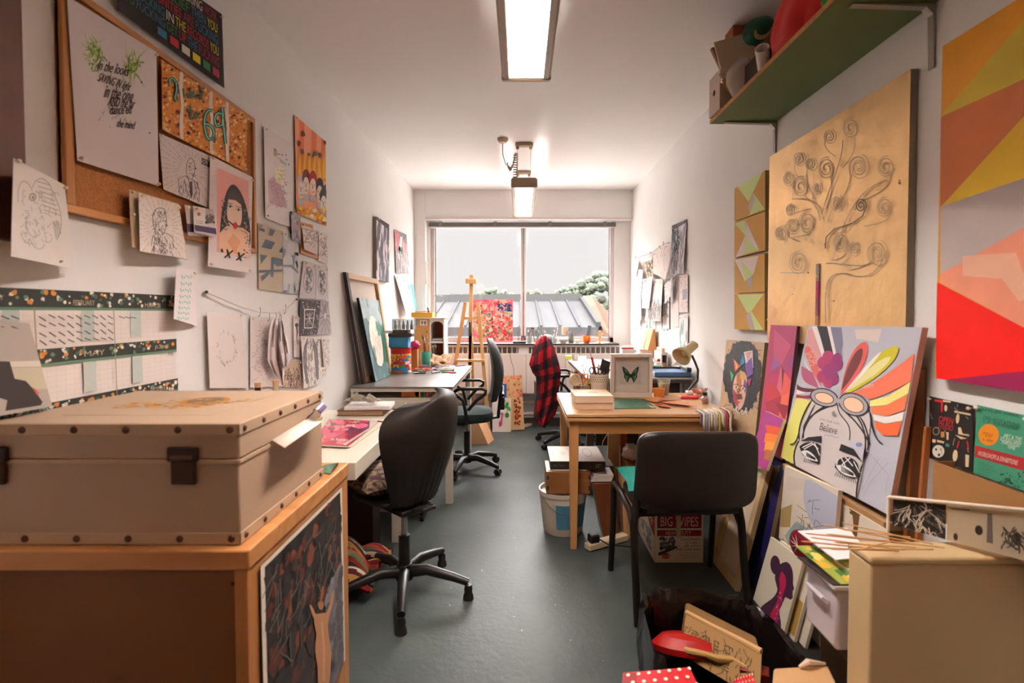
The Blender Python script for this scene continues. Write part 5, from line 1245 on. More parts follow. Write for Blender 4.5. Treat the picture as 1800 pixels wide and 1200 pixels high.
# magenta facets canvas
def dr(a):
    a.crop(*V1)
    for c, *q in (('#a8456f', (385, 25), (560, 35), (540, 170), (440, 330), (350, 300), (370, 120)), ('#8f4a86', (560, 35), (500, 350), (450, 250), (540, 120)), ('#c0547a', (370, 60), (470, 150), (415, 260), (365, 210)), ('#9a5a9a', (365, 210), (415, 260), (350, 300)),
                  ('#d96a78', (410, 270), (440, 340), (415, 440), (385, 400)), ('#6b2a40', (415, 270), (450, 330), (430, 400), (418, 430)), ('#e0605a', (430, 300), (500, 390), (480, 470), (415, 440)), ('#c9404a', (350, 330), (415, 440), (330, 480), (320, 400)), ('#a83450', (320, 480), (415, 440), (400, 560), (330, 560)),
                  ('#e8705a', (415, 440), (500, 400), (450, 580), (400, 560)), ('#8f2a3c', (380, 480), (460, 500), (430, 590)), ('#f08a5a', (300, 580), (345, 560), (330, 700), (288, 700)), ('#c04070', (340, 350), (400, 300), (385, 400)), ('#b03060', (330, 560), (440, 580), (430, 720), (310, 700))):
        a.p(c, list(q))
PR('facet_painting', 'magenta canvas of faceted triangles tucked behind the goggles portrait', 'painting', [(1.258, 2.63, 1.295), (1.258, 2.38, 1.295), (1.215, 2.41, .672), (1.215, 2.675, .672)], '#b8406a', dr, thick=.014, edge='#4a2430', rough=.55)
def dr(a):
    a.crop(*V1)
    for i, c in enumerate(('#a3357f', '#d9542f', '#ee7a2a', '#f2942c', '#b06a2a')): a.p(c, [(320, 555+i*48+20), (450, 590+i*48+10), (440, 640+i*50+10), (310, 605+i*50+20)])
PR('stripe_canvas', 'small purple and orange striped canvas resting in front of the magenta facets', 'painting', [(1.195, 2.55, .878), (1.195, 2.365, .873), (1.13, 2.39, .63), (1.13, 2.57, .63)], '#a3357f', dr, thick=.014, edge='#dcc7a8')
# afro portrait
def dr(a):
    a.crop(*V1)
    rn = random.Random(3); o = []
    for i in range(60):
        t_ = 6.283*i/60; k = rn.uniform(.93, 1.07); o.append((185+108*k*math.cos(t_)*(1+.02), 335+208*k*math.sin(t_)))
    a.p('#191b20', o).scrib('#2f3a4a', 3, 120, (90, 150, 280, 520), 26, 60, 90, 3).scrib('#56423a', 2.5, 50, (90, 150, 280, 520), 22, 60, 90, 5)
    a.p('#e0b9a4', bez((130, 380), (140, 290), (215, 280), (210, 370))+bez((210, 370), (205, 470), (190, 520), (165, 535))[1:]+bez((150, 520), (125, 460), (125, 420), (130, 380)))
    a.p('#b5703f', [(150, 330), (175, 300), (180, 420), (150, 440)]).p('#d9b05a', [(170, 300), (200, 320), (190, 360), (170, 350)]).p('#a83a5a', [(130, 410), (150, 440), (160, 520), (130, 480)]).p('#7a4a8a', [(195, 350), (212, 380), (200, 440), (190, 400)]).p('#7a3b2a', [(150, 440), (180, 440), (185, 470), (150, 475)])
    for cx, cy in ((148, 400), (188, 408)): a.e('#f0e6da', cx, cy, 13, 7, 8).e('#3a4a3a', cx, cy, 6); a.s('#241a1a', 4, [(cx-15, cy-12), (cx, cy-18), (cx+14, cy-10)])
    a.p('#c0504a', [(140, 485), (155, 478), (172, 486), (158, 502)]).s('#5a2f2f', 3, [(168, 410), (162, 455), (172, 460)])
    for c, *q in (('#e8dcd4', (193, 195), (245, 185), (250, 290), (205, 265)), ('#e86a2c', (132, 232), (175, 280), (142, 310)), ('#2f8ac0', (188, 200), (200, 260), (168, 285)), ('#7a4fa8', (200, 270), (240, 225), (250, 320), (215, 345)), ('#58b070', (112, 300), (135, 330), (122, 372)), ('#b03a6a', (215, 355), (240, 350), (225, 400)), ('#d9a0a0', (205, 200), (240, 190), (218, 250)), ('#f0c090', (142, 240), (160, 280), (148, 300))): a.p(c, list(q))
    a.scrib('#e9ddd4', 4, 14, (130, 510, 215, 535), 30, 90, 20, 3)
PR('afro_portrait', 'gold-ground portrait of a woman with a black afro and coloured star shards', 'painting', [(1.278, 3.245, 1.188), (1.278, 2.735, 1.2), (1.23, 2.735, .668), (1.23, 3.245, .66)], '#cbab86', dr, thick=.018, edge='#6b5638', rough=.5, var=.2, vs=12)
# ---- stretcher canvases standing on the floor by the wall ----
def backcanvas(name, label, P, bar=.045, cloth='#e2cfb2', wood=None, th=.022):
    P = [Vector(p) for p in P]; t = T(name, label, 'canvas', P[3])
    n = (P[1]-P[0]).cross(P[3]-P[0]).normalized(); n = n if n.x > 0 else -n; o = n*th; wd = wood or mat('#d6b88a', rough=.6, kind='wood', dark='#c4a676', scale=9, axis=AZ)
    W, H = (P[1]-P[0]).length, (P[3]-P[0]).length; u, v = bar/W, bar/H
    at = lambda a, b: (P[0]*(1-a)+P[1]*a)*(1-b)+(P[3]*(1-a)+P[2]*a)*b
    for (a0, b0, a1, b1) in ((0, 0, 1, v), (0, 1-v, 1, 1), (0, v, u, 1-v), (1-u, v, 1, 1-v)):
        q = [at(a0, b0), at(a1, b0), at(a1, b1), at(a0, b1)]
        MB().hexa(q, [p+o for p in q]).build('stretcher_bar', wd, t, bevel=.001)
    q = [at(.0, .0)+o, at(1, 0)+o, at(1, 1)+o, at(0, 1)+o]
    MB().hexa(q, [p+n*.002 for p in q]).build('canvas_cloth', mat(cloth, rough=.85, bump=.3, bscale=300), t)
    return t
backcanvas('stretched_canvas', 'canvas turned to show its wooden stretcher, standing on the floor behind the black chair', [(1.205, 2.86, .61), (1.20, 2.51, .625), (1.045, 2.51, .002), (1.045, 2.84, .002)])
def dr(a): a.uv().p('#57512f', [(0, .3), (.6, .2), (.9, .5), (.4, .9), (0, .8)]).p('#2f2a6b', [(.5, .5), (1, .4), (1, .9), (.6, 1)]).p('#8f7a52', [(.6, .1), (.9, .05), (.8, .35)])
PR('navy_canvas', 'navy and olive canvas with a bare wood edge between the stretcher and the floral canvas', 'painting', [(1.245, 2.80, .655), (1.245, 2.44, .66), (1.15, 2.49, .003), (1.15, 2.82, .003)], '#2b2663', dr, thick=.02, edge='#c9a878')
def dr(a): a.uv().s('#8f8176', .02, *[[(0, .03+i*.06), (1, .03+i*.06+.02)] for i in range(16)])
PR('corrugated_panel', 'pale ridged cardboard panel leaning behind the stretcher by the wipes box', 'panel', [(1.17, 2.925, .30), (1.10, 2.905, .30), (1.06, 2.89, .003), (1.14, 2.9, .003)], '#c9b9a6', dr, thick=.012)
# floral / blue grey canvas
S1 = (1200, 780, 3.2437)
def dr(a):
    a.crop(*S1)
    a.p('#aeb0c0', bez((700, 200), (660, 300), (700, 450), (820, 545))+[(860, 540), (890, 300), (730, 205)])
    a.p('#8fa3a4', [(560, 545), (640, 440), (720, 480), (830, 580), (780, 700), (600, 600)]).p('#b59a64', [(545, 375), (625, 338), (610, 470), (560, 470), (535, 420)]).p('#3f6a5c', [(440, 700), (520, 500), (580, 560), (480, 700)])
    a.s('#8a7248', 3, *[[(550+i*9, 372-i*4), (548+i*9, 470)] for i in range(8)]); a.p('#d8c0a0', [(540, 450), (560, 470), (600, 560), (590, 570)])
    a.scrib('#6b625c', 3, 26, (650, 300, 760, 500), 55, 60, 60, 5).p('#c8bcae', [(600, 180), (700, 200), (690, 260), (590, 260)])
PR('collage_canvas', 'beige and pale blue collage canvas standing below the goggles portrait', 'painting', [(1.155, 2.27, .690), (1.155, 1.885, .712), (1.135, 1.92, .09), (1.135, 2.31, .09)], '#cfc3b2', dr, thick=.016, edge='#d9c8a8')
def dr(a):
    a.crop(*S1)
    a.e('#8f6a2a', 990, 370, 42, 26, 10).e('#5f4320', 985, 395, 34, 14, 10).p('#6b4a22', [(968, 400), (1010, 405), (1005, 440), (990, 560), (965, 550), (975, 470)]).e('#c9a04a', 995, 358, 20, 8)
PR('brush_canvas', 'cream canvas with a gold and brown brush figure under the goggles portrait corner', 'painting', [(1.182, 1.925, .655), (1.182, 1.67, .655), (1.182, 1.69, .09), (1.182, 1.945, .09)], '#d8ccbb', dr, thick=.008, edge='#bfa888')
BX('portfolio_case', mat('#1c1917', rough=.5), 1.027, 1.185, 1.70, 2.35, .003, .085)['label'] = 'flat black portfolio case on the floor under the silhouette canvases'
bpy.data.objects['portfolio_case']['category'] = 'case'
# silhouette canvases
Pn = [Vector((1.085, 2.243, .386)), Vector((1.085, 1.985, .404)), Vector((1.031, 2.02, .088)), Vector((1.031, 2.285, .088))]
def dr(a):
    a.crop(*S1); K = '#3a1230'
    a.e(K, 528, 685, 28, 54, -4)
    a.p(K, bez((525, 760), (530, 690), (560, 665), (595, 668))+bez((595, 668), (630, 690), (632, 740), (630, 790))[1:]+[(637, 820), (628, 835), (630, 870), (618, 882), (585, 865), (570, 900), (556, 930)]+bez((556, 930), (540, 960), (565, 990), (560, 1040))[1:]+[(545, 1085), (500, 1050), (440, 950)]+bez((440, 935), (470, 890), (530, 880), (540, 820)))
    a.p('#a31248', bez((560, 720), (590, 730), (600, 790), (580, 830))+bez((580, 830), (560, 900), (545, 960), (530, 1050))[1:]+[(495, 1010)]+bez((500, 960), (540, 900), (560, 840), (550, 760)))
    a.blobs(['#e9dce0', '#c98aa0'], 16, (525, 780, 570, 1050), 3, .4, seed=3)
PR('silhouette_canvas', 'white canvas with a dark plum profile silhouette of a woman with a bun', 'painting', Pn, '#cdc3ae', dr, thick=.012, edge='#dccfb6')
PR('gold_flecked_canvas', 'white canvas with a gold strip directly behind the silhouette canvas', 'painting', [p+Vector((.024, -.035, .0)) for p in Pn], '#d6cab5', lambda a: a.uv().p('#a8843a', [(.8, .5), (.98, .5), (.98, .95), (.8, .95)]), thick=.012, edge='#dccfb6')
PR('plain_canvas', 'plain white canvas rearmost behind the silhouette canvas', 'painting', [p+Vector((.044, -.075, -.0)) for p in Pn], '#d9cdb8', None, thick=.012, edge='#dccfb6')
# dark red peony stem head
t = T('paper_flower', 'dark red painted wooden spoon head with leaf pattern above the silhouette canvas', 'ornament', (1.1, 2.1, .088))
c = PX(1409, 957, X=1.1); m = MB(); m.M = Matrix.Translation(c) @ Euler((0, 0, R(20))).to_matrix().to_4x4()
m.sph((0, 0, 0), .02, .055, .06, 20, 12).build('flower_head', mat('#7a1424', rough=.4, kind='brush', dark='#5a0d1a', scale=20), t)
m = MB(); m.M = Matrix.Translation(c) @ Euler((0, 0, R(20))).to_matrix().to_4x4()
for k in range(5):
    a_ = R(-60+k*32); m.tube([(-.0215, .05*math.cos(a_)*q, .052*math.sin(a_)*q) if 0 else (-.0205*math.sqrt(max(.05, 1-q*q*.9)), .05*math.cos(a_)*q, .052*math.sin(a_)*q) for q in (0, .3, .6, .9)], .0012, 5)
m.build('leaf_pattern', mat('#d9c0b8'), t)
# painted stick
t = T('painted_stick', 'slim painted stick banded magenta, orange and brown standing before the gold canvas', 'stick', (1.268, 2.24, .673))
bands = ['#7a2a4a', '#5b3a2a', '#8f2a5a', '#a85a2a', '#7a3550', '#a87a5a', '#8a3f5a', '#a3245f', '#8f8478']
z = .90
for i, c_ in enumerate(bands):
    z2 = z+(.665/len(bands)); BX('band', mat(c_, rough=.5), 1.2662, 1.2712, 2.228, 2.250, z, z2, t, bevel=.0005); z = z2
BX('shaft', mat('#6b4a38'), 1.2665, 1.271, 2.229, 2.249, .673, .90, t)
# brown frame plank behind
t = tag(MB().hexa([(1.215, 1.665, .0), (1.25, 1.665, .0), (1.25, 1.68, .0), (1.215, 1.68, .0)], [(1.264, 1.665, 1.18), (1.297, 1.665, 1.18), (1.297, 1.68, 1.18), (1.264, 1.68, 1.18)]).build('wooden_batten', mat('#7a4520', rough=.5), bevel=.002), 'dark brown wooden batten leaning on the wall beside the goggles portrait', 'batten')
tag(MB().hexa([(1.21, 1.63, .0), (1.235, 1.63, .0), (1.235, 1.64, .0), (1.21, 1.64, .0)], [(1.27, 1.63, 1.0), (1.29, 1.63, 1.0), (1.29, 1.64, 1.0), (1.27, 1.64, 1.0)]).build('wooden_batten', mat('#a8602c', rough=.5), bevel=.002), 'orange-brown thin batten leaning nearest the OPEN poster', 'batten')
# ---- things by the camera on that side ----
t = T('cardboard_tray', 'brown cardboard tray against the wall below the two posters, over the tall white box', 'box', (1.25, 1.3, .752))
cb = mat('#94683a', rough=.8, var=.1, scale=6)
BX('tray_front', cb, 1.223, 1.227, 1.0, 1.54, .756, .918, t, bevel=0); BX('tray_side', cb, 1.2275, 1.285, 1.536, 1.54, .756, .918, t, bevel=0); BX('tray_side', cb, 1.2275, 1.285, 1.0, 1.004, .756, .918, t, bevel=0); BX('tray_base', cb, 1.223, 1.285, 1.0, 1.54, .752, .7555, t, bevel=0)
WB = mat('#c4ab80', rough=.5, var=.04, scale=3)
t = T('white_storage_box', 'tall white painted box panel standing closest to the camera by the wall', 'box', (1.02, 1.33, 0))
BX('box_body', WB, .872, 1.285, 1.285, 1.375, 0, .73, t, bevel=.006); BX('box_lid', WB, .869, 1.288, 1.282, 1.378, .731, .75, t, bevel=.006)
t = T('print_rack', 'white wire rack of black and white prints behind and above the tall white box', 'rack', (1.1, 1.42, .6))
ra, rb_ = PX(1562, 873, Y=1.45), PX(1812, 897, X=1.208)
wm = mat('#d9cdbb', rough=.4)
MB().tube([ra, rb_], .0045, 8).tube([ra, (ra.x, ra.y, .76)], .004, 8).tube([rb_, (rb_.x, rb_.y, .76)], .004, 8).build('rack_frame', wm, t)
MB().tube([(ra.x, ra.y, .76), (ra.x, ra.y, .0)], .004, 8).build('leg', wm, t)
nr = Vector((ra.y-rb_.y, rb_.x-ra.x, 0)).normalized()*.007
rl = lambda u, z=None: Vector((*(ra.lerp(rb_, u)+nr*1.0).xy, z if z is not None else ra.lerp(rb_, u).z-.008))
def dr(a):
    a.uv().scrib('#cfc3b4', .022, 26, (.1, .1, .9, .9), .5, 70, 60, 3).scrib('#6f6459', .015, 40, (0, 0, 1, 1), .3, 70, 60, 8).s('#b9aea0', .03, bez((.5, 1), (.3, .6), (.8, .3), (.6, 0)), bez((.45, 1), (.7, .7), (.3, .4), (.75, .2)))
a = Art(P=[rl(.03), rl(.44), rl(.44, .764), rl(.03, .764)], base='#1c1613', thick=.002); dr(a); a.build('botanical_print', None, 'black photo print of pale stems standing in the wire rack', 'print')
def dr(a):
    a.uv().p('#5f5348', [(.05, .08), (.3, .06), (.3, .09), (.05, .11)]).e('#2b221e', .42, .55, .05, .12).p('#6b6058', [(.52, .1), (.58, .1), (.6, .8), (.52, .8)]).e('#2b221e', .88, .58, .05, .14).scrib('#4b4038', .02, 30, (.7, .3, .95, .7), .2, 80, 30, 2).e('#2b221e', .12, .85, .03, .1)
a = Art(P=[rl(.45), rl(.98), rl(.98, .764), rl(.45, .764)], base='#b9a98f', thick=.002); dr(a); a.build('figure_print', None, 'cream print of small ink figures standing in the wire rack by the wall', 'print')
# black crate, tub, papers, skewers
t = T('black_crate', 'black plastic crate under the translucent tub behind the tall white box', 'crate', (.98, 1.5, 0))
BX('crate_body', mat('#17120f', rough=.4), .905, 1.0, 1.39, 1.56, 0, .40, t, bevel=.008); BX('crate_rim', mat('#1f1814', rough=.4), .895, 1.005, 1.385, 1.565, .402, .43, t, bevel=.004)
t = T('plastic_tub', 'translucent lidded plastic tub piled with papers on the black crate', 'tub', (.95, 1.5, .43))
fr_ = glassmat('#e3dbe0', .12, .62)
BX('tub_body', fr_, .862, 1.0, 1.405, 1.56, .432, .60, t, bevel=.01); BX('tub_lid', glassmat('#ece6ea', .15, .8), .85, 1.006, 1.398, 1.57, .602, .618, t, bevel=.005)
MB().tube([(.858, 1.44, .55), (.845, 1.44, .56), (.845, 1.52, .56), (.858, 1.52, .55)], .006, 8).build('handle', fr_, t)
def dr(a):
    a.uv().blobs(['#6f8f3a', '#c9a030', '#3f6a30', '#d8c060'], 60, (0, 0, 1, 1), .09, .5, seed=4).s('#e9e4dc', .06, spiral(.6, .55, .1, .26, 0, .7, 14))
a = Art(P=[(.83, 1.56, .655), (1.0, 1.56, .66), (1.0, 1.40, .63), (.87, 1.40, .622)], base='#8f9a3f', thick=.003); dr(a); a.build('leaf_print_card', None, 'green and yellow leaf print card lying on the translucent tub', 'card')
Art(P=[(.85, 1.585, .69), (1.0, 1.585, .70), (1.0, 1.47, .667), (.885, 1.45, .665)], base='#e6dcdc', thick=.003).build('folded_paper', None, 'white folded paper on top of the leaf print card', 'paper')
Art(P=[(.83, 1.55, .626), (.99, 1.55, .626), (.99, 1.40, .6205), (.85, 1.40, .6205)], base='#2a1c18', thick=.003).build('dark_card', None, 'dark card under the leaf print card on the tub', 'card')
ends = [(1415, 937, 1625, 958), (1446, 922, 1600, 952), (1408, 951, 1560, 966), (1436, 962, 1580, 968), (1478, 918, 1640, 956), (1452, 938, 1660, 962), (1466, 953, 1610, 962), (1500, 968, 1570, 950), (1424, 944, 1590, 966), (1480, 930, 1600, 944), (1460, 965, 1640, 965)]
sk = None
for i, (x0, y0, x1, y1) in enumerate(ends):
    z0 = .757+.0028*i
    b = PX(x1, y1, Z=z0); a_ = PX(x0, y0, Z=z0+.012)
    b.y = min(b.y, 1.37); b.x = min(b.x, 1.12)
    o = MB().tube([a_, a_.lerp(b, .04), b], [.0006, .0019, .0019], 6).build('bamboo_skewer', mat('#c89a62', rough=.6))
    tag(o, 'thin bamboo skewer lying loose across the top of the tall white box', 'skewer', 'bamboo skewers on the white box')
# ---- wall group near the window ----
W1 = (1080, 360, 5)
RPX = lambda x, y, d=.02: PX(1080+x/5, 360+y/5, X=XR-d)
t = T('wire_grid_panel', 'black wire grid panel with little hooks on the wall above the far desk', 'display grid', RPX(400, 1090))
m = MB()
for x in (180, 235, 290, 312, 365, 420, 485, 490): m.tube([RPX(x, 650), RPX(x, 1095)], .003, 6)
m.build('vertical_wire', BLK, t); m = MB()
for y in (655, 730, 850, 968, 1090): m.tube([RPX(175, y), RPX(492, y)], .0025, 6)
m.build('horizontal_wire', BLK, t)
for y in (720, 840, 968, 1085):
    for x in (432, 465): MB().tube([RPX(x, y), RPX(x-2, y+18, .035), RPX(x+6, y+20, .045), RPX(x+8, y+8, .05)], .0022, 6).build('hanging_hook', BLK, t)
t = T('string_line', 'thin string with clips holding papers on the wall beside the window', 'string', RPX(300, 420))
MB().tube([RPX(178, 465), RPX(250, 450), RPX(330, 420), RPX(430, 345), RPX(490, 330)], .002, 6).build('hanging_string', mat('#8f7f78'), t)
for x, y in ((185, 465), (312, 425), (395, 375), (428, 340), (472, 345)): MB().tube([RPX(x-6, y-10), RPX(x, y-16, .03), RPX(x+5, y-4, .03), RPX(x, y+16, .03)], .002, 6).build('clip', mat('#5b4a48', metal=.5, rough=.4), t)
def wave(a): a.uv().scrib('#8d8d97', .025, 120, (0, 0, 1, 1), .3, 95, 25, 4).scrib('#3d5a5a', .03, 40, (0, 0, .5, .4), .2, 80, 40, 3).p('#5b5660', [(0, 0), (1, 0), (1, .06), (0, .1)])
def faint(seed, col='#b3a5a6', n=40): return lambda a: a.uv().scrib(col, .025, n, (.05, .05, .95, .95), .2, 60, 90, seed)
L_ = [((505, 182), (634, 128), (604, 602), (495, 615), [.02, .01, .03, .05], '#e2dbe2', wave, 'tall rippling grey and white print pinned highest beside the clipped papers', 'art_print'),
      ((158, 476), (222, 465), (188, 645), (150, 655), .05, '#e6dcda', faint(1), 'blank white sheet hanging at the window end of the string', 'paper_sheet'),
      ((232, 515), (330, 482), (345, 625), (285, 642), .06, '#8f7862', lambda a: a.uv().blobs(['#4a3a30', '#c9b59a', '#2f2622'], 60, (0, 0, 1, 1), .08, .5, seed=3), 'brown ink-patterned print clipped in the middle of the string', 'art_print'),
      ((226, 470), (328, 425), (332, 480), (232, 512), .05, '#e9e0de', None, 'white strip of paper above the brown print on the string', 'paper_sheet'),
      ((340, 412), (428, 356), (440, 650), (338, 600), .07, '#e4d9d4', faint(4, n=8), 'large blank cream sheet clipped to the string beside the brown print', 'paper_sheet'),
      ((436, 352), (478, 340), (492, 480), (440, 682), .09, '#e3d8d6', faint(5, n=10), 'curling white sheet at the high end of the string', 'paper_sheet'),
      ((196, 560), (250, 572), (236, 760), (194, 750), .04, '#e9e2e4', faint(6), 'narrow white paper hanging below the blank sheet on the wire grid', 'paper_sheet'),
      ((250, 650), (335, 645), (304, 912), (240, 905), .07, '#dcd3de', faint(7, '#a398a8', 60), 'lilac-grey rubbing on paper hanging on the wire grid', 'art_print'),
      ((338, 650), (426, 655), (404, 1022), (266, 1015), .05, '#d9d0cb', lambda a: a.uv().blobs(['#9a938f', '#7c7672'], 50, (.1, .5, .95, .98), .05, .4, asp=1.8, seed=2), 'dotted leaf-pattern print curling off the wire grid', 'art_print'),
      ((440, 700), (502, 640), (490, 805), (442, 870), .055, '#e2d7d8', faint(8), 'pointed scrap of tracing paper on the wire grid edge', 'paper_sheet'),
      ((166, 780), (232, 770), (236, 1010), (170, 1035), .05, '#ddd3d4', faint(9, '#8f8288', 50), 'crumpled sketch on thin paper low on the wire grid', 'paper_sheet'),
      ((510, 622), (564, 626), (566, 1072), (516, 1060), .012, '#d8cac6', lambda a: a.uv().blobs(['#b3a49e', '#958a86'], 30, (.1, .05, .9, .45), .07, .4, asp=2, seed=2), 'tall faded print taped between the grid and the note sheets', 'art_print'),
      ((570, 612), (645, 607), (644, 942), (569, 945), .012, '#ddd0cd', lambda a: a.uv().p('#9aa0b4', [(.4, .4), (.9, .38), (.9, .65), (.4, .68)]).scrib('#b5a5a5', .02, 30, (.1, .1, .9, .9), .2, 0, 20, 2), 'upper note sheet with a small blue picture beside the faded print', 'note_sheet'),
      ((570, 966), (646, 960), (640, 1390), (568, 1370), .012, '#e0d8d8', lambda a: a.uv().blobs(['#7fb0ab', '#8aa5a8'], 16, (.1, .05, .9, .95), .07, .3, asp=1.6, seed=5), 'long note sheet dotted with teal leaf marks below the blue picture note', 'note_sheet')]
for *q, d, base, dr, lb, nm in L_:
    o = RW(nm, lb, 'print' if 'print' in nm else 'paper', Q(*W1, *q), d, base=base, draw=dr, thick=.0015)
def OBJ(o, label, cat, group=None): return tag(o, label, cat, group)
def jar(name, label, cat, c, r, h, m_, fill=None, fh=.6, r2=None):
    t = T(name, label, cat, c); r2 = r2 or r
    MB().lathe([(r2*.94, 0), (r2, .004), (r, h), (r-.003, h), (r2-.004, .006), (0, .006)], c, 24).build('vessel', m_, t)
    if fill: MB().lathe([(0, .008), (r2*.93, .008), ((r2+(r-r2)*fh)*.93, h*fh), (0, h*fh)], c, 20).build('contents', fill, t)
    return t
brush_n = 0
def brush(x, y, z, L_, tilt, az, hc, tip='#3a2a22', label=None, group=None, r=.0035, flat=False, name='paint_brush', tl=.16):
    d = Vector((math.sin(tilt)*math.cos(az), math.sin(tilt)*math.sin(az), math.cos(tilt))); b = Vector((x, y, z))
    t = T(name, label, 'brush', b, group)
    MB().tube([b, b+d*L_*.5, b+d*L_*.78], [r*.7, r, r*.8], 8).build('brush_handle', mat(hc, rough=.4), t)
    MB().tube([b+d*L_*.78, b+d*L_*.86], r*1.0, 8).build('ferrule', STEEL, t)
    if flat: MB().bar(b+d*L_*.86, b+d*L_, r*5, r*1.6).build('bristles', mat(tip, rough=.9), t)
    else: MB().tube([b+d*L_*.86, b+d*L_*.93, b+d*L_], [r, r*1.3, r*.2], 8).build('bristles', mat(tip, rough=.9), t)
    return t
# ---- on and around the flight case ----
a = Art(q=[(-60, 556), (52, 568), (92, 714), (-60, 742)], pl=[dict(X=-1.222), dict(X=-1.222), dict(X=-1.178), dict(X=-1.178)], base='#a2968c', thick=.003, rough=.4)
a.crop(0, 450, 4).p('#c9bdb0', [(-300, 690), (270, 690), (300, 730), (-300, 720)]).p('#b5ab93', [(-300, 730), (300, 735), (330, 900), (-300, 900)]).p('#241612', [(0, 685), (70, 690), (105, 810), (180, 830), (235, 900), (300, 1010), (290, 1040), (50, 1075), (60, 980), (-40, 940), (-60, 800)]).p('#c0542a', [(225, 880), (250, 900), (275, 940), (255, 945)])
a.build('photo_card', None, 'large photo card with a dark silhouette propped behind the flight case corner', 'photo')
y0, y1 = PX(456, 985, X=CX+.004).y, PX(600, 855, X=CX+.004).y; zt = PX(600, 855, X=CX+.004).z
a = Art(P=[(CX+.006, y0, zt), (CX+.006, y1, zt), (CX+.012, y1, .2), (CX+.012, y0, .2)], base='#2b2320', thick=.0015, rough=.4)
a.crop(450, 850, 3).p('#e3d6c6', [(0, 0), (600, 0), (600, 1200), (0, 1200)])
a.uv().p('#2a2321', [(.035, .02), (.965, .02), (.965, 1), (.035, 1)]).blobs(['#332a27', '#5e2a1a', '#1a1514', '#3a302c', '#7a3c20', '#2c2522'], 460, (.06, .05, .94, .98), .035, .7, asp=.9, seed=5)
a.scrib('#75695f', .006, 46, (.08, .05, .9, .45), .16, 120, 60, 2).p('#7a7478', [(.72, .45), (.96, .4), (.96, 1), (.66, 1)]).blobs(['#8f8a8c', '#655e62'], 50, (.7, .45, .95, 1), .04, .5, seed=7)
a.crop(450, 850, 3)
F = '#c98f62'
a.p(F, bez((300, 690), (330, 680), (365, 685), (385, 670))+[(372, 740), (378, 800), (392, 900), (385, 1010), (372, 1090), (322, 1090), (318, 960), (305, 880), (312, 790), (300, 730)])
a.s(F, [20, 14, 8], [(372, 690), (392, 630), (402, 560)], [(306, 705), (288, 660), (280, 640)]).e('#b57a4c', 335, 640, 15, 24).s('#a8602c', [8, 16, 6], [(332, 630), (342, 580), (346, 540)]).s('#dba882', 10, [(340, 730), (352, 880), (350, 1040)])
a.build('figure_art_print', None, 'art print of a raised-arm figure in dark woods on the pine cabinet side', 'print')
OBJ(MB().add([(-.67, 1.68, .843), (-.61, 1.66, .843), (-.605, 1.72, .862), (-.62, 1.77, .843), (-.66, 1.76, .843)], [(0, 1, 2, 3, 4)]).build('felt_scrap', mat('#5f7f66', rough=.9), solid=.002), 'scrap of green felt behind the flight case corner on the pine cabinet', 'fabric')
for px, y, c_, lb in ((453, 672, '#1d1a19', 'dark glass bottle with a cork on the white desk, just showing behind the flight case'), (485, 668, '#b9a58e', 'pale corked bottle on the white desk just showing behind the flight case')):
    p_ = PX(px, y, Y=2.32); t = T('corked_bottle', lb, 'bottle', (p_.x, p_.y, .742))
    MB().lathe([(.03, 0), (.032, .01), (.032, .2), (.014, .25), (.012, p_.z-.742-.022)], (p_.x, p_.y, .742), 18).build('bottle_body', mat(c_, rough=.15), t)
    MB().lathe([(.011, p_.z-.742-.03), (.015, p_.z-.742)], (p_.x, p_.y, .742), 12).build('cork', mat('#c49a72', rough=.8), t)
p_ = PX(556, 692, Y=2.45); z = .742; h = p_.z-z
t = OBJ(MB().lathe([(.03, 0), (.03, .01), (.016, .03), (.014, h*.5), (.02, h*.62), (.012, h*.68), (.02, h*.8), (.021, h*.88), (.012, h*.93), (.015, h*.97), (.004, h)], (p_.x, p_.y, z), 20).build('brass_finial', BRASS), 'turned golden candlestick top rising behind the flight case', 'ornament')
# ---- white desk ----
zd = .7415
def mg(px, z=None): return PX(*px, Z=z or zd+.006)
q = [(578.5, 736), (668, 740), (612, 784), (545, 781)]
Art(q=[(590, 738), (680, 741), (617, 785), (548, 782)], pl=dict(Z=zd+.004), base='#cfc6ae', thick=.003, edge='#e0d8c6').build('newspaper', None, 'folded newspaper lying under the pink magazine on the white desk', 'newspaper')
a = Art(q=q, pl=dict(Z=zd+.012), base='#b3123c', thick=.006, rough=.25, edge='#e6dccb')
a.crop(540, 620, 4.287).p('#b9a39c', [(45, 550), (165, 497), (220, 500), (130, 600), (40, 600)]).p('#d83a5e', [(60, 590), (200, 560), (300, 600), (120, 680), (40, 680)]).p('#6b1f4c', [(330, 560), (470, 525), (420, 620), (300, 640), (260, 620)]).p('#e8506a', [(200, 510), (300, 512), (260, 560), (180, 550)]).blobs(['#c9244a', '#8f1238', '#e0708a'], 50, (60, 510, 440, 680), 26, .6, asp=.5, seed=2).p('#cdbcae', [(470, 520), (560, 522), (290, 700), (260, 695), (440, 590)])
a.t('#e9d6d0', 'living', 240, 566, 100, 34, -12).t('#e9d6d0', 'Vogue', 300, 525, 90, 28, -8).t('#e9d6d0', 'in house', 170, 660, 120, 14, 2)
a.build('magazine', None, 'glossy crimson magazine with pale lettering on the white desk', 'magazine')
OBJ(MB().bar(PX(664, 740, Z=zd+.022), PX(679, 742, Z=zd+.022), .006, .006).build('pencil_stub', mat('#4a2a24')), 'short dark stick at the corner of the newspaper on the desk', 'pencil')
bx0, bx1 = PX(594, 719, Y=3.12).x, PX(688, 719, Y=3.12).x
t = T('sketchbook', 'brown ribbed-edge sketchbook at the far end of the white desk', 'book', (-.98, 3.2, zd))
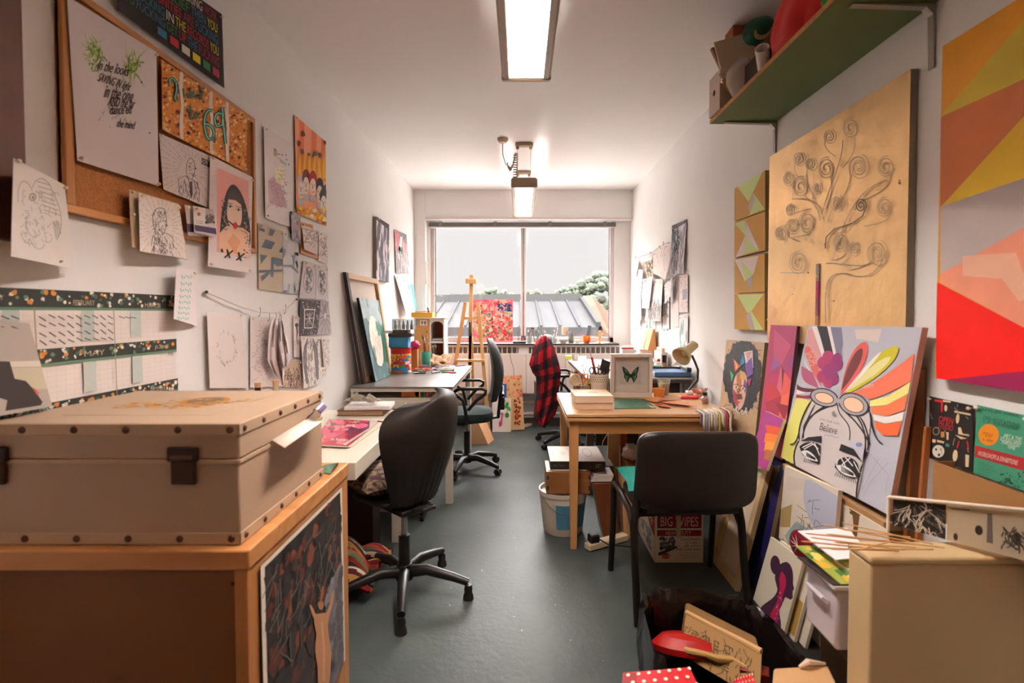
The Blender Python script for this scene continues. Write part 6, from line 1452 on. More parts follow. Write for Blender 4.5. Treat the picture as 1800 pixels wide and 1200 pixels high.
BX('page_block', mat('#b89a78', rough=.8, kind='stripe', dark='#6b4a33', scale=14, axis=(6, 0, 0)), bx0+.004, bx1-.05, 3.104, 3.285, zd+.003, zd+.028, t, bevel=0)
BX('cover', mat('#5b3a28'), bx0, bx1-.045, 3.1, 3.288, zd, zd+.003, t, bevel=0); BX('cover', mat('#6b4632'), bx0, bx1-.045, 3.1, 3.288, zd+.0285, zd+.032, t, bevel=0)
m = MB(Matrix.Translation(((bx0+bx1)/2+.01, 3.2, zd+.0325)) @ Matrix.Rotation(R(5), 4, 'Z')); m.box(-.135, .135, -.09, .09, 0, .022)
OBJ(m.build('drawing_pad', mat('#ded5d4', rough=.8), bevel=.002), 'white drawing pad on top of the brown sketchbook', 'pad')
m = MB(); rn = random.Random(6); zc0 = zd+.058
m.grid(lambda u, v: ((bx0+.02+.2*u), 3.15+.09*v, zc0+.004+.035*abs(math.sin(u*7+v*3))*math.sin(math.pi*min(1, max(0, u*.95)))+.018*abs(math.sin(u*17+v*9))), 30, 14)
OBJ(m.build('crumpled_cloth', mat('#b3a797', rough=.9), solid=.002), 'crumpled grey-beige rag on the white drawing pad', 'cloth')
# teapot on the pedestal
tc_ = (-.765, 3.47, .602)
t = T('teapot', 'cream ceramic teapot with gold-brown handle on the pedestal behind the white desk', 'teapot', tc_)
cm = mat('#dccbb3', rough=.25)
MB().lathe([(.035, 0), (.06, .02), (.072, .06), (.06, .1), (.035, .12)], tc_, 26).build('body', cm, t)
MB().lathe([(.036, .121), (.02, .135), (.006, .14), (.01, .15), (.0, .158)], tc_, 20).build('lid', cm, t)
tb = Vector(tc_)
MB().tube([tb+Vector((-.065, 0, .05)), tb+Vector((-.1, 0, .08)), tb+Vector((-.115, 0, .125))], [.014, .01, .007], 10).build('spout', cm, t)
MB().tube([tb+Vector((.055, 0, .1)), tb+Vector((.09, 0, .13)), tb+Vector((.11, 0, .11)), tb+Vector((.1, 0, .07)), tb+Vector((.066, 0, .045))], .008, 10).build('handle', mat('#a8794a', rough=.4), t)
# knitted blanket under the desk
m = MB(); m.col = []
cols = ['#8f1d24', '#c9974a', '#5a1420', '#d9c7a8', '#3a2c2a', '#a83a28', '#7d8a5c', '#c04a3a']
rn = random.Random(2)
def bl_(u, v): 
    x = -1.14+.44*u; y = 2.38+.44*v
    return (x, y, .03+.15*math.exp(-((u-.35)**2+(v-.5)**2)*5)+.035*abs(math.sin(u*9+v*4))+.02*abs(math.sin(v*13-u*5)))
n0 = 0; NU, NV = 26, 48
m.grid(bl_, NU, NV)
m.col = [lin(cols[int((k//NU)/NV*19+.6*math.sin((k % NU)*.25)) % 8]) for k in range(NU*NV)]
OBJ(m.build('knitted_blanket', mat('#888888', rough=.95, kind='ink', bump=.6, bscale=130), solid=.02), 'striped red and ochre knitted blanket heaped under the white desk', 'blanket')
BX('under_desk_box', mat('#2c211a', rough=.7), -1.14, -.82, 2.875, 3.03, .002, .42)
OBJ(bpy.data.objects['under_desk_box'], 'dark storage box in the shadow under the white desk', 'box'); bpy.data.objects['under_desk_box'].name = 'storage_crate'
# ---- items on the grey drafting table (top z .835) ----
zt = .8365
tc_ = (-1.03, 4.50, zt)
t = T('sweet_tin', 'round tin printed with colourful sweets wrappers beside the moon painting', 'tin', tc_)
m = MB(); m.col = []
N = 40; H = .205; rr = .086
rn = random.Random(5); pal = ['#d8322a', '#f0c02a', '#2a8fd0', '#3aa04a', '#e8e0d0', '#e0702a', '#c02a4a', '#f2d84a']
vs = []; fs = []
for j in range(17):
    for k in range(N): vs.append((tc_[0]+rr*math.cos(6.2832*k/N), tc_[1]+rr*math.sin(6.2832*k/N), zt+H*j/16))
cell = {}
for j in range(16):
    for k in range(N):
        fs.append((j*N+k, j*N+(k+1) % N, (j+1)*N+(k+1) % N, (j+1)*N+k))
        key = (j//2, (k+(j//4)*2)//4); cell.setdefault(key, rn.choice(pal))
        c_ = '#c8281f' if j > 12 else cell[key] if rn.random() > .15 else rn.choice(pal)
        m.col.append(lin(c_))
m.add(vs, fs); m.build('printed_body', mat('#888888', rough=.3, kind='ink'), t)
MB().lathe([(rr+.002, H), (rr+.004, H+.004), (rr+.004, H+.012), (rr-.004, H+.013), (0, H+.010)], tc_, 40).build('lid', mat('#b8241c', rough=.3), t)
MB().lathe([(0, 0), (rr+.002, 0), (rr+.002, .005), (0, .005)], tc_, 40).build('base_rim', STEEL, t)
bz = zt+H+.014
BX('blue_box', mat('#3f8fc0', rough=.5), -1.118, -.955, 4.43, 4.55, bz, bz+.093, bevel=.004); OBJ(bpy.data.objects['blue_box'], 'pale blue lidded box on top of the sweets tin', 'box')
BX('dark_tray', mat('#3b2f2b', rough=.5), -1.12, -.92, 4.42, 4.56, bz+.094, bz+.122, bevel=.002); OBJ(bpy.data.objects['dark_tray'], 'shallow dark tray on the blue box', 'tray')
BX('wooden_tray', mat('#4b382c', rough=.5), -1.085, -.955, 4.43, 4.55, bz+.123, bz+.151, bevel=.002); OBJ(bpy.data.objects['wooden_tray'], 'small dark wooden tray under the clear bottle case', 'tray')
BX('clear_block', glassmat('#d8dde0', .15, .4), -1.165, -1.09, 4.44, 4.52, bz+.123, bz+.145); OBJ(bpy.data.objects['clear_block'], 'little clear plastic box at the end of the dark tray', 'box')
t = T('bottle_case', 'clear plastic case of ink bottles topmost over the sweets tin', 'case', (-1.0, 4.49, bz+.152))
BX('clear_box', glassmat('#dfe4e6', .12, .25), -1.09, -.912, 4.43, 4.55, bz+.152, bz+.245, t, bevel=.002)
for i in range(5):
    c_ = (-1.07+i*.035, 4.47, bz+.156)
    b = MB().lathe([(.013, 0), (.014, .035), (.006, .05)], c_, 12).build('ink_bottle', mat(['#8a93a0', '#c9a58a', '#6b7f8f', '#b9b0a8', '#4f5f6b'][i], rough=.2), t)
    MB().lathe([(.007, .05), (.006, .075)], c_, 10).build('bottle_cap', mat('#3d4a55'), b)
m = MB(); rn = random.Random(3)
m._sph(Vector((-.945, 4.66, zt+.225)), .05, .04, .042, 14, 10)
m.v = [p+Vector((rn.uniform(-.009, .009),)*3) for p in m.v]
t = T('pink_bag', 'crumpled magenta cloth hanging over the dark box behind the sweets tin', 'cloth', (-.945, 4.68, zt))
m.build('cloth_bundle', mat('#b51f4e', rough=.5), t); BX('support_box', mat('#a8743c', rough=.6), -.985, -.915, 4.63, 4.69, zt, zt+.19, t)
p_ = PX(730, 643, Y=4.86)
t = jar('paint_jar', 'clear jar of brown varnish with a tan label beside the sweets tin', 'jar', (p_.x, 4.86, zt), .04, .15, glassmat('#d9cfc5', .1, .2), mat('#4b2c1a', rough=.3), .7)
BX('label', mat('#c9924a'), p_.x-.015, p_.x+.02, 4.816, 4.8185, zt+.03, zt+.09, t, bevel=0)
p_ = PX(748.5, 643, Y=4.93)
t = jar('teal_cup', 'teal plastic cup full of paint brushes on the grey drafting table', 'cup', (p_.x, 4.93, zt), .046, .15, mat('#4fb59d', rough=.35), None, .6, .034)
rn = random.Random(11); G = 'brushes standing in the teal cup'
for i in range(8):
    brush(p_.x+rn.uniform(-.012, .012), 4.93+rn.uniform(-.012, .012), zt+.008, rn.uniform(.24, .31), rn.uniform(.06, .15), rn.uniform(0, 6.28), rn.choice(['#a8742c', '#8f2a24', '#c9a050', '#2f2420']), rn.choice(['#e0d8cc', '#3a2a22', '#c9b49a', '#b04a5a']), 'paint brush standing in the teal cup', G, r=.004)
p_ = PX(763, 640, Y=4.97)
jar('rinse_glass', 'glass of brown rinse water behind the teal cup', 'glass', (p_.x, 4.985, zt), .036, .115, glassmat('#d9d4cc', .1, .2), mat('#5f3d28', rough=.2), .55, .032)
for i in range(4): brush(p_.x+rn.uniform(-.01, .01), 4.985+rn.uniform(-.01, .01), zt+.07, rn.uniform(.13, .17), rn.uniform(.05, .2), rn.uniform(0, 6.28), rn.choice(['#a8742c', '#6b7f4a', '#2f2420']), '#c9b49a', 'short brush leaning in the brown rinse glass', 'brushes in the rinse glass', r=.0035)
# pens and tubes in a heap
rn = random.Random(21); pc = ['#2f2a2c', '#e8e0d8', '#d9582a', '#2f6f4a', '#5b3f8a', '#c02a44', '#2a7f8f', '#e8c04a', '#8f8a8c', '#3f6f3a', '#e9e2dd', '#1f1c1e']
def marker(name): 
    t = T(name, 'felt pen', 'pen'); MB().cyl((-.06, 0, 0), (.035, 0, 0), .0055, n=10).build('barrel', mat('#e6dfda', rough=.4), t); MB().cyl((.0352, 0, 0), (.068, 0, 0), .0062, n=10).build('cap', mat('#333333', rough=.4), t); return t
pts = [(727+rn.random()*64, 646+rn.random()*9) for i in range(22)]
for i, (x, y) in enumerate(pts):
    p_ = PX(x, y, Z=zt+.008); c1_ = pc[i % 12]
    t = T('felt_pen', 'felt pen in the loose heap on the grey drafting table', 'pen', (0, 0, 0), 'pens heaped on the grey drafting table')
    MB().cyl((-.062, 0, 0), (.033, 0, 0), .0052, n=10).build('barrel', mat(rn.choice([c1_, '#e6dfda']), rough=.4), t); MB().cyl((.0335, 0, 0), (.066, 0, 0), .006, n=10).build('cap', mat(c1_, rough=.4), t)
    put(t, (min(p_.x, -.54), p_.y, zt+.0065+.0125*(i % 3)), rn.uniform(-.6, .6))
for i, (x0, y0, x1, y1, c_, lb) in enumerate(((728, 656, 748, 654, '#1f1a1a', 'black marker pen at the near edge of the pen heap'), (744, 651, 757, 649, '#e05a24', 'orange marker lying in the pen heap'), (759, 655, 776, 652, '#1f1a1a', 'second black marker by the edge of the pen heap'), (776, 648, 797, 651, '#3f7f4a', 'squeezed green paint tube in the pen heap'), (786, 654, 799, 655, '#d0304a', 'red pencil at the end of the pen heap'), (800, 643, 819, 642, '#6b3a44', 'plum pencil lying alone near the table corner'))):
    a_, b_ = PX(x0, y0, Z=zt+.007), PX(x1, y1, Z=zt+.007)
    OBJ(MB().tube([a_, a_.lerp(b_, .8), b_], [.0065, .0065, .003 if 'tube' not in lb else .012], 10).build('marker_pen' if i != 3 else 'paint_tube', mat(c_, rough=.4)), lb, 'pen' if i != 3 else 'paint tube')
m = MB()
for k, (ax, ay, sx, sy) in enumerate(((771, 641, 30, 14), (776, 636, 30, 16))):
    c_ = PX(788, 636-k*3, Z=zt)
    m.grid(lambda u, v: (c_.x-.07+.16*u+.02*v, 4.86+.08*v+.02*k, zt+.022+.02*k+.07*v+.014*math.sin(u*8+k*2)+.01*math.sin(v*9)), 12, 8)
OBJ(m.build('kraft_paper', mat('#c9a488', rough=.8), solid=.0015), 'crumpled torn kraft paper standing at the far edge of the grey drafting table', 'paper')
# under the table top, on the drawer case
BX('orange_carton', mat('#b5602a', rough=.6), -.85, -.75, 3.72, 3.86, .752, .792); OBJ(bpy.data.objects['orange_carton'], 'flat orange carton under the grey table top', 'box')
for i, c_ in enumerate(('#e0b02a', '#3f8f4a', '#2f6fa0', '#c9482a')):
    o = BX('thin_book', mat(c_, rough=.5), -.725+i*.016, -.713+i*.016, 3.72, 3.9, .752, .79); OBJ(o, ['yellow', 'green', 'blue', 'red-orange'][i]+' thin book standing under the grey table top', 'book', 'thin books under the grey table')
# ---- organiser by the window ----
ux0, ux1, uy0, uy1 = PX(728, 600, Y=5.17).x, PX(781, 600, Y=5.17).x, 5.17, 5.42
t = T('storage_organiser', 'tall tan cabinet with white arched shelf compartments beside the window', 'cabinet', ((ux0+ux1)/2, uy0, 0))
tan = mat('#c0894e', rough=.6, var=.08, scale=5); wt = mat('#dcd0c6', rough=.5); rb2 = mat('#8f4a34', rough=.6)
um = PX(755, 600, Y=5.17).x; zt2 = PX(755, 558, Y=5.17).z
BX('door_panel', tan, ux0, um, uy0, uy0+.015, 0, zt2-.012, t); BX('side_panel', tan, ux0, ux0+.012, uy0+.016, uy1, 0, zt2-.012, t)
BX('top_board', mat('#d8c6b4', rough=.5), ux0-.01, ux1+.01, uy0-.01, uy1, zt2-.011, zt2, t)
BX('divider', wt, um+.001, um+.012, uy0, uy1, 0, zt2-.012, t); BX('side_panel', wt, ux1-.012, ux1, uy0, uy1, 0, zt2-.012, t); BX('back_panel', rb2, um+.0125, ux1-.0125, uy1-.01, uy1, 0, zt2-.012, t)
for z in (PX(768, 601, Y=5.17).z, .78, .45): BX('shelf', wt, um+.0125, ux1-.0125, uy0, uy1-.011, z-.012, z, t)
zz = zt2-.012; w2 = (ux1-um)/2-.012; cx_ = (um+ux1)/2
pts = [(cx_-w2, zz), (cx_+w2, zz), (cx_+w2, zz-.07)]+[(cx_+w2*math.cos(math.pi*k/10), zz-.07+.045*math.sin(math.pi*k/10)) for k in range(1, 10)]+[(cx_-w2, zz-.07)]
MB().extr([(x, uy0, z) for x, z in pts], (0, .012, 0)).build('arch', wt, t)
MB().sph((PX(750, 583, Y=5.165).x, uy0-.004, PX(750, 583, Y=5.165).z), .007).build('knob', DARK, t)
def dr(a): a.uv().s('#231c1b', .09, [(.1, .35), (.5, .28)], [(.3, .1), (.3, .9)], [(.28, .45), (.1, .7)], [(.32, .45), (.48, .62)], [(.55, .3), (.9, .3)], [(.6, .3), (.6, .8), (.9, .78)], [(.75, .15), (.72, .9)], [(.55, .55), (.92, .52)])
a = Art(q=Q(660, 500, 6, (470, 375), (545, 375), (545, 430), (470, 430)), pl=dict(Y=uy0-.002), base='#e6dcd2', thick=.001); dr(a); a.build('calligraphy_card', None, 'little white card with black brush calligraphy on the tan cabinet', 'card')
Art(q=Q(660, 500, 6, (412, 378), (440, 378), (440, 432), (412, 432)), pl=dict(Y=uy0-.002), base='#4f8fae', thick=.001).build('blue_card', None, 'small blue card stuck on the tan cabinet beside the calligraphy', 'card')
for i in range(4):
    o = BX('paper_pad', mat(['#d8cfc8', '#4b5458', '#c9c2ba', '#8a9aa0'][i], rough=.6), um+.02+.003*i, ux1-.02-.002*i, uy0+.01, uy1-.03, PX(768, 601, Y=5.17).z+.001+.009*i, PX(768, 601, Y=5.17).z+.0085+.009*i, bevel=0)
    OBJ(o, ['lowest white', 'second, dark grey', 'third, pale', 'topmost blue-grey'][i]+' pad on the arched shelf of the tan cabinet', 'pad', 'pads on the arched shelf')
t = T('yellow_tray', 'mustard yellow tray of odds and ends on top of the tan cabinet', 'tray', (um-.05, 5.27, zt2))
tx0, tx1 = PX(721, 552, Y=5.2).x, PX(760, 552, Y=5.2).x
BX('tray_body', mat('#c79a2c', rough=.5), tx0+.01, tx1, 5.2, 5.38, zt2+.001, zt2+.05, t); 
m = MB(); m.bar((tx0+.05, 5.25, zt2+.055), (tx1-.04, 5.3, zt2+.062), .03, .01); m.build('craft_knife', mat('#b9855a'), t)
MB().cyl((tx1-.05, 5.28, zt2+.05), (tx1-.06, 5.28, zt2+.1), .008).build('glue_stick', mat('#6b4a38'), t)
# ---- floor by the window, aisle end ----
t = T('board_carton', 'flat cardboard carton of boards leaning under the grey table by the office chair', 'box', (-.36, 5.5, 0))
MB().hexa([(-.50, 5.32, .002), (-.33, 5.32, .002), (-.28, 5.52, .002), (-.50, 5.52, .002)], [(-.54, 5.32, .30), (-.46, 5.32, .30), (-.40, 5.52, .30), (-.54, 5.52, .30)]).build('carton', mat('#c79870', rough=.8), t, bevel=.003)
F1 = (860, 560, 5.454)
YB2 = 5.93
def FA(name, label, cat, pts, base, dr=None, y=YB2, thick=.008, **k):
    a = Art(q=Q(*F1, *pts), pl=[dict(Y=y+.03), dict(Y=y+.03), dict(Y=y), dict(Y=y)], base=base, thick=thick, **k)
    if dr: dr(a)
    return a.build(name, None, label, cat)
def dr(a): a.crop(*F1).blobs(['#d96a50', '#e08a6a', '#c9a070'], 46, (85, 550, 320, 740), 18, .6, seed=2).blobs(['#e2b48a', '#b5603a'], 30, (85, 560, 320, 760), 10, .5, seed=4).blobs(['#c0401f', '#8f2a1a', '#e8b060'], 90, (238, 770, 300, 1010), 9, .5, seed=3)
FA('spotted_painting', 'gold panel spotted with coral blossoms standing against the heater', 'painting', [(75, 545), (308, 540), (338, 1060), (90, 1075)], '#d3ad7e', dr, y=5.955)
def dr(a): a.crop(*F1).p('#e3dad8', [(75, 640), (142, 640), (142, 765), (75, 765)])
FA('blue_bordered_picture', 'small blue-bordered frame in front of the coral blossom panel', 'picture frame', [(60, 622), (165, 625), (165, 1060), (60, 1060)], '#2456a8', dr, y=5.925)
def dr(a): a.crop(*F1).p('#d8327a', [(120, 885), (130, 900), (128, 960), (122, 1020), (95, 1040), (92, 990), (112, 960)]).blobs(['#e06a9a', '#7a9a5a'], 8, (100, 900, 135, 1000), 8, .5, seed=1)
FA('pink_figure_print', 'white sheet with a hot pink figure beside the green leaf card', 'print', [(30, 640), (140, 640), (145, 1085), (30, 1085)], '#e6dcda', dr, y=5.9)
def dr(a): a.crop(*F1).e('#2f8f4a', 168, 830, 16, 34, 20).e('#3f9f5a', 188, 862, 16, 26, -30).e('#24783c', 170, 925, 20, 26).s('#2a6b3a', 4, bez((150, 780), (175, 830), (172, 900)))
FA('leaf_card', 'cream card with painted green leaves on the floor by the heater', 'card', [(142, 758), (210, 758), (208, 1085), (140, 1085)], '#ddd0bd', dr, y=5.885)
t = T('power_strip', 'cream extension socket on the floor under the heater', 'extension socket', (-.02, 5.75, 0))
MB().bar(PX(912, 751, Z=.02), PX(942, 742, Z=.02), .05, .03).build('strip_body', mat('#d8c9b4', rough=.5), t, bevel=.004)
p_ = PX(915, 742, Z=.05); MB().box(p_.x-.04, p_.x+.04, p_.y-.03, p_.y+.03, .037, .08).build('plug', BLK, t, bevel=.006)
MB().tube([PX(940, 744, Z=.01), PX(950, 748, Z=.008), PX(960, 740, Z=.008)], .004, 6).build('cord', BLK, t)
OBJ(MB().tube([PX(895, 603, Y=5.985), PX(896, 622, Y=5.99), PX(899, 636, Y=5.99), PX(903, 646, Y=5.99), PX(904, 662, Y=5.985)], .0022, 6).build('trailing_cable', BLK), 'thin black cable trailing down the front of the heater casing', 'cable')
# ---- window sill (z 1.0) ----
zs_ = 1.001
SL = (750, 380, 4.8)
def dr(a):
    a.crop(*SL).blobs(['#ef6a70', '#f08a80', '#d83a58', '#f2a090'], 260, (392, 702, 728, 1048), 16, .6, seed=2)
    a.blobs(['#f0b8a8', '#e8d0b8'], 90, (400, 720, 720, 1040), 8, .6, seed=3).blobs(['#3a3f6a', '#4f5f9a', '#2a2c4a'], 60, (600, 735, 722, 800), 8, .5, seed=4).blobs(['#3f8f6a', '#2f6f5a', '#8fbf7a'], 130, (400, 800, 722, 1040), 7, .6, seed=5).blobs(['#241f2a'], 50, (500, 720, 700, 1000), 5, .5, seed=6).blobs(['#e07a2a', '#c9302a'], 24, (420, 850, 722, 1040), 10, .4, seed=7)
a = Art(q=Q(*SL, (392, 702), (728, 700), (726, 1049), (392, 1049)), pl=dict(Y=6.0), base='#ee5f72', thick=.025, edge='#b8404c'); dr(a); a.build('flower_painting', None, 'vivid pink flower-garden canvas standing on the window sill behind the easel', 'painting')
def SP(x, y=1045): return PX(750+x/4.8, 380+y/4.8, Y=6.08)
def pot(cx, w_, ytop, name, label, m_, n, seed, hs, group, lab, tips=('#3a2a22', '#c9b49a'), hc=('#8f2a24', '#2f2420', '#a8742c', '#3f6f6a')):
    p_ = SP(cx); r = w_/4.8*6.08/920/2; h = (1045-ytop)/4.8*6.08/920
    jar(name, label, 'pot', (p_.x, 6.08, zs_), r, h, m_, None, .5, r*.85)
    rn = random.Random(seed)
    for i in range(n): brush(p_.x+rn.uniform(-.3, .3)*r, 6.08+rn.uniform(-.3, .3)*r, zs_+.008, h+hs*rn.uniform(.5, 1), rn.uniform(.05, .22), rn.uniform(0, 6.28), rn.choice(hc), rn.choice(tips), lab, group, r=.0032)
gl1 = glassmat('#d9dfdf', .12, .3)
pot(868, 44, 990, 'glass_pot', 'glass of dark-handled brushes on the sill nearest the window mullion', gl1, 6, 1, .07, 'brushes in the mullion glass', 'brush in the sill glass nearest the mullion')
pot(935, 48, 1005, 'glass_pot', 'glass with long brushes and a broad flat brush on the sill', gl1, 5, 2, .15, 'brushes in the broad-brush glass', 'long brush in the sill glass that holds the broad flat brush')
pot(992, 50, 985, 'white_pot', 'white pot of brushes just behind the checked shirt', mat('#ddd6d0', rough=.3), 7, 3, .08, 'brushes in the white sill pot', 'brush in the white pot behind the checked shirt')
pot(1075, 52, 985, 'glass_pot', 'glass of coloured pens and brushes midway along the sill', gl1, 9, 4, .09, 'pens in the midway sill glass', 'coloured pen in the midway sill glass', tips=('#c02a3a', '#2f8f8a', '#e8e0d8', '#3a2a22'), hc=('#2f8f8a', '#c02a3a', '#e6dfd8', '#2f2420'))
pot(1218, 50, 975, 'glass_pot', 'dark-filled glass of thin brushes beside the tilted tan cup', glassmat('#8f958c', .12, .45), 8, 5, .05, 'brushes in the dark sill glass', 'thin brush in the dark glass beside the tilted cup')
b = SP(910); brush(b.x, 6.08, zs_+.01, .17, -.16, 0, '#6b4a38', '#3a3a38', 'broad flat black-bristled brush sticking up from a sill glass', None, r=.006, flat=True)
p_ = SP(1160); t = T('paper_cup', 'tan paper cup tipped on a white dish on the sill', 'cup', (p_.x, 6.08, zs_+.05))
q_ = SP(1160, 1000); m = MB(Matrix.Translation((q_.x, 6.08, q_.z)) @ Matrix.Rotation(R(8), 4, 'Y')); m.lathe([(.028, 0), (.037, .085), (.035, .085), (.026, .004), (0, .004)], (0, 0, 0), 22); m.build('cup_wall', mat('#c4a48a', rough=.7), t)
t = OBJ(MB().lathe([(.03, 0), (.05, .025), (.055, .045), (.05, .045), (.028, .008), (0, .008)], (p_.x-.01, 6.08, zs_), 26).build('white_dish', mat('#ddd8d4', rough=.25)), 'white glazed dish under the tipped tan cup', 'dish')
p_ = SP(1270); o = MB().box(p_.x-.024, p_.x+.024, 6.05, 6.1, zs_, zs_+.036).build('small_carton', mat('#ddd6d2', rough=.5), bevel=.002); OBJ(o, 'tiny white carton on the sill beside the orange mug', 'box')
p_ = SP(1350); t = T('orange_mug', 'orange patterned mug on the sill with a grey slab standing in it', 'mug', (p_.x, 6.07, zs_))
MB().lathe([(.03, 0), (.042, .02), (.045, .085), (.042, .085), (.038, .02), (0, .012)], (p_.x, 6.07, zs_), 26).build('body', mat('#e8801f', rough=.3, kind='brush', dark='#d8461a', scale=14), t)
MB().tube([(p_.x-.042, 6.07, zs_+.07), (p_.x-.068, 6.07, zs_+.06), (p_.x-.066, 6.07, zs_+.03), (p_.x-.038, 6.07, zs_+.02)], .005, 8).build('handle', mat('#e8a04a', rough=.3), t)
OBJ(MB().bar((p_.x+.0, 6.07, zs_+.02), (p_.x+.034, 6.07, zs_+.2), .04, .008, up=(0, 1, 0)).build('grey_ruler', mat('#5b6068', rough=.5)), 'flat grey slab standing in the orange mug', 'ruler')
p_ = SP(1457); t = T('wooden_hand', 'small jointed wooden hand model at the end of the window sill', 'figurine', (p_.x, 6.07, zs_))
wd_ = mat('#d39a62', rough=.45)
MB().lathe([(.03, 0), (.03, .01), (.01, .014)], (p_.x-.01, 6.07, zs_), 20).build('base', wd_, t)
MB().tube([(p_.x, 6.07, zs_+.01), (p_.x+.004, 6.07, zs_+.05), (p_.x+.006, 6.07, zs_+.09)], [.012, .014, .022], 12).build('palm', wd_, t)
for k, (dx, h_) in enumerate(((-.02, .03), (-.008, .048), (.004, .052), (.016, .04))): MB().tube([(p_.x+.006+dx*.8, 6.07, zs_+.09), (p_.x+.006+dx, 6.07, zs_+.09+h_*.6), (p_.x+.004+dx, 6.066, zs_+.09+h_)], .0052, 8).build('finger', wd_, t)
MB().tube([(p_.x+.022, 6.07, zs_+.07), (p_.x+.036, 6.065, zs_+.09), (p_.x+.034, 6.06, zs_+.105)], .0055, 8).build('thumb', wd_, t)
p_ = SP(780); t = OBJ(MB().box(SP(728).x, SP(836).x, 5.98, 6.1, zs_, zs_+.022).build('black_tray', mat('#2a2422', rough=.4), bevel=.003), 'low black tray on the sill beside the pink canvas', 'tray')
for i, (x, h_) in enumerate(((770, .17), (777, .185))): brush(SP(x).x, 6.04+.01*i, zs_+.023, h_, .03*(i*2-1), 0, '#3f4a44', '#4a4440', 'dark thin brush standing on the black sill tray', 'pair of brushes on the black sill tray', r=.0035)
OBJ(MB().box(SP(1480).x, SP(1530).x, 6.0, 6.12, zs_, zs_+.008).build('sill_papers', mat('#cfc6c2')), 'few loose papers at the far end of the sill', 'paper')
# ---- checked shirt over the office chair ----
sx, sy = .185, 5.26
m = MB(); m.col = []
def P2(x, y, d=0.0): return PX(x, y, Y=5.0+d)
Lf = [(945, 596), (938, 610), (930, 640), (936, 655), (942, 662), (944, 690), (940, 705), (938, 735), (950, 748)]
Rt = [(968, 596), (975, 612), (983, 640), (986, 655), (984, 672), (982, 690), (984, 705), (976, 728), (957, 752)]
NS = 24; rows = []
for j in range(65):
    t_ = j/64*(len(Lf)-1); i = min(int(t_), len(Lf)-2); f = t_-i
    l = [Lf[i][k]*(1-f)+Lf[i+1][k]*f for k in (0, 1)]; r = [Rt[i][k]*(1-f)+Rt[i+1][k]*f for k in (0, 1)]
    row = []
    for k in range(NS+1):
        u = k/NS; x = l[0]*(1-u)+r[0]*u; y = l[1]*(1-u)+r[1]*u
        if j == 0: y -= 6*math.sin(math.pi*u)
        d = .035*math.cos(u*3.14)**2+.016*math.sin(u*13+j*.05)*min(1, j/20)+.05*(1-math.sin(math.pi*u))*max(0, 1-j/14)
        row.append(P2(x, y, d))
    rows.append(row)
vs = [p for r_ in rows for p in r_]; W2 = NS+1
fs = [(j*W2+k, j*W2+k+1, (j+1)*W2+k+1, (j+1)*W2+k) for j in range(64) for k in range(NS)]
red, dk_, dr_ = lin('#b3121f'), lin('#1a1c26'), lin('#5c0f1a')
for j in range(64):
    for k in range(NS):
        a_ = (k+j//9) % 8 < 4; b_ = (j+k//3) % 12 < 6
        m.col.append(red if (a_ and b_) else dk_ if not (a_ or b_) else dr_)
m.add(vs, fs)
# back half that hangs behind the chair top
OBJ(m.build('checked_shirt', mat('#888888', rough=.9, kind='ink', bump=.3, bscale=400), solid=.004), 'red and black checked flannel shirt draped over the back of the office chair', 'shirt')
# ---- on the pine table ----
zt = TZ+.0012
def REC(name, label, cat, m_, x0, x1, y0, y1, z0, z1, group=None, rz=0, **k):
    if rz:
        m = MB(Matrix.Translation(((x0+x1)/2, (y0+y1)/2, 0)) @ Matrix.Rotation(rz, 4, 'Z')); m.box(-(x1-x0)/2, (x1-x0)/2, -(y1-y0)/2, (y1-y0)/2, z0, z1); o = m.build(name, m_, None, bevel=k.get('bevel', .002))
    else: o = BX(name, m_, x0, x1, y0, y1, z0, z1, **k)
    return tag(o, label, cat, group)
t = T('cardboard_box', 'cream lidded shoe-size box on the near corner of the pine table', 'box', (.43, 3.05, zt))
kb = mat('#d9bd9e', rough=.7, var=.04, scale=6)
BX('box_base', kb, .322, .541, 3.056, 3.312, zt, zt+.05, t); BX('box_lid', mat('#dfc6aa', rough=.65), .318, .545, 3.05, 3.318, zt+.040, zt+.082, t)
Art(P=[(.41, 3.2, zt+.0822), (.47, 3.2, zt+.0822), (.47, 3.17, zt+.0822), (.41, 3.17, zt+.0822)], base='#b9a08a', thick=.0002).build('printed_mark', t)
# shadow box with butterfly
bx0, bx1, by, bz1 = PX(1074, 697, Y=3.50).x, PX(1147, 697, Y=3.50).x, 3.50, PX(1110, 622, Y=3.50).z
t = T('shadow_box_frame', 'deep white box frame with a green and black butterfly on the pine table', 'picture frame', ((bx0+bx1)/2, by, zt))
wf = mat('#e3d5c6', rough=.45); fw, dp = .022, .05
MB().box(bx0, bx1, by, by+dp, bz1-fw, bz1).box(bx0, bx1, by, by+dp, zt, zt+fw+.01).box(bx0, bx0+fw, by, by+dp, zt+fw+.01, bz1-fw).box(bx1-fw, bx1, by, by+dp, zt+fw+.01, bz1-fw).build('frame', wf, t, bevel=.002)
BX('backing_board', mat('#e8dccf', rough=.7), bx0+fw-.002, bx1-fw+.002, by+dp-.008, by+dp-.002, zt+.03, bz1-fw+.002, t, bevel=0)
K5 = (1020, 600, 7.5)
a = Art(q=Q(*K5, (520, 300), (800, 300), (800, 560), (520, 560)), pl=dict(Y=by+dp-.012), base='#dccfc6', thick=.002)
a.crop(*K5)
W1_ = bez((660, 440), (620, 360), (575, 330), (552, 330))+bez((552, 330), (560, 380), (570, 420), (585, 440))[1:]+bez((585, 440), (560, 440), (590, 500), (625, 545))[1:]+bez((625, 545), (640, 500), (655, 480), (662, 460))[1:]
W2_ = [(1328-x, y) for x, y in W1_]
a.p('#16211a', W1_).p('#16211a', W2_)
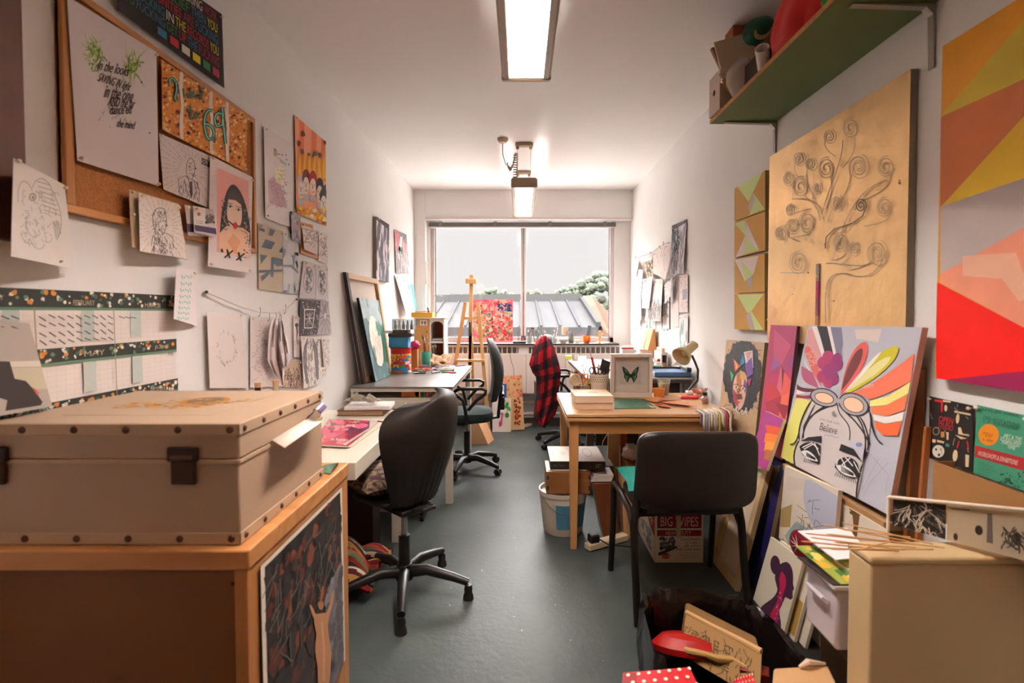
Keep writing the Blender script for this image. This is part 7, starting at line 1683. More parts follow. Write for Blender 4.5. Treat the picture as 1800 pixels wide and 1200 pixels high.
for q in ([(575, 345), (615, 385), (640, 425), (610, 420), (585, 390)], [(590, 450), (640, 450), (630, 490), (620, 530), (600, 495)], [(575, 400), (600, 425), (588, 432)]): a.p('#2a7a45', q, [(1328-x, y) for x, y in q])
for q in ([(590, 365), (610, 400)], [(598, 440), (612, 500)]): a.s('#bfe8d0', 3, q, [(1328-x, y) for x, y in q])
a.e('#15110f', 664, 455, 7, 32); a.s('#15110f', 2, [(662, 430), (648, 400)], [(666, 430), (680, 400)])
a.build('butterfly_mount', t)
BX('pane', glassmat('#ffffff', .04), bx0+fw, bx1-fw, by+.006, by+.008, zt+.032, bz1-fw, t, bevel=0)
for i, (x, c_) in enumerate(((-.062, '#ddd0c4'), (-.05, '#d8c0a8'), (-.042, '#b93a44'), (-.034, '#e3dcd8'), (-.02, '#cfc6c0'))):
    o = MB(Matrix.Translation((bx0+x, 3.48, zt)) @ Matrix.Rotation(R(4), 4, 'Z')).box(-.003, .003, -.0, .14, 0, .215-.012*i).build('card_folder', mat(c_, rough=.5), bevel=.0005)
    tag(o, ['outermost cream', 'second, tan', 'third, thin red', 'fourth, white', 'fifth, grey-white'][i]+' folder of the upright row against the box frame', 'folder', 'upright folders beside the box frame')
# white perforated pot of tools
pc_ = (PX(1052.5, 690, Y=3.44).x, 3.44, zt)
t = T('perforated_pot', 'white metal pot with a lace-cut rim holding scissors, behind the cream box', 'pot', pc_)
pt = mat('#e0d2c0', rough=.4)
MB().lathe([(.046, 0), (.05, .01), (.06, .165), (.058, .165), (.048, .012), (0, .012)], pc_, 32).build('pot_body', pt, t)
MB().lathe([(.0602, .11), (.063, .165), (.0615, .167), (.0595, .11)], pc_, 32).build('rim_band', pt, t)
m = MB()
for r_ in range(3):
    for k in range(26):
        a_ = 6.283*(k+.5*(r_ % 2))/26; rr = .0612+.0008*r_; z = .122+.014*r_
        m.cyl((pc_[0]+math.cos(a_)*(rr-.002), pc_[1]+math.sin(a_)*(rr-.002), pc_[2]+z), (pc_[0]+math.cos(a_)*(rr+.0012), pc_[1]+math.sin(a_)*(rr+.0012), pc_[2]+z), .0035, n=6)
m.build('cutout_pattern', mat('#5a4a3f', rough=.8), t)
def scissors(name, label, x, y, z, h, col, lean=0, group=None, rz=0):
    t = T(name, label, 'scissors', (x, y, z), group); M_ = Matrix.Translation((x, y, z)) @ Matrix.Rotation(rz, 4, 'Z') @ Matrix.Rotation(lean, 4, 'Y')
    for s in (-1, 1):
        m = MB(M_); m.tube([(s*.016+.013*math.cos(q), 0, h-.02+.02*math.sin(q)) for q in [6.283*k/16 for k in range(16)]], .0042, 8, closed=True); m.tube([(s*.012, 0, h-.038), (0, 0, h-.065)], .004, 8); m.build('finger_loop', mat(col, rough=.35), t)
        m = MB(M_); m.bar((s*.003, 0, h-.065), (-s*.002, .001*s, .01), .008, .0015); m.build('blade', STEEL, t)
scissors('scissors', 'black-handled scissors in the lace-rim pot, first pair', pc_[0]-.025, pc_[1]-.012, zt+.02, .19, '#231f1e', -.05)
scissors('scissors', 'black-handled scissors with oval loops in the lace-rim pot, second pair', pc_[0]+.014, pc_[1]-.012, zt+.02, .182, '#1d1918', .04, rz=.3)
def stick(name, lb, cat, px0, px1, Y, w_, col, th=.006, group=None):
    a_, b_ = PX(*px0, Y=Y), PX(*px1, Y=Y); o = MB().bar(a_, b_, w_, th, up=(0, 1, 0)).build(name, mat(col, rough=.45), None, bevel=.001); return tag(o, lb, cat, group)
stick('craft_knife', 'red and clear handled knife standing tall in the lace-rim pot', 'knife', (1050, 668), (1040, 628), 3.45, .016, '#b32a2c')
stick('ruler_end', 'pale ruler tip sticking up from the lace-rim pot', 'ruler', (1046, 660), (1036, 611), 3.47, .010, '#c9b0a8', .002)
o = MB().hexa([PX(*p, Y=3.46) for p in ((1054, 650), (1070, 658), (1073, 636), (1058, 630))], [PX(*p, Y=3.468) for p in ((1054, 650), (1070, 658), (1073, 636), (1058, 630))]).build('black_spatula', mat('#2a2523', rough=.5), bevel=.001); tag(o, 'square black plastic scraper in the lace-rim pot', 'scraper')
stick('red_pen', 'stubby red pen at the edge of the lace-rim pot', 'pen', (1066, 665), (1071, 648), 3.47, .014, '#c0302a')
# lattice pot with tape and scissors
lc_ = (PX(1019, 690, Y=3.47).x, 3.47, zt)
t = T('lattice_pot', 'short gold-brown lattice pot of tape and craft tools behind the cream box', 'pot', lc_)
m = MB()
for k in range(14):
    for s in (-1, 1):
        m.tube([(lc_[0]+.042*math.cos(6.283*k/14+s*q*.9), lc_[1]+.042*math.sin(6.283*k/14+s*q*.9), zt+.09*q) for q in (0, .25, .5, .75, 1)], .0014, 5)
m.build('lattice', mat('#8f7654', rough=.4, metal=.4), t); MB().lathe([(0, 0), (.043, 0), (.043, .004), (0, .004)], lc_, 24).build('pot_base', mat('#d9c8b0'), t)
m = MB(); m.tube([(lc_[0]+.043*math.cos(q), lc_[1]+.043*math.sin(q), zt+.09) for q in [6.283*k/24 for k in range(24)]], .0022, 6, closed=True); m.build('rim', mat('#d9c8b0'), t)
c_ = PX(1011, 667, Y=3.42); m = MB(); m.M = Matrix.Translation(c_) @ Euler((R(80), R(10), R(25))).to_matrix().to_4x4()
m.lathe([(.028, -.012), (.04, -.012), (.04, .012), (.028, .012), (.028, -.012)], (0, 0, 0), 28); tag(m.build('masking_tape', mat('#d9c4a8', rough=.6)), 'roll of cream masking tape on the lattice pot', 'tape')
scissors('craft_scissors', 'orange-handled craft scissors in the lattice pot', lc_[0]+.012, lc_[1]-.01, zt+.01, .155, '#c9622a', .1)
scissors('craft_scissors', 'mustard yellow handled scissors at the edge of the lattice pot', lc_[0]+.05, lc_[1]-.02, zt+.004, .13, '#c9a02a', .08, rz=.3)
scissors('craft_scissors', 'brown-handled scissors behind the masking tape roll', lc_[0]-.02, lc_[1]+.012, zt+.01, .17, '#8f5a34', -.12)
for i, (a_, b_, c_) in enumerate((((1028, 668), (1024, 640), '#d9ccc6'), ((1022, 672), (1031, 644), '#b9b0c0'), ((1031, 676), (1034, 648), '#cfa8a8'))): stick('craft_tool', 'slim pale tool handle standing in the lattice pot', 'tool', a_, b_, 3.49, .006, c_, .006, 'slim tools in the lattice pot')
REC('phone_case', 'dark glass bottle shape between the two tool pots on the pine table', 'bottle', mat('#2a2a30', rough=.2), lc_[0]+.062, lc_[0]+.08, 3.43, 3.46, zt, zt+.1).name = 'dark_bottle'
# cutting mat, cards, cups
q = [PX(x, y, Z=zt+.003) for x, y in Q(960, 560, 5, (600, 698), (860, 700), (965, 783), (600, 787))]
a = Art(P=q, base='#3f6b55', thick=.003, rough=.5); a.uv().s('#cfc3a8', .006, *[[(0, .02), (1, .02)]], *[[(.93, .55), (.995, 1)]]).scrib('#5b8a70', .004, 40, (.02, .05, .98, .98), .06, 0, 90, 2)
a.p('#cfc0a4', [(.86, .62), (1, .95), (1, 1), (.9, 1)]); a.build('cutting_mat', None, 'worn green cutting mat on the pine table beside the cream box', 'cutting mat')
def card(label, pts, z, c_='#c9773a', seed=0):
    P_ = [PX(x, y, Z=zt+z) for x, y in Q(1020, 600, 7.5, *pts)]
    n = len(P_); cx = sum(P_, Vector())/n; rn = random.Random(seed)
    m = MB(); m.extr([p+Vector((0, 0, rn.uniform(0, .006))) for p in P_], (0, 0, .0012)); tag(m.build('orange_card_offcut', mat(c_, rough=.6)), label, 'card')
card('broad orange card offcut lying highest beside the cutting mat', ((845, 752), (1000, 742), (1090, 750), (1040, 800), (1000, 808), (870, 778)), .006, '#d98a4c', 1)
card('long orange card offcut reaching towards the red case', ((1040, 800), (1085, 760), (1330, 790), (1450, 812), (1400, 820), (1560, 862), (1400, 850), (1100, 812)), .010, '#cf7f45', 2)
card('dark orange card offcut with ragged tips nearest the table edge', ((980, 818), (1090, 822), (1190, 860), (1196, 880), (1060, 865), (1000, 840)), .003, '#c0622c', 3)
card('thin dark orange card sliver arching over the other offcuts', ((1010, 800), (1060, 765), (1200, 758), (1370, 772), (1250, 775), (1080, 785), (1030, 812)), .018, '#a04a22', 4)
p_ = PX(1157.5, 697, Z=zt); jar('orange_tub', 'small orange paper tub on the pine table beside the box frame', 'tub', (p_.x, 3.52, zt), .04, .058, mat('#e08c3c', rough=.45), None, r2=.034)
p_ = PX(1168, 694, Z=zt); t = jar('plastic_cup', 'clear plastic cup of green and plum scraps behind the orange tub', 'cup', (p_.x, 3.62, zt), .045, .105, glassmat('#dfe4d8', .12, .22), mat('#8a9a4a', rough=.6, kind='brush', dark='#7a4a62', scale=9), .75, .032)
c_ = PX(1212, 700, Z=zt); t = REC('red_case', 'flat glossy red case in front of the pink paper flower', 'case', mat('#d8303f', rough=.3), c_.x-.06, c_.x+.055, c_.y-.02, c_.y+.05, zt, zt+.014, rz=R(-4), bevel=.005)
c_ = Vector((PX(1215, 690, Z=zt).x, 3.62, zt)); REC('white_soap_dish', 'pale oval-ended dish behind the pink paper flower', 'dish', mat('#d8ccc8', rough=.4), c_.x-.06, c_.x+.03, 3.60, 3.66, zt, zt+.026, bevel=.01)
t = T('paper_flower', 'dusty pink paper flower on the pine table behind the red case', 'ornament', PX(1226, 693, Z=zt)); b = PX(1226, 693, Z=zt); b.y = 3.52; b.x = PX(1228, 690, Y=3.52).x; t.location = b
for k in range(9):
    a_ = 6.283*k/9; m = MB(Matrix.Translation(b+Vector((.03*math.cos(a_), .022*math.sin(a_), .034+.006*(k % 3)))) @ Euler((a_*.3, .9*math.cos(a_), a_)).to_matrix().to_4x4()); m._sph(Vector(), .026, .015, .006, 10, 6)
    m.build('petal', mat(['#dca08f', '#c98a7a', '#b9917a'][k % 3], rough=.6), t)
MB()._sph(b+Vector((0, 0, .012)), .035, .028, .014, 12, 7).build('flower_base', mat('#e29a92', rough=.6), t)
b2 = Vector((PX(1242, 684, Y=3.56).x-.01, 3.58, zt)); t = T('succulent', 'dusty grey-green rosette ornament beside the pink paper flower', 'ornament', b2)
MB()._sph(b2+Vector((0, 0, .016)), .02, .02, .016, 12, 7).build('rosette_base', mat('#9a8a78'), t)
for k in range(7):
    a_ = 6.283*k/7; MB().tube([b2+Vector((0, 0, .025)), b2+Vector((.014*math.cos(a_), .014*math.sin(a_), .042)), b2+Vector((.026*math.cos(a_), .026*math.sin(a_), .05))], [.006, .009, .002], 8).build('leaf', mat('#b09f8c', rough=.6), t)
p_ = PX(1239, 709, Z=zt); t = T('perfume_bottle', 'small glass bottle of red liquid with black cap near the table edge', 'bottle', (p_.x, p_.y, zt))
MB().lathe([(.02, 0), (.024, .006), (.024, .035), (.012, .047), (.012, .052)], (p_.x, p_.y, zt), 20).build('glass_body', glassmat('#e6c9c4', .12, .35), t)
MB().lathe([(0, .004), (.0215, .004), (.0215, .03), (0, .03)], (p_.x, p_.y, zt), 20).build('liquid', mat('#a02a34', rough=.2), t)
MB().lathe([(.0135, .053), (.0135, .07), (0, .07)], (p_.x, p_.y, zt), 18).build('cap', BLK, t)
# ribbons hanging over the near edge
rc = ['#7a6a8a', '#d8cdbf', '#8f9ab0', '#e0d6c8', '#e6dfd4', '#cdbfae', '#e8e0d6', '#c9b45a', '#e6e0da', '#c9a8a0', '#a32a30', '#d8d0c8', '#7a6a4a', '#8a8fb0', '#e0d4c4']
for i, c_ in enumerate(rc):
    x = PX(1233+i*4.6, 745, Y=2.915).x; w_ = .0055+.001*((i*7) % 3)/2; ln = .07+.055*((i*5) % 4)/3
    if x > 1.2: continue
    y0, yf = 3.02+.02*(i % 3), 2.914-.004*(i % 3); m = MB()
    path = [(x+.01*(i % 2), y0, zt+.002+.0012*i), (x, 2.935, zt+.003+.0012*i), (x-.002, yf, zt+.001), (x-.004, yf-.006, zt-ln*.5), (x+.004*((i % 3)-1), yf-.003, zt-ln)]
    vs = [v for p in path for v in ((p[0]-w_, p[1], p[2]), (p[0]+w_, p[1], p[2]))]
    m.add(vs, [(2*k, 2*k+1, 2*k+3, 2*k+2) for k in range(4)])
    nm = {0: 'mauve', 2: 'grey-blue', 7: 'mustard', 10: 'red', 12: 'olive', 13: 'slate blue'}.get(i)
    if c_ == '#a32a30': nm = 'red'
    o = m.build('ribbon', mat(c_, rough=.7), solid=.0012)
    if nm: tag(o, nm+' ribbon hanging over the near edge of the pine table', 'ribbon', 'ribbons hanging over the pine table edge')
    else: tag(o, 'cream ribbon hanging over the near edge of the pine table', 'ribbon', 'ribbons hanging over the pine table edge')
# gooseneck lamp clamped at the far edge
LX, LY = 1.19, 3.69
t = T('desk_lamp', 'beige gooseneck lamp with a cone shade clamped behind the pine table', 'lamp', (LX, LY, zt))
MB().box(LX-.025, LX+.025, LY-.03, LY+.03, zt, zt+.02).build('clamp', BLK, t, bevel=.004)
LP = lambda x, y: PX(x, y, Y=LY)
MB().tube([(LX, LY, zt+.02), LP(1226, 668), LP(1227, 650), LP(1222, 637), LP(1216, 624)], .0085, 12).build('gooseneck', mat('#2a2624', rough=.4), t)
be = mat('#b7a47c', rough=.35)
h0, h1, h2 = LP(1224, 605)+Vector((0, .03, 0)), LP(1207, 617), LP(1192, 628)+Vector((0, -.055, 0))
d = (h2-h0).normalized()
m = MB(); pts = [h0, h0+d*.006, h1, h1+d*.014, h1+d*.03, h1+d*.075]
m.tube(pts, [.022, .03, .033, .036, .056, .068], 28, caps=False); m.build('lamp_shade', be, t, solid=.003)
MB()._sph(h0+d*.012, .03, .03, .022, 16, 9).build('shade_cap', be, t)
MB()._sph(h1+d*.02, .022, .022, .022, 16, 9).build('bulb', mat('#d9cdb0', rough=.3), t)
# ---- under the pine table ----
pb = (.265, 3.24, .002)
t = T('paint_bucket', 'white plastic paint bucket with a blue label under the pine table corner', 'bucket', pb)
MB().lathe([(.118, 0), (.122, .01), (.145, .215), (.145, .235), (.15, .236), (.15, .262), (.142, .262), (.14, .24), (0, .238)], pb, 40).build('bucket_body', mat('#cfc3b2', rough=.4), t)
m = MB()
for k in range(10):
    a_ = R(-112+k*8.5); b_ = a_+R(8.6)
    for (q, r_) in (): pass
    f = lambda a, z: (pb[0]+(.1225+(z-.0)*.107+.0012)*math.cos(a), pb[1]+(.1225+z*.107+.0012)*math.sin(a), z)
    m.add([f(a_, .05), f(b_, .05), f(b_, .2), f(a_, .2)], [(0, 1, 2, 3)])
m.build('blue_label', mat('#4f87a3', rough=.5), t, smooth=0)
m = MB(); m.m = 0
for k in range(3):
    a_ = R(-50+k*9); b_ = a_+R(5); m.add([f(a_-.1, .05), f(b_-.1, .05), f(b_+.05, .19), f(a_+.05, .19)], [(0, 1, 2, 3)])
m.build('dark_lettering', mat('#2a1c20', rough=.5), t, smooth=0)
MB().tube([(pb[0]+.152*math.cos(q), pb[1]+.152*math.sin(q), .235-.09*math.sin((q-R(-150))/R(130)*math.pi)) for q in [R(-150+k*13) for k in range(11)]], .002, 6).build('wire_handle', STEEL, t)
t = T('wooden_box', 'dovetailed brown wooden box standing on the paint bucket lid', 'box', (.28, 3.25, .266))
BX('box_body', mat('#8f5f34', rough=.5, kind='wood', dark='#7a4c28', scale=7, axis=AX), .155, .418, 3.12, 3.36, .266, .40, t)
for x in (.158, .41):
    for z in (.30, .365): BX('dovetail', mat('#3f2818', rough=.6), x-.002, x+.012, 3.117, 3.1195, z-.012, z+.012, t, bevel=0)
t = T('vinyl_box', 'flat white-topped box with black spine marked 12 inches, on the wooden box', 'box', (.3, 3.2, .402))
q = [PX(x, y, Z=.455) for x, y in Q(930, 740, 4.446, (160, 195), (560, 205), (598, 315), (165, 312))]
for p in q: p.z = .455
BX('box_side', mat('#241d1c', rough=.5), q[3].x, q[2].x, q[3].y, q[0].y, .403, .452, t)
a = Art(P=[(q[3].x, q[0].y, .4545), (q[2].x, q[0].y, .4545), (q[2].x, q[3].y, .4545), (q[3].x, q[3].y, .4545)], base='#d8c9be', thick=.002); a.uv().e('#b3a8a8', .74, .45, .09, .28).e('#d8c9be', .74, .45, .075, .24).e('#c3b5ae', .27, .5, .05, .12); a.build('top_sheet', t)
a = Art(P=[(q[3].x, q[3].y-.001, .452), (q[2].x, q[3].y-.001, .452), (q[2].x, q[3].y-.001, .405), (q[3].x, q[3].y-.001, .405)], base='#241d1c', thick=.0004); a.uv().t('#b0905a', '12"', .83, .3, .09, .45).t('#6a5a50', 'Box Type', .06, .35, .2, .35); a.build('spine', t)
REC('paper_sleeve', 'white paper sleeve under the flat box on the wooden box', 'paper', mat('#d9cdc4', rough=.6), .17, .40, 3.14, 3.34, .4005, .4025, bevel=0)
def slab(name, label, cat, b4, t4, m_, parts=None, bev=.002):
    return tag(MB().hexa([Vector(p) for p in b4], [Vector(p) for p in t4]).build(name, m_, bevel=bev), label, cat)
dkw = mat('#6b3a1e', rough=.5, kind='wood', dark='#54290f', scale=10, axis=AZ)
slab('wooden_crate', 'dark brown wooden crate stood on end beside the paint bucket', 'crate', [(.50, 3.12, .002), (.60, 3.12, .002), (.62, 3.3, .002), (.50, 3.3, .002)], [(.435, 3.12, .33), (.555, 3.12, .33), (.57, 3.3, .33), (.44, 3.3, .33)], dkw)
for i in range(5): REC('white_card_sheet', 'white card edge lying across the top of the dark wooden crate', 'card', mat('#e0d6cf', rough=.6), .425+.004*i, .55+.003*i, 3.13, 3.29, .336+.0085*i, .343+.0085*i, 'white cards on the wooden crate', bevel=.0005)
slab('spiral_pad', 'spiral-bound pad standing behind the dark wooden crate', 'pad', [(.60, 3.34, .002), (.66, 3.34, .002), (.66, 3.5, .002), (.60, 3.5, .002)], [(.555, 3.34, .37), (.60, 3.34, .37), (.60, 3.5, .37), (.555, 3.5, .37)], mat('#cfc0b0', rough=.6, kind='stripe', dark='#5b4a40', scale=16, axis=(0, 0, 5)))
slab('pine_board', 'pale pine board leaning under the table beyond the dark crate', 'board', [(.58, 3.53, .002), (.675, 3.53, .002), (.675, 3.55, .002), (.58, 3.55, .002)], [(.605, 3.56, .66), (.68, 3.56, .66), (.68, 3.58, .66), (.605, 3.58, .66)], mat('#ecc590', rough=.5, kind='wood', dark='#d8ac76', scale=8, axis=AZ))
slab('pine_board', 'orange-brown board edge leaning beside the pale pine board', 'board', [(.68, 3.53, .002), (.72, 3.53, .002), (.72, 3.55, .002), (.68, 3.55, .002)], [(.685, 3.56, .66), (.73, 3.56, .66), (.73, 3.58, .66), (.685, 3.58, .66)], mat('#c06a30', rough=.5, kind='wood', dark='#a85826', scale=8, axis=AZ))
slab('pine_board', 'tan upright board further along under the table', 'board', [(.81, 3.52, .002), (.90, 3.52, .002), (.90, 3.54, .002), (.81, 3.54, .002)], [(.81, 3.56, .66), (.90, 3.56, .66), (.90, 3.58, .66), (.81, 3.58, .66)], mat('#a8804e', rough=.6))
slab('wood_block', 'short pale wooden block on end behind the visitor chair cushion', 'block', [(.62, 3.10, .002), (.70, 3.10, .002), (.70, 3.2, .002), (.62, 3.2, .002)], [(.60, 3.10, .405), (.67, 3.10, .405), (.67, 3.2, .405), (.60, 3.2, .405)], mat('#c99f76', rough=.5, kind='wood', dark='#a8703c', scale=8, axis=AZ))
MBt = MB().tube([PX(x, y, Y=3.75) for x, y in ((1068, 762), (1060, 775), (1057, 790), (1062, 812), (1070, 830))], .003, 6); tag(MBt.build('white_cable', mat('#cfc0b8')), 'thin white cable loop hanging beside the pine boards', 'cable')
def crumple(name, label, cat, c, rx, ry, rz_, m_, seed, amp=.12):
    rn = random.Random(seed); m = MB(); m._sph(Vector(c), rx, ry, rz_, 22, 13)
    f = [rn.uniform(0, 6) for _ in range(9)]
    m.v = [Vector(c)+(p-Vector(c))*(1+amp*(math.sin(p.x*60+f[0])*math.sin(p.z*50+f[1])+.7*math.sin(p.y*90+p.z*40+f[2])+.5*math.sin(p.x*140+f[3]+p.z*110))) for p in m.v]
    return tag(m.build(name, m_, smooth=30), label, cat)
REC('brown_carton', 'brown cardboard carton under the pine table holding the bags', 'box', mat('#a97a4c', rough=.8), .685, 1.05, 3.32, 3.5, .003, .38)
crumple('plastic_bag', 'crumpled translucent white plastic bag on the brown carton', 'bag', (.735, 3.40, .444), .07, .06, .05, mat('#d6c8c6', rough=.3), 2)
crumple('purple_bag', 'shiny purple foil bag beside the white plastic bag', 'bag', (.87, 3.42, .482), .06, .05, .085, mat('#6a2f9a', rough=.2, metal=.3), 5, .16)
REC('paper_pad', 'pad of patterned papers on the carton under the table', 'pad', mat('#c9b59f', rough=.6, kind='speck', dark='#6a3a34', scale=60), .76, 1.0, 3.30, 3.315, .002, .34)
for i, (c_, lb) in enumerate((('#5b4638', 'lowest brown'), ('#c9a03a', 'mustard yellow'), ('#d8cfc4', 'topmost white'))):
    REC('magazine', lb+' magazine in the pile on the plank under the pine table', 'magazine', mat(c_, rough=.5), .96-.01*i, 1.12, 3.36, 3.6, .62+.012*i, .631+.012*i, 'magazines under the pine table', bevel=.001)
REC('crate', 'tall crate under the pine table carrying the magazines', 'crate', mat('#7a5233', rough=.7), 1.06, 1.13, 3.33, 3.6, .003, .618)
# power strip on floor
t = T('power_strip', 'wooden-coloured extension socket with black plug on the floor by the black chair', 'extension socket', (.5, 2.95, 0))
a_, b_ = PX(1032, 962, Z=.02), PX(1100, 943, Z=.02); a_.z = b_.z = .024
MB().bar(a_, b_, .055, .036).build('strip_body', mat('#cdb898', rough=.5), t, bevel=.005)
p_ = a_.lerp(b_, .16); MB(Matrix.Translation(p_) @ Matrix.Rotation(R(20), 4, 'Z')).box(-.03, .03, -.025, .025, .019, .065).build('plug', mat('#211a1a', rough=.35), t, bevel=.008)
MB().tube([p_+Vector((.03, -.01, .04)), p_+Vector((.08, -.04, .02)), p_+Vector((.16, -.045, .015)), p_+Vector((.24, -.05, .008))], .004, 8).build('cord', BLK, t)
# wipes carton
X0, X1, Y0, Y1, ZB = .728, .99, 2.80, 3.28, .275
t = T('wipes_carton', 'white and red cardboard carton printed BIG WIPES under the black chair', 'box', ((X0+X1)/2, Y0, 0))
BX('carton', mat('#cbb9a2', rough=.7), X0, X1, Y0, Y1, .002, ZB, t)
a = Art(P=[(X0+.001, Y0-.001, ZB), (X1-.001, Y0-.001, ZB), (X1-.001, Y0-.001, .003), (X0+.001, Y0-.001, .003)], base='#e6d8c6', thick=.0006)
RD = '#8f1a1e'
a.uv().p(RD, [(.04, .04), (.96, .04), (.96, .31), (.04, .31)]).p(RD, [(.04, .345), (.96, .345), (.96, .465), (.04, .465)])
a.t('#e2d2bc', 'BIG WIPES', .11, .08, .78, .19).t('#e2d2bc', 'HEAVY DUTY', .22, .365, .52, .08).p('#c0ab90', [(.43, .03), (.53, .03), (.53, .5), (.44, .5)])
for i, (tx, x, w_) in enumerate((('CONTENTS:', .53, .41), ('8 TUBS x', .64, .30), ('80 WIPES', .62, .32), ('REF: 2420 0000', .45, .49))): a.t('#3a2c28', tx, x, .51+.067*i, w_, .042)
for i in range(5): a.t('#5a4a42', 'to keep wipes moist close lid after use', .44+.03*i, .785+.028*i, .48-.03*i, .018)
a.blobs(['#3a4048', '#4a525c', '#2a2c34'], 46, (.08, .5, .4, .74), .035, .5, seed=3).t('#cfc3b4', 'REMOVES', .08, .56, .3, .05, -8).t('#cfc3b4', 'GRIME', .13, .63, .22, .05, -8).p('#3a4048', [(.05, .8), (.45, .66), (.46, .7), (.08, .86)])
rn = random.Random(2); a.p('#a3202a', [(.22+(.11 if k % 2 else .06)*math.cos(6.283*k/20), .86+(.08 if k % 2 else .045)*math.sin(6.283*k/20)) for k in range(20)]).t('#d6c6b2', '4x4', .16, .84, .12, .05)
a.build('printed_front', t)
a = Art(P=[(X0-.001, Y1, ZB), (X0-.001, Y0, ZB), (X0-.001, Y0, .003), (X0-.001, Y1, .003)], base='#d3c3ae', thick=.0006)
a.uv().p(RD, [(.35, .02), (.98, .02), (.98, .5), (.8, .42)]).t('#e2d2bc', 'BIG WIPES', .5, .06, .45, .14, 20).blobs(['#6a7078', '#8f9298'], 30, (.4, .5, .8, .85), .05, .5, seed=4).blobs(['#a3202a', '#4a525c'], 20, (.08, .2, .25, .6), .04, .5, seed=4).blobs(['#a3202a'], 8, (.1, .6, .22, .75), .04, .5, seed=8)
a.build('printed_side', t)
# ---- on the far drafting table (top z .87) ----
zt = .8715
K1 = (960, 560, 5)
def FT(x, y): return PX(960+x/5, 560+y/5, Z=zt)
def flat(name, label, cat, pts, base, z=0, dr=None, th=.001, group=None):
    P_ = [FT(*p) for p in pts]
    for p in P_: p.z = zt+.001+z
    a = Art(P=P_, base=base, thick=th)
    if dr: dr(a)
    return a.build(name, None, label, cat, group)
flat('paper_sheet', 'white sheet lying by the far corner of the dark-edged drafting table', 'paper', [(180, 348), (300, 345), (330, 372), (215, 385)], '#e2dad5')
flat('tracing_sheet', 'large white sheet hanging near the tool pots on the drafting table', 'paper', [(280, 335), (350, 330), (352, 400), (240, 400)], '#ece5e2', .003)
for i in range(7):
    rn = random.Random(i); cx, cy, r_ = 455+rn.uniform(-20, 20), 305-i*3, .11
    c_ = FT(470, 300); c_.z = zt+.002+.007*i
    m = MB(Matrix.Translation(c_) @ Matrix.Rotation(rn.uniform(-.5, .5), 4, 'Z')); m.box(-.15, .15, -.1, .1, 0, .004)
    tag(m.build('loose_paper', mat(['#e6ddd9', '#ddd0c6', '#e9e2df', '#d8c3b4'][i % 4], rough=.7)), 'loose sheet in the splayed paper pile beside the white box', 'paper', 'splayed paper pile on the drafting table')
zt3 = zt
for nm, lb, cat, px0, px1, yb, c_, Y in (('green_memo_block', 'small lime green memo block at the far desk corner', 'block', 995, 1005, 628, '#b6c23a', 5.28),):
    x0, x1 = PX(px0, 600, Y=Y).x, PX(px1, 600, Y=Y).x; REC(nm, lb, cat, mat(c_, rough=.5), x0, x1, Y, Y+.06, zt+.0, zt+.045)
p_ = PX(1010, 628, Y=5.26); jar('scrap_jar', 'small glass jar of pink and green scraps beside the lime memo block', 'jar', (p_.x, 5.2, zt), .035, .07, glassmat('#dfe2de', .12, .3), mat('#c48a80', rough=.6, kind='speck', dark='#5f8a5a', scale=50), .6)
x0, x1 = PX(1094, 600, Y=4.5).x, PX(1119, 600, Y=4.5).x
t = T('lidded_tub', 'white plastic tub with a coral lid behind the butterfly frame', 'tub', ((x0+x1)/2, 4.5, zt)); BX('tub_body', mat('#ddd5d1', rough=.4), x0, x1, 4.5, 4.62, zt, zt+.165, t, bevel=.004); BX('tub_lid', mat('#d8606a', rough=.4), x0-.002, x1-.02, 4.51, 4.61, zt+.1655, zt+.182, t, bevel=.004)
m = MB(); x0, x1 = PX(1116, 600, Y=4.3).x, PX(1160, 600, Y=4.3).x
m.grid(lambda u, v: (x0+(x1-x0)*u, 4.28+.14*v, zt+.06+.10*math.sin(math.pi*min(1, .25+u*.8))*(1-.1*v)), 14, 5); m.build
o = m.build('clear_folder', mat('#dcd6d4', rough=.25), solid=.002); tag(o, 'arched clear plastic folder standing behind the butterfly frame', 'folder')
REC('folder_support', 'low white carton under the arched clear folder', 'box', mat('#d8cec8', rough=.5), x0+.01, x1-.04, 4.30, 4.40, zt, zt+.055)
# green bottle with red cap
p_ = PX(1157.5, 645, Y=4.25); b_ = (p_.x, 4.25, zt); t = T('soap_bottle', 'clear bottle half full of green liquid with a red cap, behind the paper cutter', 'bottle', b_)
MB().lathe([(.032, 0), (.034, .01), (.034, .055), (.012, .08), (.012, .085)], b_, 22).build('clear_body', glassmat('#e2ebe6', .12, .2), t); MB().lathe([(0, .003), (.031, .003), (.031, .045), (0, .045)], b_, 22).build('liquid', mat('#1fa05a', rough=.2), t)
MB().lathe([(.014, .086), (.015, .1), (.006, .108), (0, .108)], b_, 16).build('cap', mat('#e02a34', rough=.35), t)
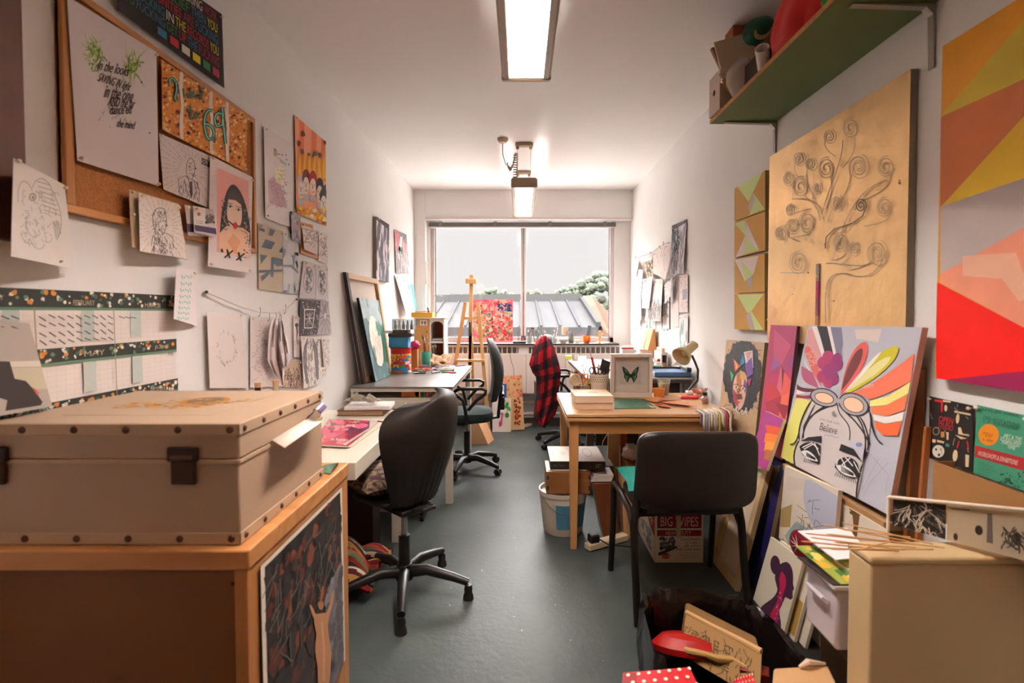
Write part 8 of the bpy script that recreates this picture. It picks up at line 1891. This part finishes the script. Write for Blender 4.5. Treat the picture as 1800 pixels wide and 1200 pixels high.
# shelf units and small boxes
x1 = 1.27; x0 = PX(1160, 600, Y=4.55).x
t = T('letter_tray', 'white letter tray unit with small boxes against the wall on the drafting table', 'tray', ((x0+x1)/2, 4.55, zt))
BX('tray_top', mat('#c9bdb3', rough=.5), x0, x1, 4.5, 4.75, zt+.115, zt+.14, t); BX('tray_side', mat('#bdb0a6', rough=.5), x1-.01, x1, 4.5, 4.75, zt, zt+.114, t); BX('tray_back', mat('#a89a90', rough=.5), x0, x1-.011, 4.74, 4.75, zt, zt+.114, t); BX('tray_side', mat('#bdb0a6', rough=.5), x0, x0+.01, 4.5, 4.739, zt, zt+.114, t)
REC('pink_carton', 'salmon pink carton inside the white letter tray unit', 'box', mat('#c98a6a', rough=.6), x0+.012, x1-.012, 4.51, 4.62, zt, zt+.05)
REC('pink_box_lid', 'pale pink flat box on top of the white letter tray unit', 'box', mat('#d8a596', rough=.6), x0+.01, x1-.02, 4.52, 4.7, zt+.141, zt+.175)
# brown paper bags standing above
for i, (c_, px0, px1, yt, lb) in enumerate((('#d9c8b4', 1124, 1135, 577, 'cream paper bag hanging foremost below the wire grid'), ('#d8a878', 1134, 1143, 576, 'tan paper bag hanging between two others below the wire grid'), ('#c98f5c', 1142, 1152, 577, 'brown paper bag hanging nearest the note sheets'))):
    a_, b_ = PX(px0, yt, X=XR-.03), PX(px1, yt, X=XR-.03); t = T('paper_bag', lb, 'bag', a_)
    w_ = (a_.y+b_.y)/2
    MB().hexa([(XR-.10, b_.y, a_.z-.2), (XR-.09, a_.y-.01, a_.z-.2), (XR-.02, a_.y-.01, a_.z-.2), (XR-.02, b_.y, a_.z-.2)], [(XR-.05, b_.y, a_.z), (XR-.05, a_.y-.01, a_.z), (XR-.03, a_.y-.01, a_.z), (XR-.03, b_.y, a_.z)]).build('bag_body', mat(c_, rough=.75), t, bevel=.002)
    MB().tube([(XR-.04, w_, a_.z-.01), (XR-.035, w_, a_.z+.03), (XR-.02, w_, a_.z+.035)], .002, 6).build('hanging_hook', BLK, t)
x0, x1, Y = PX(1132, 600, Y=5.1).x, XR-.03, 5.1
REC('pink_file_box', 'pale pink file box on the far end of the drafting table below the paper bags', 'box', mat('#dcb5a2', rough=.6), 1.14, 1.27, 5.0, 5.2, zt, zt+.13)
# paper cutter
t = T('paper_cutter', 'blue guillotine paper cutter on the dark-edged drafting table', 'paper cutter', (1.1, 3.95, zt))
P_ = [PX(x, y, Z=zt+.035) for x, y in ((1147, 646), (1200, 646), (1215, 657), (1158, 658))]
cx0, cx1 = PX(1158, 664, Y=3.9).x, PX(1216, 664, Y=3.9).x
MB().box(cx0-.03, cx1, 3.90, 4.16, zt+.001, zt+.036).build('cutter_bed', mat('#3f5f88', rough=.4), t, bevel=.005)
BX('white_grid', mat('#5f7fa5', rough=.4), cx0, cx1-.04, 3.915, 4.145, zt+.0365, zt+.038, t, bevel=0)
MB().box(cx1-.035, cx1+.0, 3.90, 3.96, zt+.037, zt+.07).build('blade_pivot', BLK, t, bevel=.004); MB().bar((cx1-.02, 3.96, zt+.05), (cx1-.012, 4.15, zt+.055), .012, .02).build('blade_arm', BLK, t, bevel=.002)
MB().box(cx0-.03, cx1, 4.161, 4.18, zt+.001, zt+.05).build('paper_stop', mat('#23262c', rough=.5), t, bevel=.002)
m = MB(); m.extr([PX(1180, 643, Y=4.22), PX(1205, 620, Y=4.25), PX(1213, 640, Y=4.22)], (0, .002, 0)); tag(m.build('white_card', mat('#e0d6ce', rough=.6)), 'white card propped behind the blue paper cutter under the lamp', 'card')
# ---- shelf items (shelf top z SZ+.018) ----
zs = SZ+.0195
t = T('magazine_file', 'white file box with a round finger hole at the shelf end', 'file box', (1.05, 2.65, zs))
BX('file_back', mat('#c9b5a4', rough=.6), .962, .966, 2.56, 2.70, zs, zs+.19, t, bevel=0); BX('file_front', mat('#cdb9a8', rough=.6), .966, 1.22, 2.696, 2.70, zs, zs+.12, t, bevel=0)
BX('file_side', mat('#b59a80', rough=.6), .966, 1.22, 2.56, 2.564, zs, zs+.12, t, bevel=0); BX('file_base', mat('#b59a80', rough=.6), .966, 1.22, 2.565, 2.695, zs, zs+.003, t, bevel=0)
MB().cyl((.9615, 2.63, zs+.10), (.9605, 2.63, zs+.10), .014, n=18).build('finger_hole', DARK, t)
crumple('plastic_sleeve', 'cloudy plastic-wrapped bundle above the white file box on the shelf', 'bag', (1.035, 2.475, zs+.10), .07, .07, .095, mat('#b3a69a', rough=.2), 7, .05)
def spx(name, lb, cat, q, Y, th, m_, grp=None):
    f = [PX(x, y, Y=Y) for x, y in q]; return tag(MB().extr(f, (0, th, 0)).build(name, m_, bevel=.001), lb, cat, grp)
spx('card_folder', 'brown cardboard folder under the cream ones leaning on the shelf', 'folder', [(1250, 84), (1262, 80), (1283, 134), (1276, 138)], 2.575, .02, mat('#8a5a34', rough=.6))
spx('card_folder', 'large cream card folder leaning at the shelf end, foremost of the folders', 'folder', [(1255, 74), (1304, 60), (1359, 112), (1270, 131)], 2.56, .01, mat('#d2bb9c', rough=.6))
spx('card_folder', 'cream card edge showing just under the large cream folder on the shelf', 'folder', [(1262, 130), (1300, 126), (1359, 113), (1352, 122), (1272, 138)], 2.555, .012, mat('#c4ab8b', rough=.6))
spx('open_carton', 'flattened brown carton under the cream folders on the shelf', 'box', [(1270, 139), (1352, 119), (1330, 138), (1285, 158), (1279, 160)], 2.54, .012, mat('#a8662e', rough=.6))
t = T('upright_carton', 'tall rust-brown carton rising towards the ceiling behind the cream folders', 'box', (1.1, 2.65, zs))
MB().box(1.035, 1.25, 2.59, 2.69, zs+.004, ZC-.012).build('carton_body', mat('#9a5228', rough=.7, var=.08, scale=4), t, bevel=.003)
c_ = Vector((1.03, 2.31, zs+.235)); t = T('green_helmet', 'dark green curved hard shell among the folders on the shelf', 'helmet', c_)
m = MB(Matrix.Translation(c_) @ Euler((R(100), R(55), R(20))).to_matrix().to_4x4()); m.lathe([(.0, .05), (.03, .046), (.055, .03), (.066, .0), (.064, 0), (.053, .028), (.028, .042), (0, .046)], (0, 0, 0), 30, .8, 1.2); m.build('shell', mat('#1f5a40', rough=.35), t)
m = MB(Matrix.Translation(c_+Vector((.004, -.03, -.02))) @ Euler((R(100), R(55), R(20))).to_matrix().to_4x4()); m.lathe([(0, 0), (.035, .003), (.043, .01), (.037, .012), (0, .008)], (0, 0, 0), 26, .7, 1.1); m.build('inner_pad', mat('#c9ad86', rough=.6), t)
m = MB(Matrix.Translation(Vector((.992, 2.17, zs+.05))) @ Euler((R(60), 0, R(-30))).to_matrix().to_4x4()); m.lathe([(.024, -.05), (.028, .05), (.023, .05), (.02, -.05), (.024, -.05)], (0, 0, 0), 24); tag(m.build('tape_roll', mat('#d9cfc6', rough=.5)), 'white cylinder roll on the shelf between the green shell and the red bag', 'roll')
BX('paper_bundle', mat('#3d2618', rough=.7), 1.02, 1.25, 2.2, 2.42, zs, zs+.13); tag(bpy.data.objects['paper_bundle'], 'dark bundle of papers under the green shell on the shelf', 'papers')
def sack(name, label, c, w_, d_, h, m_, seed):
    rn = random.Random(seed); f = [rn.uniform(0, 6) for _ in range(6)]; rings = []
    for j in range(15):
        v = j/14; k = (1-.25*v+.12*math.sin(v*5+f[0]))*(.75 if j == 0 else 1); ring = []
        for i in range(40):
            a_ = 6.283*i/40; rr = 1+.08*math.sin(3*a_+f[1]+v*3)+.05*math.sin(7*a_+f[2]-v*5)+.04*math.sin(11*a_+f[3]+v*8)
            ring.append((c[0]+w_*k*rr*math.copysign(abs(math.cos(a_))**.7, math.cos(a_)), c[1]+d_*k*rr*math.copysign(abs(math.sin(a_))**.7, math.sin(a_)), c[2]+h*v))
        rings.append(ring)
    return tag(MB().loft(rings).build(name, m_), label, 'bag')
sack('red_bag', 'big bright red cloth bag on the green shelf', (1.115, 1.985, zs), .12, .165, .40, mat('#c40f0c', rough=.55), 1)
sack('green_bag', 'green bag beside the red one near the shelf end', (1.08, 1.72, zs), .085, .045, .36, mat('#3f9f45', rough=.5), 4)
# ---- black bin bag with newspaper parcel, floor front ----
bc = (.685, 1.79)
t = T('black_bag', 'open black plastic sack on the floor in front of the black chair', 'bag', (*bc, 0))
rings = []; rn = random.Random(9)
prof = [(.90, .002), (1.0, .05), (1.03, .13), (1.0, .21), (.965, .245), (.93, .235), (.9, .19), (.86, .12), (.8, .06)]
for j, (k, z) in enumerate(prof):
    ring = []
    for i in range(64):
        a_ = 6.283*i/64; c, s = math.cos(a_), math.sin(a_)
        rr = 1+.025*math.sin(9*a_+j)+.02*math.sin(17*a_+2*j)
        x = .245*k*rr*math.copysign(abs(c)**.55, c); y = .235*k*rr*math.copysign(abs(s)**.55, s)
        zz = z+(.05*(-c)*(s > 0)*s+.03*s)*(z > .15)+.008*math.sin(13*a_)*(z > .15)
        ring.append((bc[0]+x, bc[1]+y, max(.001, zz)))
    rings.append(ring)
MB().loft(rings).build('sack', mat('#16100f', rough=.25, bump=.5, bscale=26), t)
MB(Matrix.Translation((.63, 1.86, .165)) @ Euler((R(-18), R(5), 0)).to_matrix().to_4x4()).lathe([(.0, .03), (.12, .02), (.155, -.01), (.15, -.03)], (0, 0, 0), 36, 1, .6).build('red_lining', mat('#a3100e', rough=.5), t)
def dr(a):
    a.uv()
    for i, tx in enumerate(('Favou', 'take o', 'cover', 'ferrou', 'lemon')): a.t('#3a2a18', tx, .66-.15*i, .22+.02*i, .58, .10, 90)
    a.scrib('#5a4426', .012, 60, (.02, .1, .95, .9), .2, 90, 4, 3)
q = [PX(x, y, Z=z_) for x, y, z_ in ((1206, 1077, .235), (1338, 1146, .225), (1330, 1168, .17), (1192, 1140, .17))]
m = MB(); 
q[3] = PX(1196, 1146, Z=.15); q[2] = q[3]+q[1]-q[0]
t = T('newspaper_parcel', 'brown newspaper-wrapped parcel in the black sack', 'parcel', (q[0]+q[2])/2)
back = Vector((.03, .10, -.01))
MB().hexa([q[3], q[2], q[2]+back, q[3]+back], [q[0], q[1], q[1]+back, q[0]+back]).build('parcel_body', mat('#86643a', rough=.6, var=.15, scale=12), t, bevel=.008)
a = Art(P=[p-back*.1 for p in q], base='#967343', thick=.001); dr(a); a.build('newsprint', t)
MB().tube([q[0]+Vector((0, 0, .004)), q[0].lerp(q[1], .35)+Vector((0, 0, .002)), q[0].lerp(q[1], .7)+Vector((0, 0, .004)), q[1]], [.008, .009, .01, .013], 8).build('fold_edge', mat('#c09a66', rough=.5), t)
p0 = PX(1192, 1132, Z=.17)
o = MB().tube([PX(x, y, Z=.185) for x, y in ((1192, 1134), (1210, 1144), (1240, 1150), (1262, 1158), (1290, 1160), (1312, 1172))], [.011, .013, .010, .014, .010, .007], 9).build('paper_twist', mat('#b08a4a', rough=.6, bump=.5, bscale=40)); tag(o, 'twisted strip of brown kraft paper in front of the newspaper parcel', 'paper')
tag(MB().bar(PX(1300, 1175, Z=.17), PX(1352, 1188, Z=.17), .05, .03).build('red_packet', mat('#6b1a14', rough=.4), bevel=.003), 'dark red packet with a cream end inside the black sack', 'packet')
# polka dot bags at the very front
def dots(label, pts, seed):
    P_ = [PX(x, y, Z=z_) for x, y, z_ in pts]; t = T('polka_dot_bag', label, 'bag', (P_[0]+P_[2])/2)
    a = Art(P=P_, base='#c01822', thick=.004, rough=.35); a.uv(); rn = random.Random(seed)
    a.p('#8f0f18', [(0, 0), (.2, .02), (.22, 1), (0, 1)])
    for i in range(7):
        for j in range(6): a.e('#ecdcc8', .08+.15*i+.07*(j % 2), .06+.17*j, .028, .034, 0, 12)
    a.build('bag_panel', t)
    MB().hexa([Vector((p.x, p.y, .002)) for p in (P_[3], P_[2], P_[1], P_[0])], [p-Vector((0, 0, .01)) for p in (P_[3], P_[2], P_[1], P_[0])]).build('bag_body', mat('#a81520', rough=.4), t, bevel=.004)
dots('red bag with white polka dots in front of the black sack', ((1095, 1182, .36), (1212, 1172, .36), (1255, 1260, .36), (1085, 1270, .36)), 1)
dots('second red polka dot bag peeping up beside the tan envelope', ((1290, 1192, .36), (1322, 1184, .36), (1345, 1240, .36), (1280, 1240, .36)), 2)
P_ = [PX(x, y, Z=.36) for x, y in ((1360, 1173), (1455, 1168), (1500, 1260), (1352, 1270))]
t = T('padded_envelope', 'tan padded envelope lying on the floor below the leaning canvases', 'envelope', (P_[0]+P_[2])/2)
MB().hexa([Vector((p.x, p.y, .32)) for p in P_[::-1]], P_[::-1]).build('envelope_body', mat('#c49a6b', rough=.6), t, bevel=.006)
MB().tube([PX(1405, 1172, Z=.365), PX(1420, 1163, Z=.38), PX(1450, 1166, Z=.365)], [.004, .009, .004], 8).build('flap_fold', mat('#d8c0a8', rough=.5), t)
REC('floor_carton', 'low carton on the floor carrying the tan envelope', 'box', mat('#8a623c', rough=.7), min(P_[0].x, P_[3].x)+.01, .80, P_[3].y, P_[0].y-.01, .002, .319)

# dried paint flecks on the floor
m = MB(); rn = random.Random(12)
for i in range(26):
    x, y = rn.uniform(-.35, .45), rn.uniform(1.5, 5.4); r_ = rn.uniform(.0015, .004)
    m.add([(x+r_*math.cos(k*1.05+i)*rn.uniform(.6, 1.3), y+r_*math.sin(k*1.05+i)*rn.uniform(.6, 1.3), .0006) for k in range(6)], [(0, 1, 2, 3, 4, 5)])
tag(m.build('dried_paint', mat('#b9b6b0', rough=.6), smooth=0), 'scattered white paint flecks dried on the grey floor of the aisle', 'paint flecks', kind='stuff')
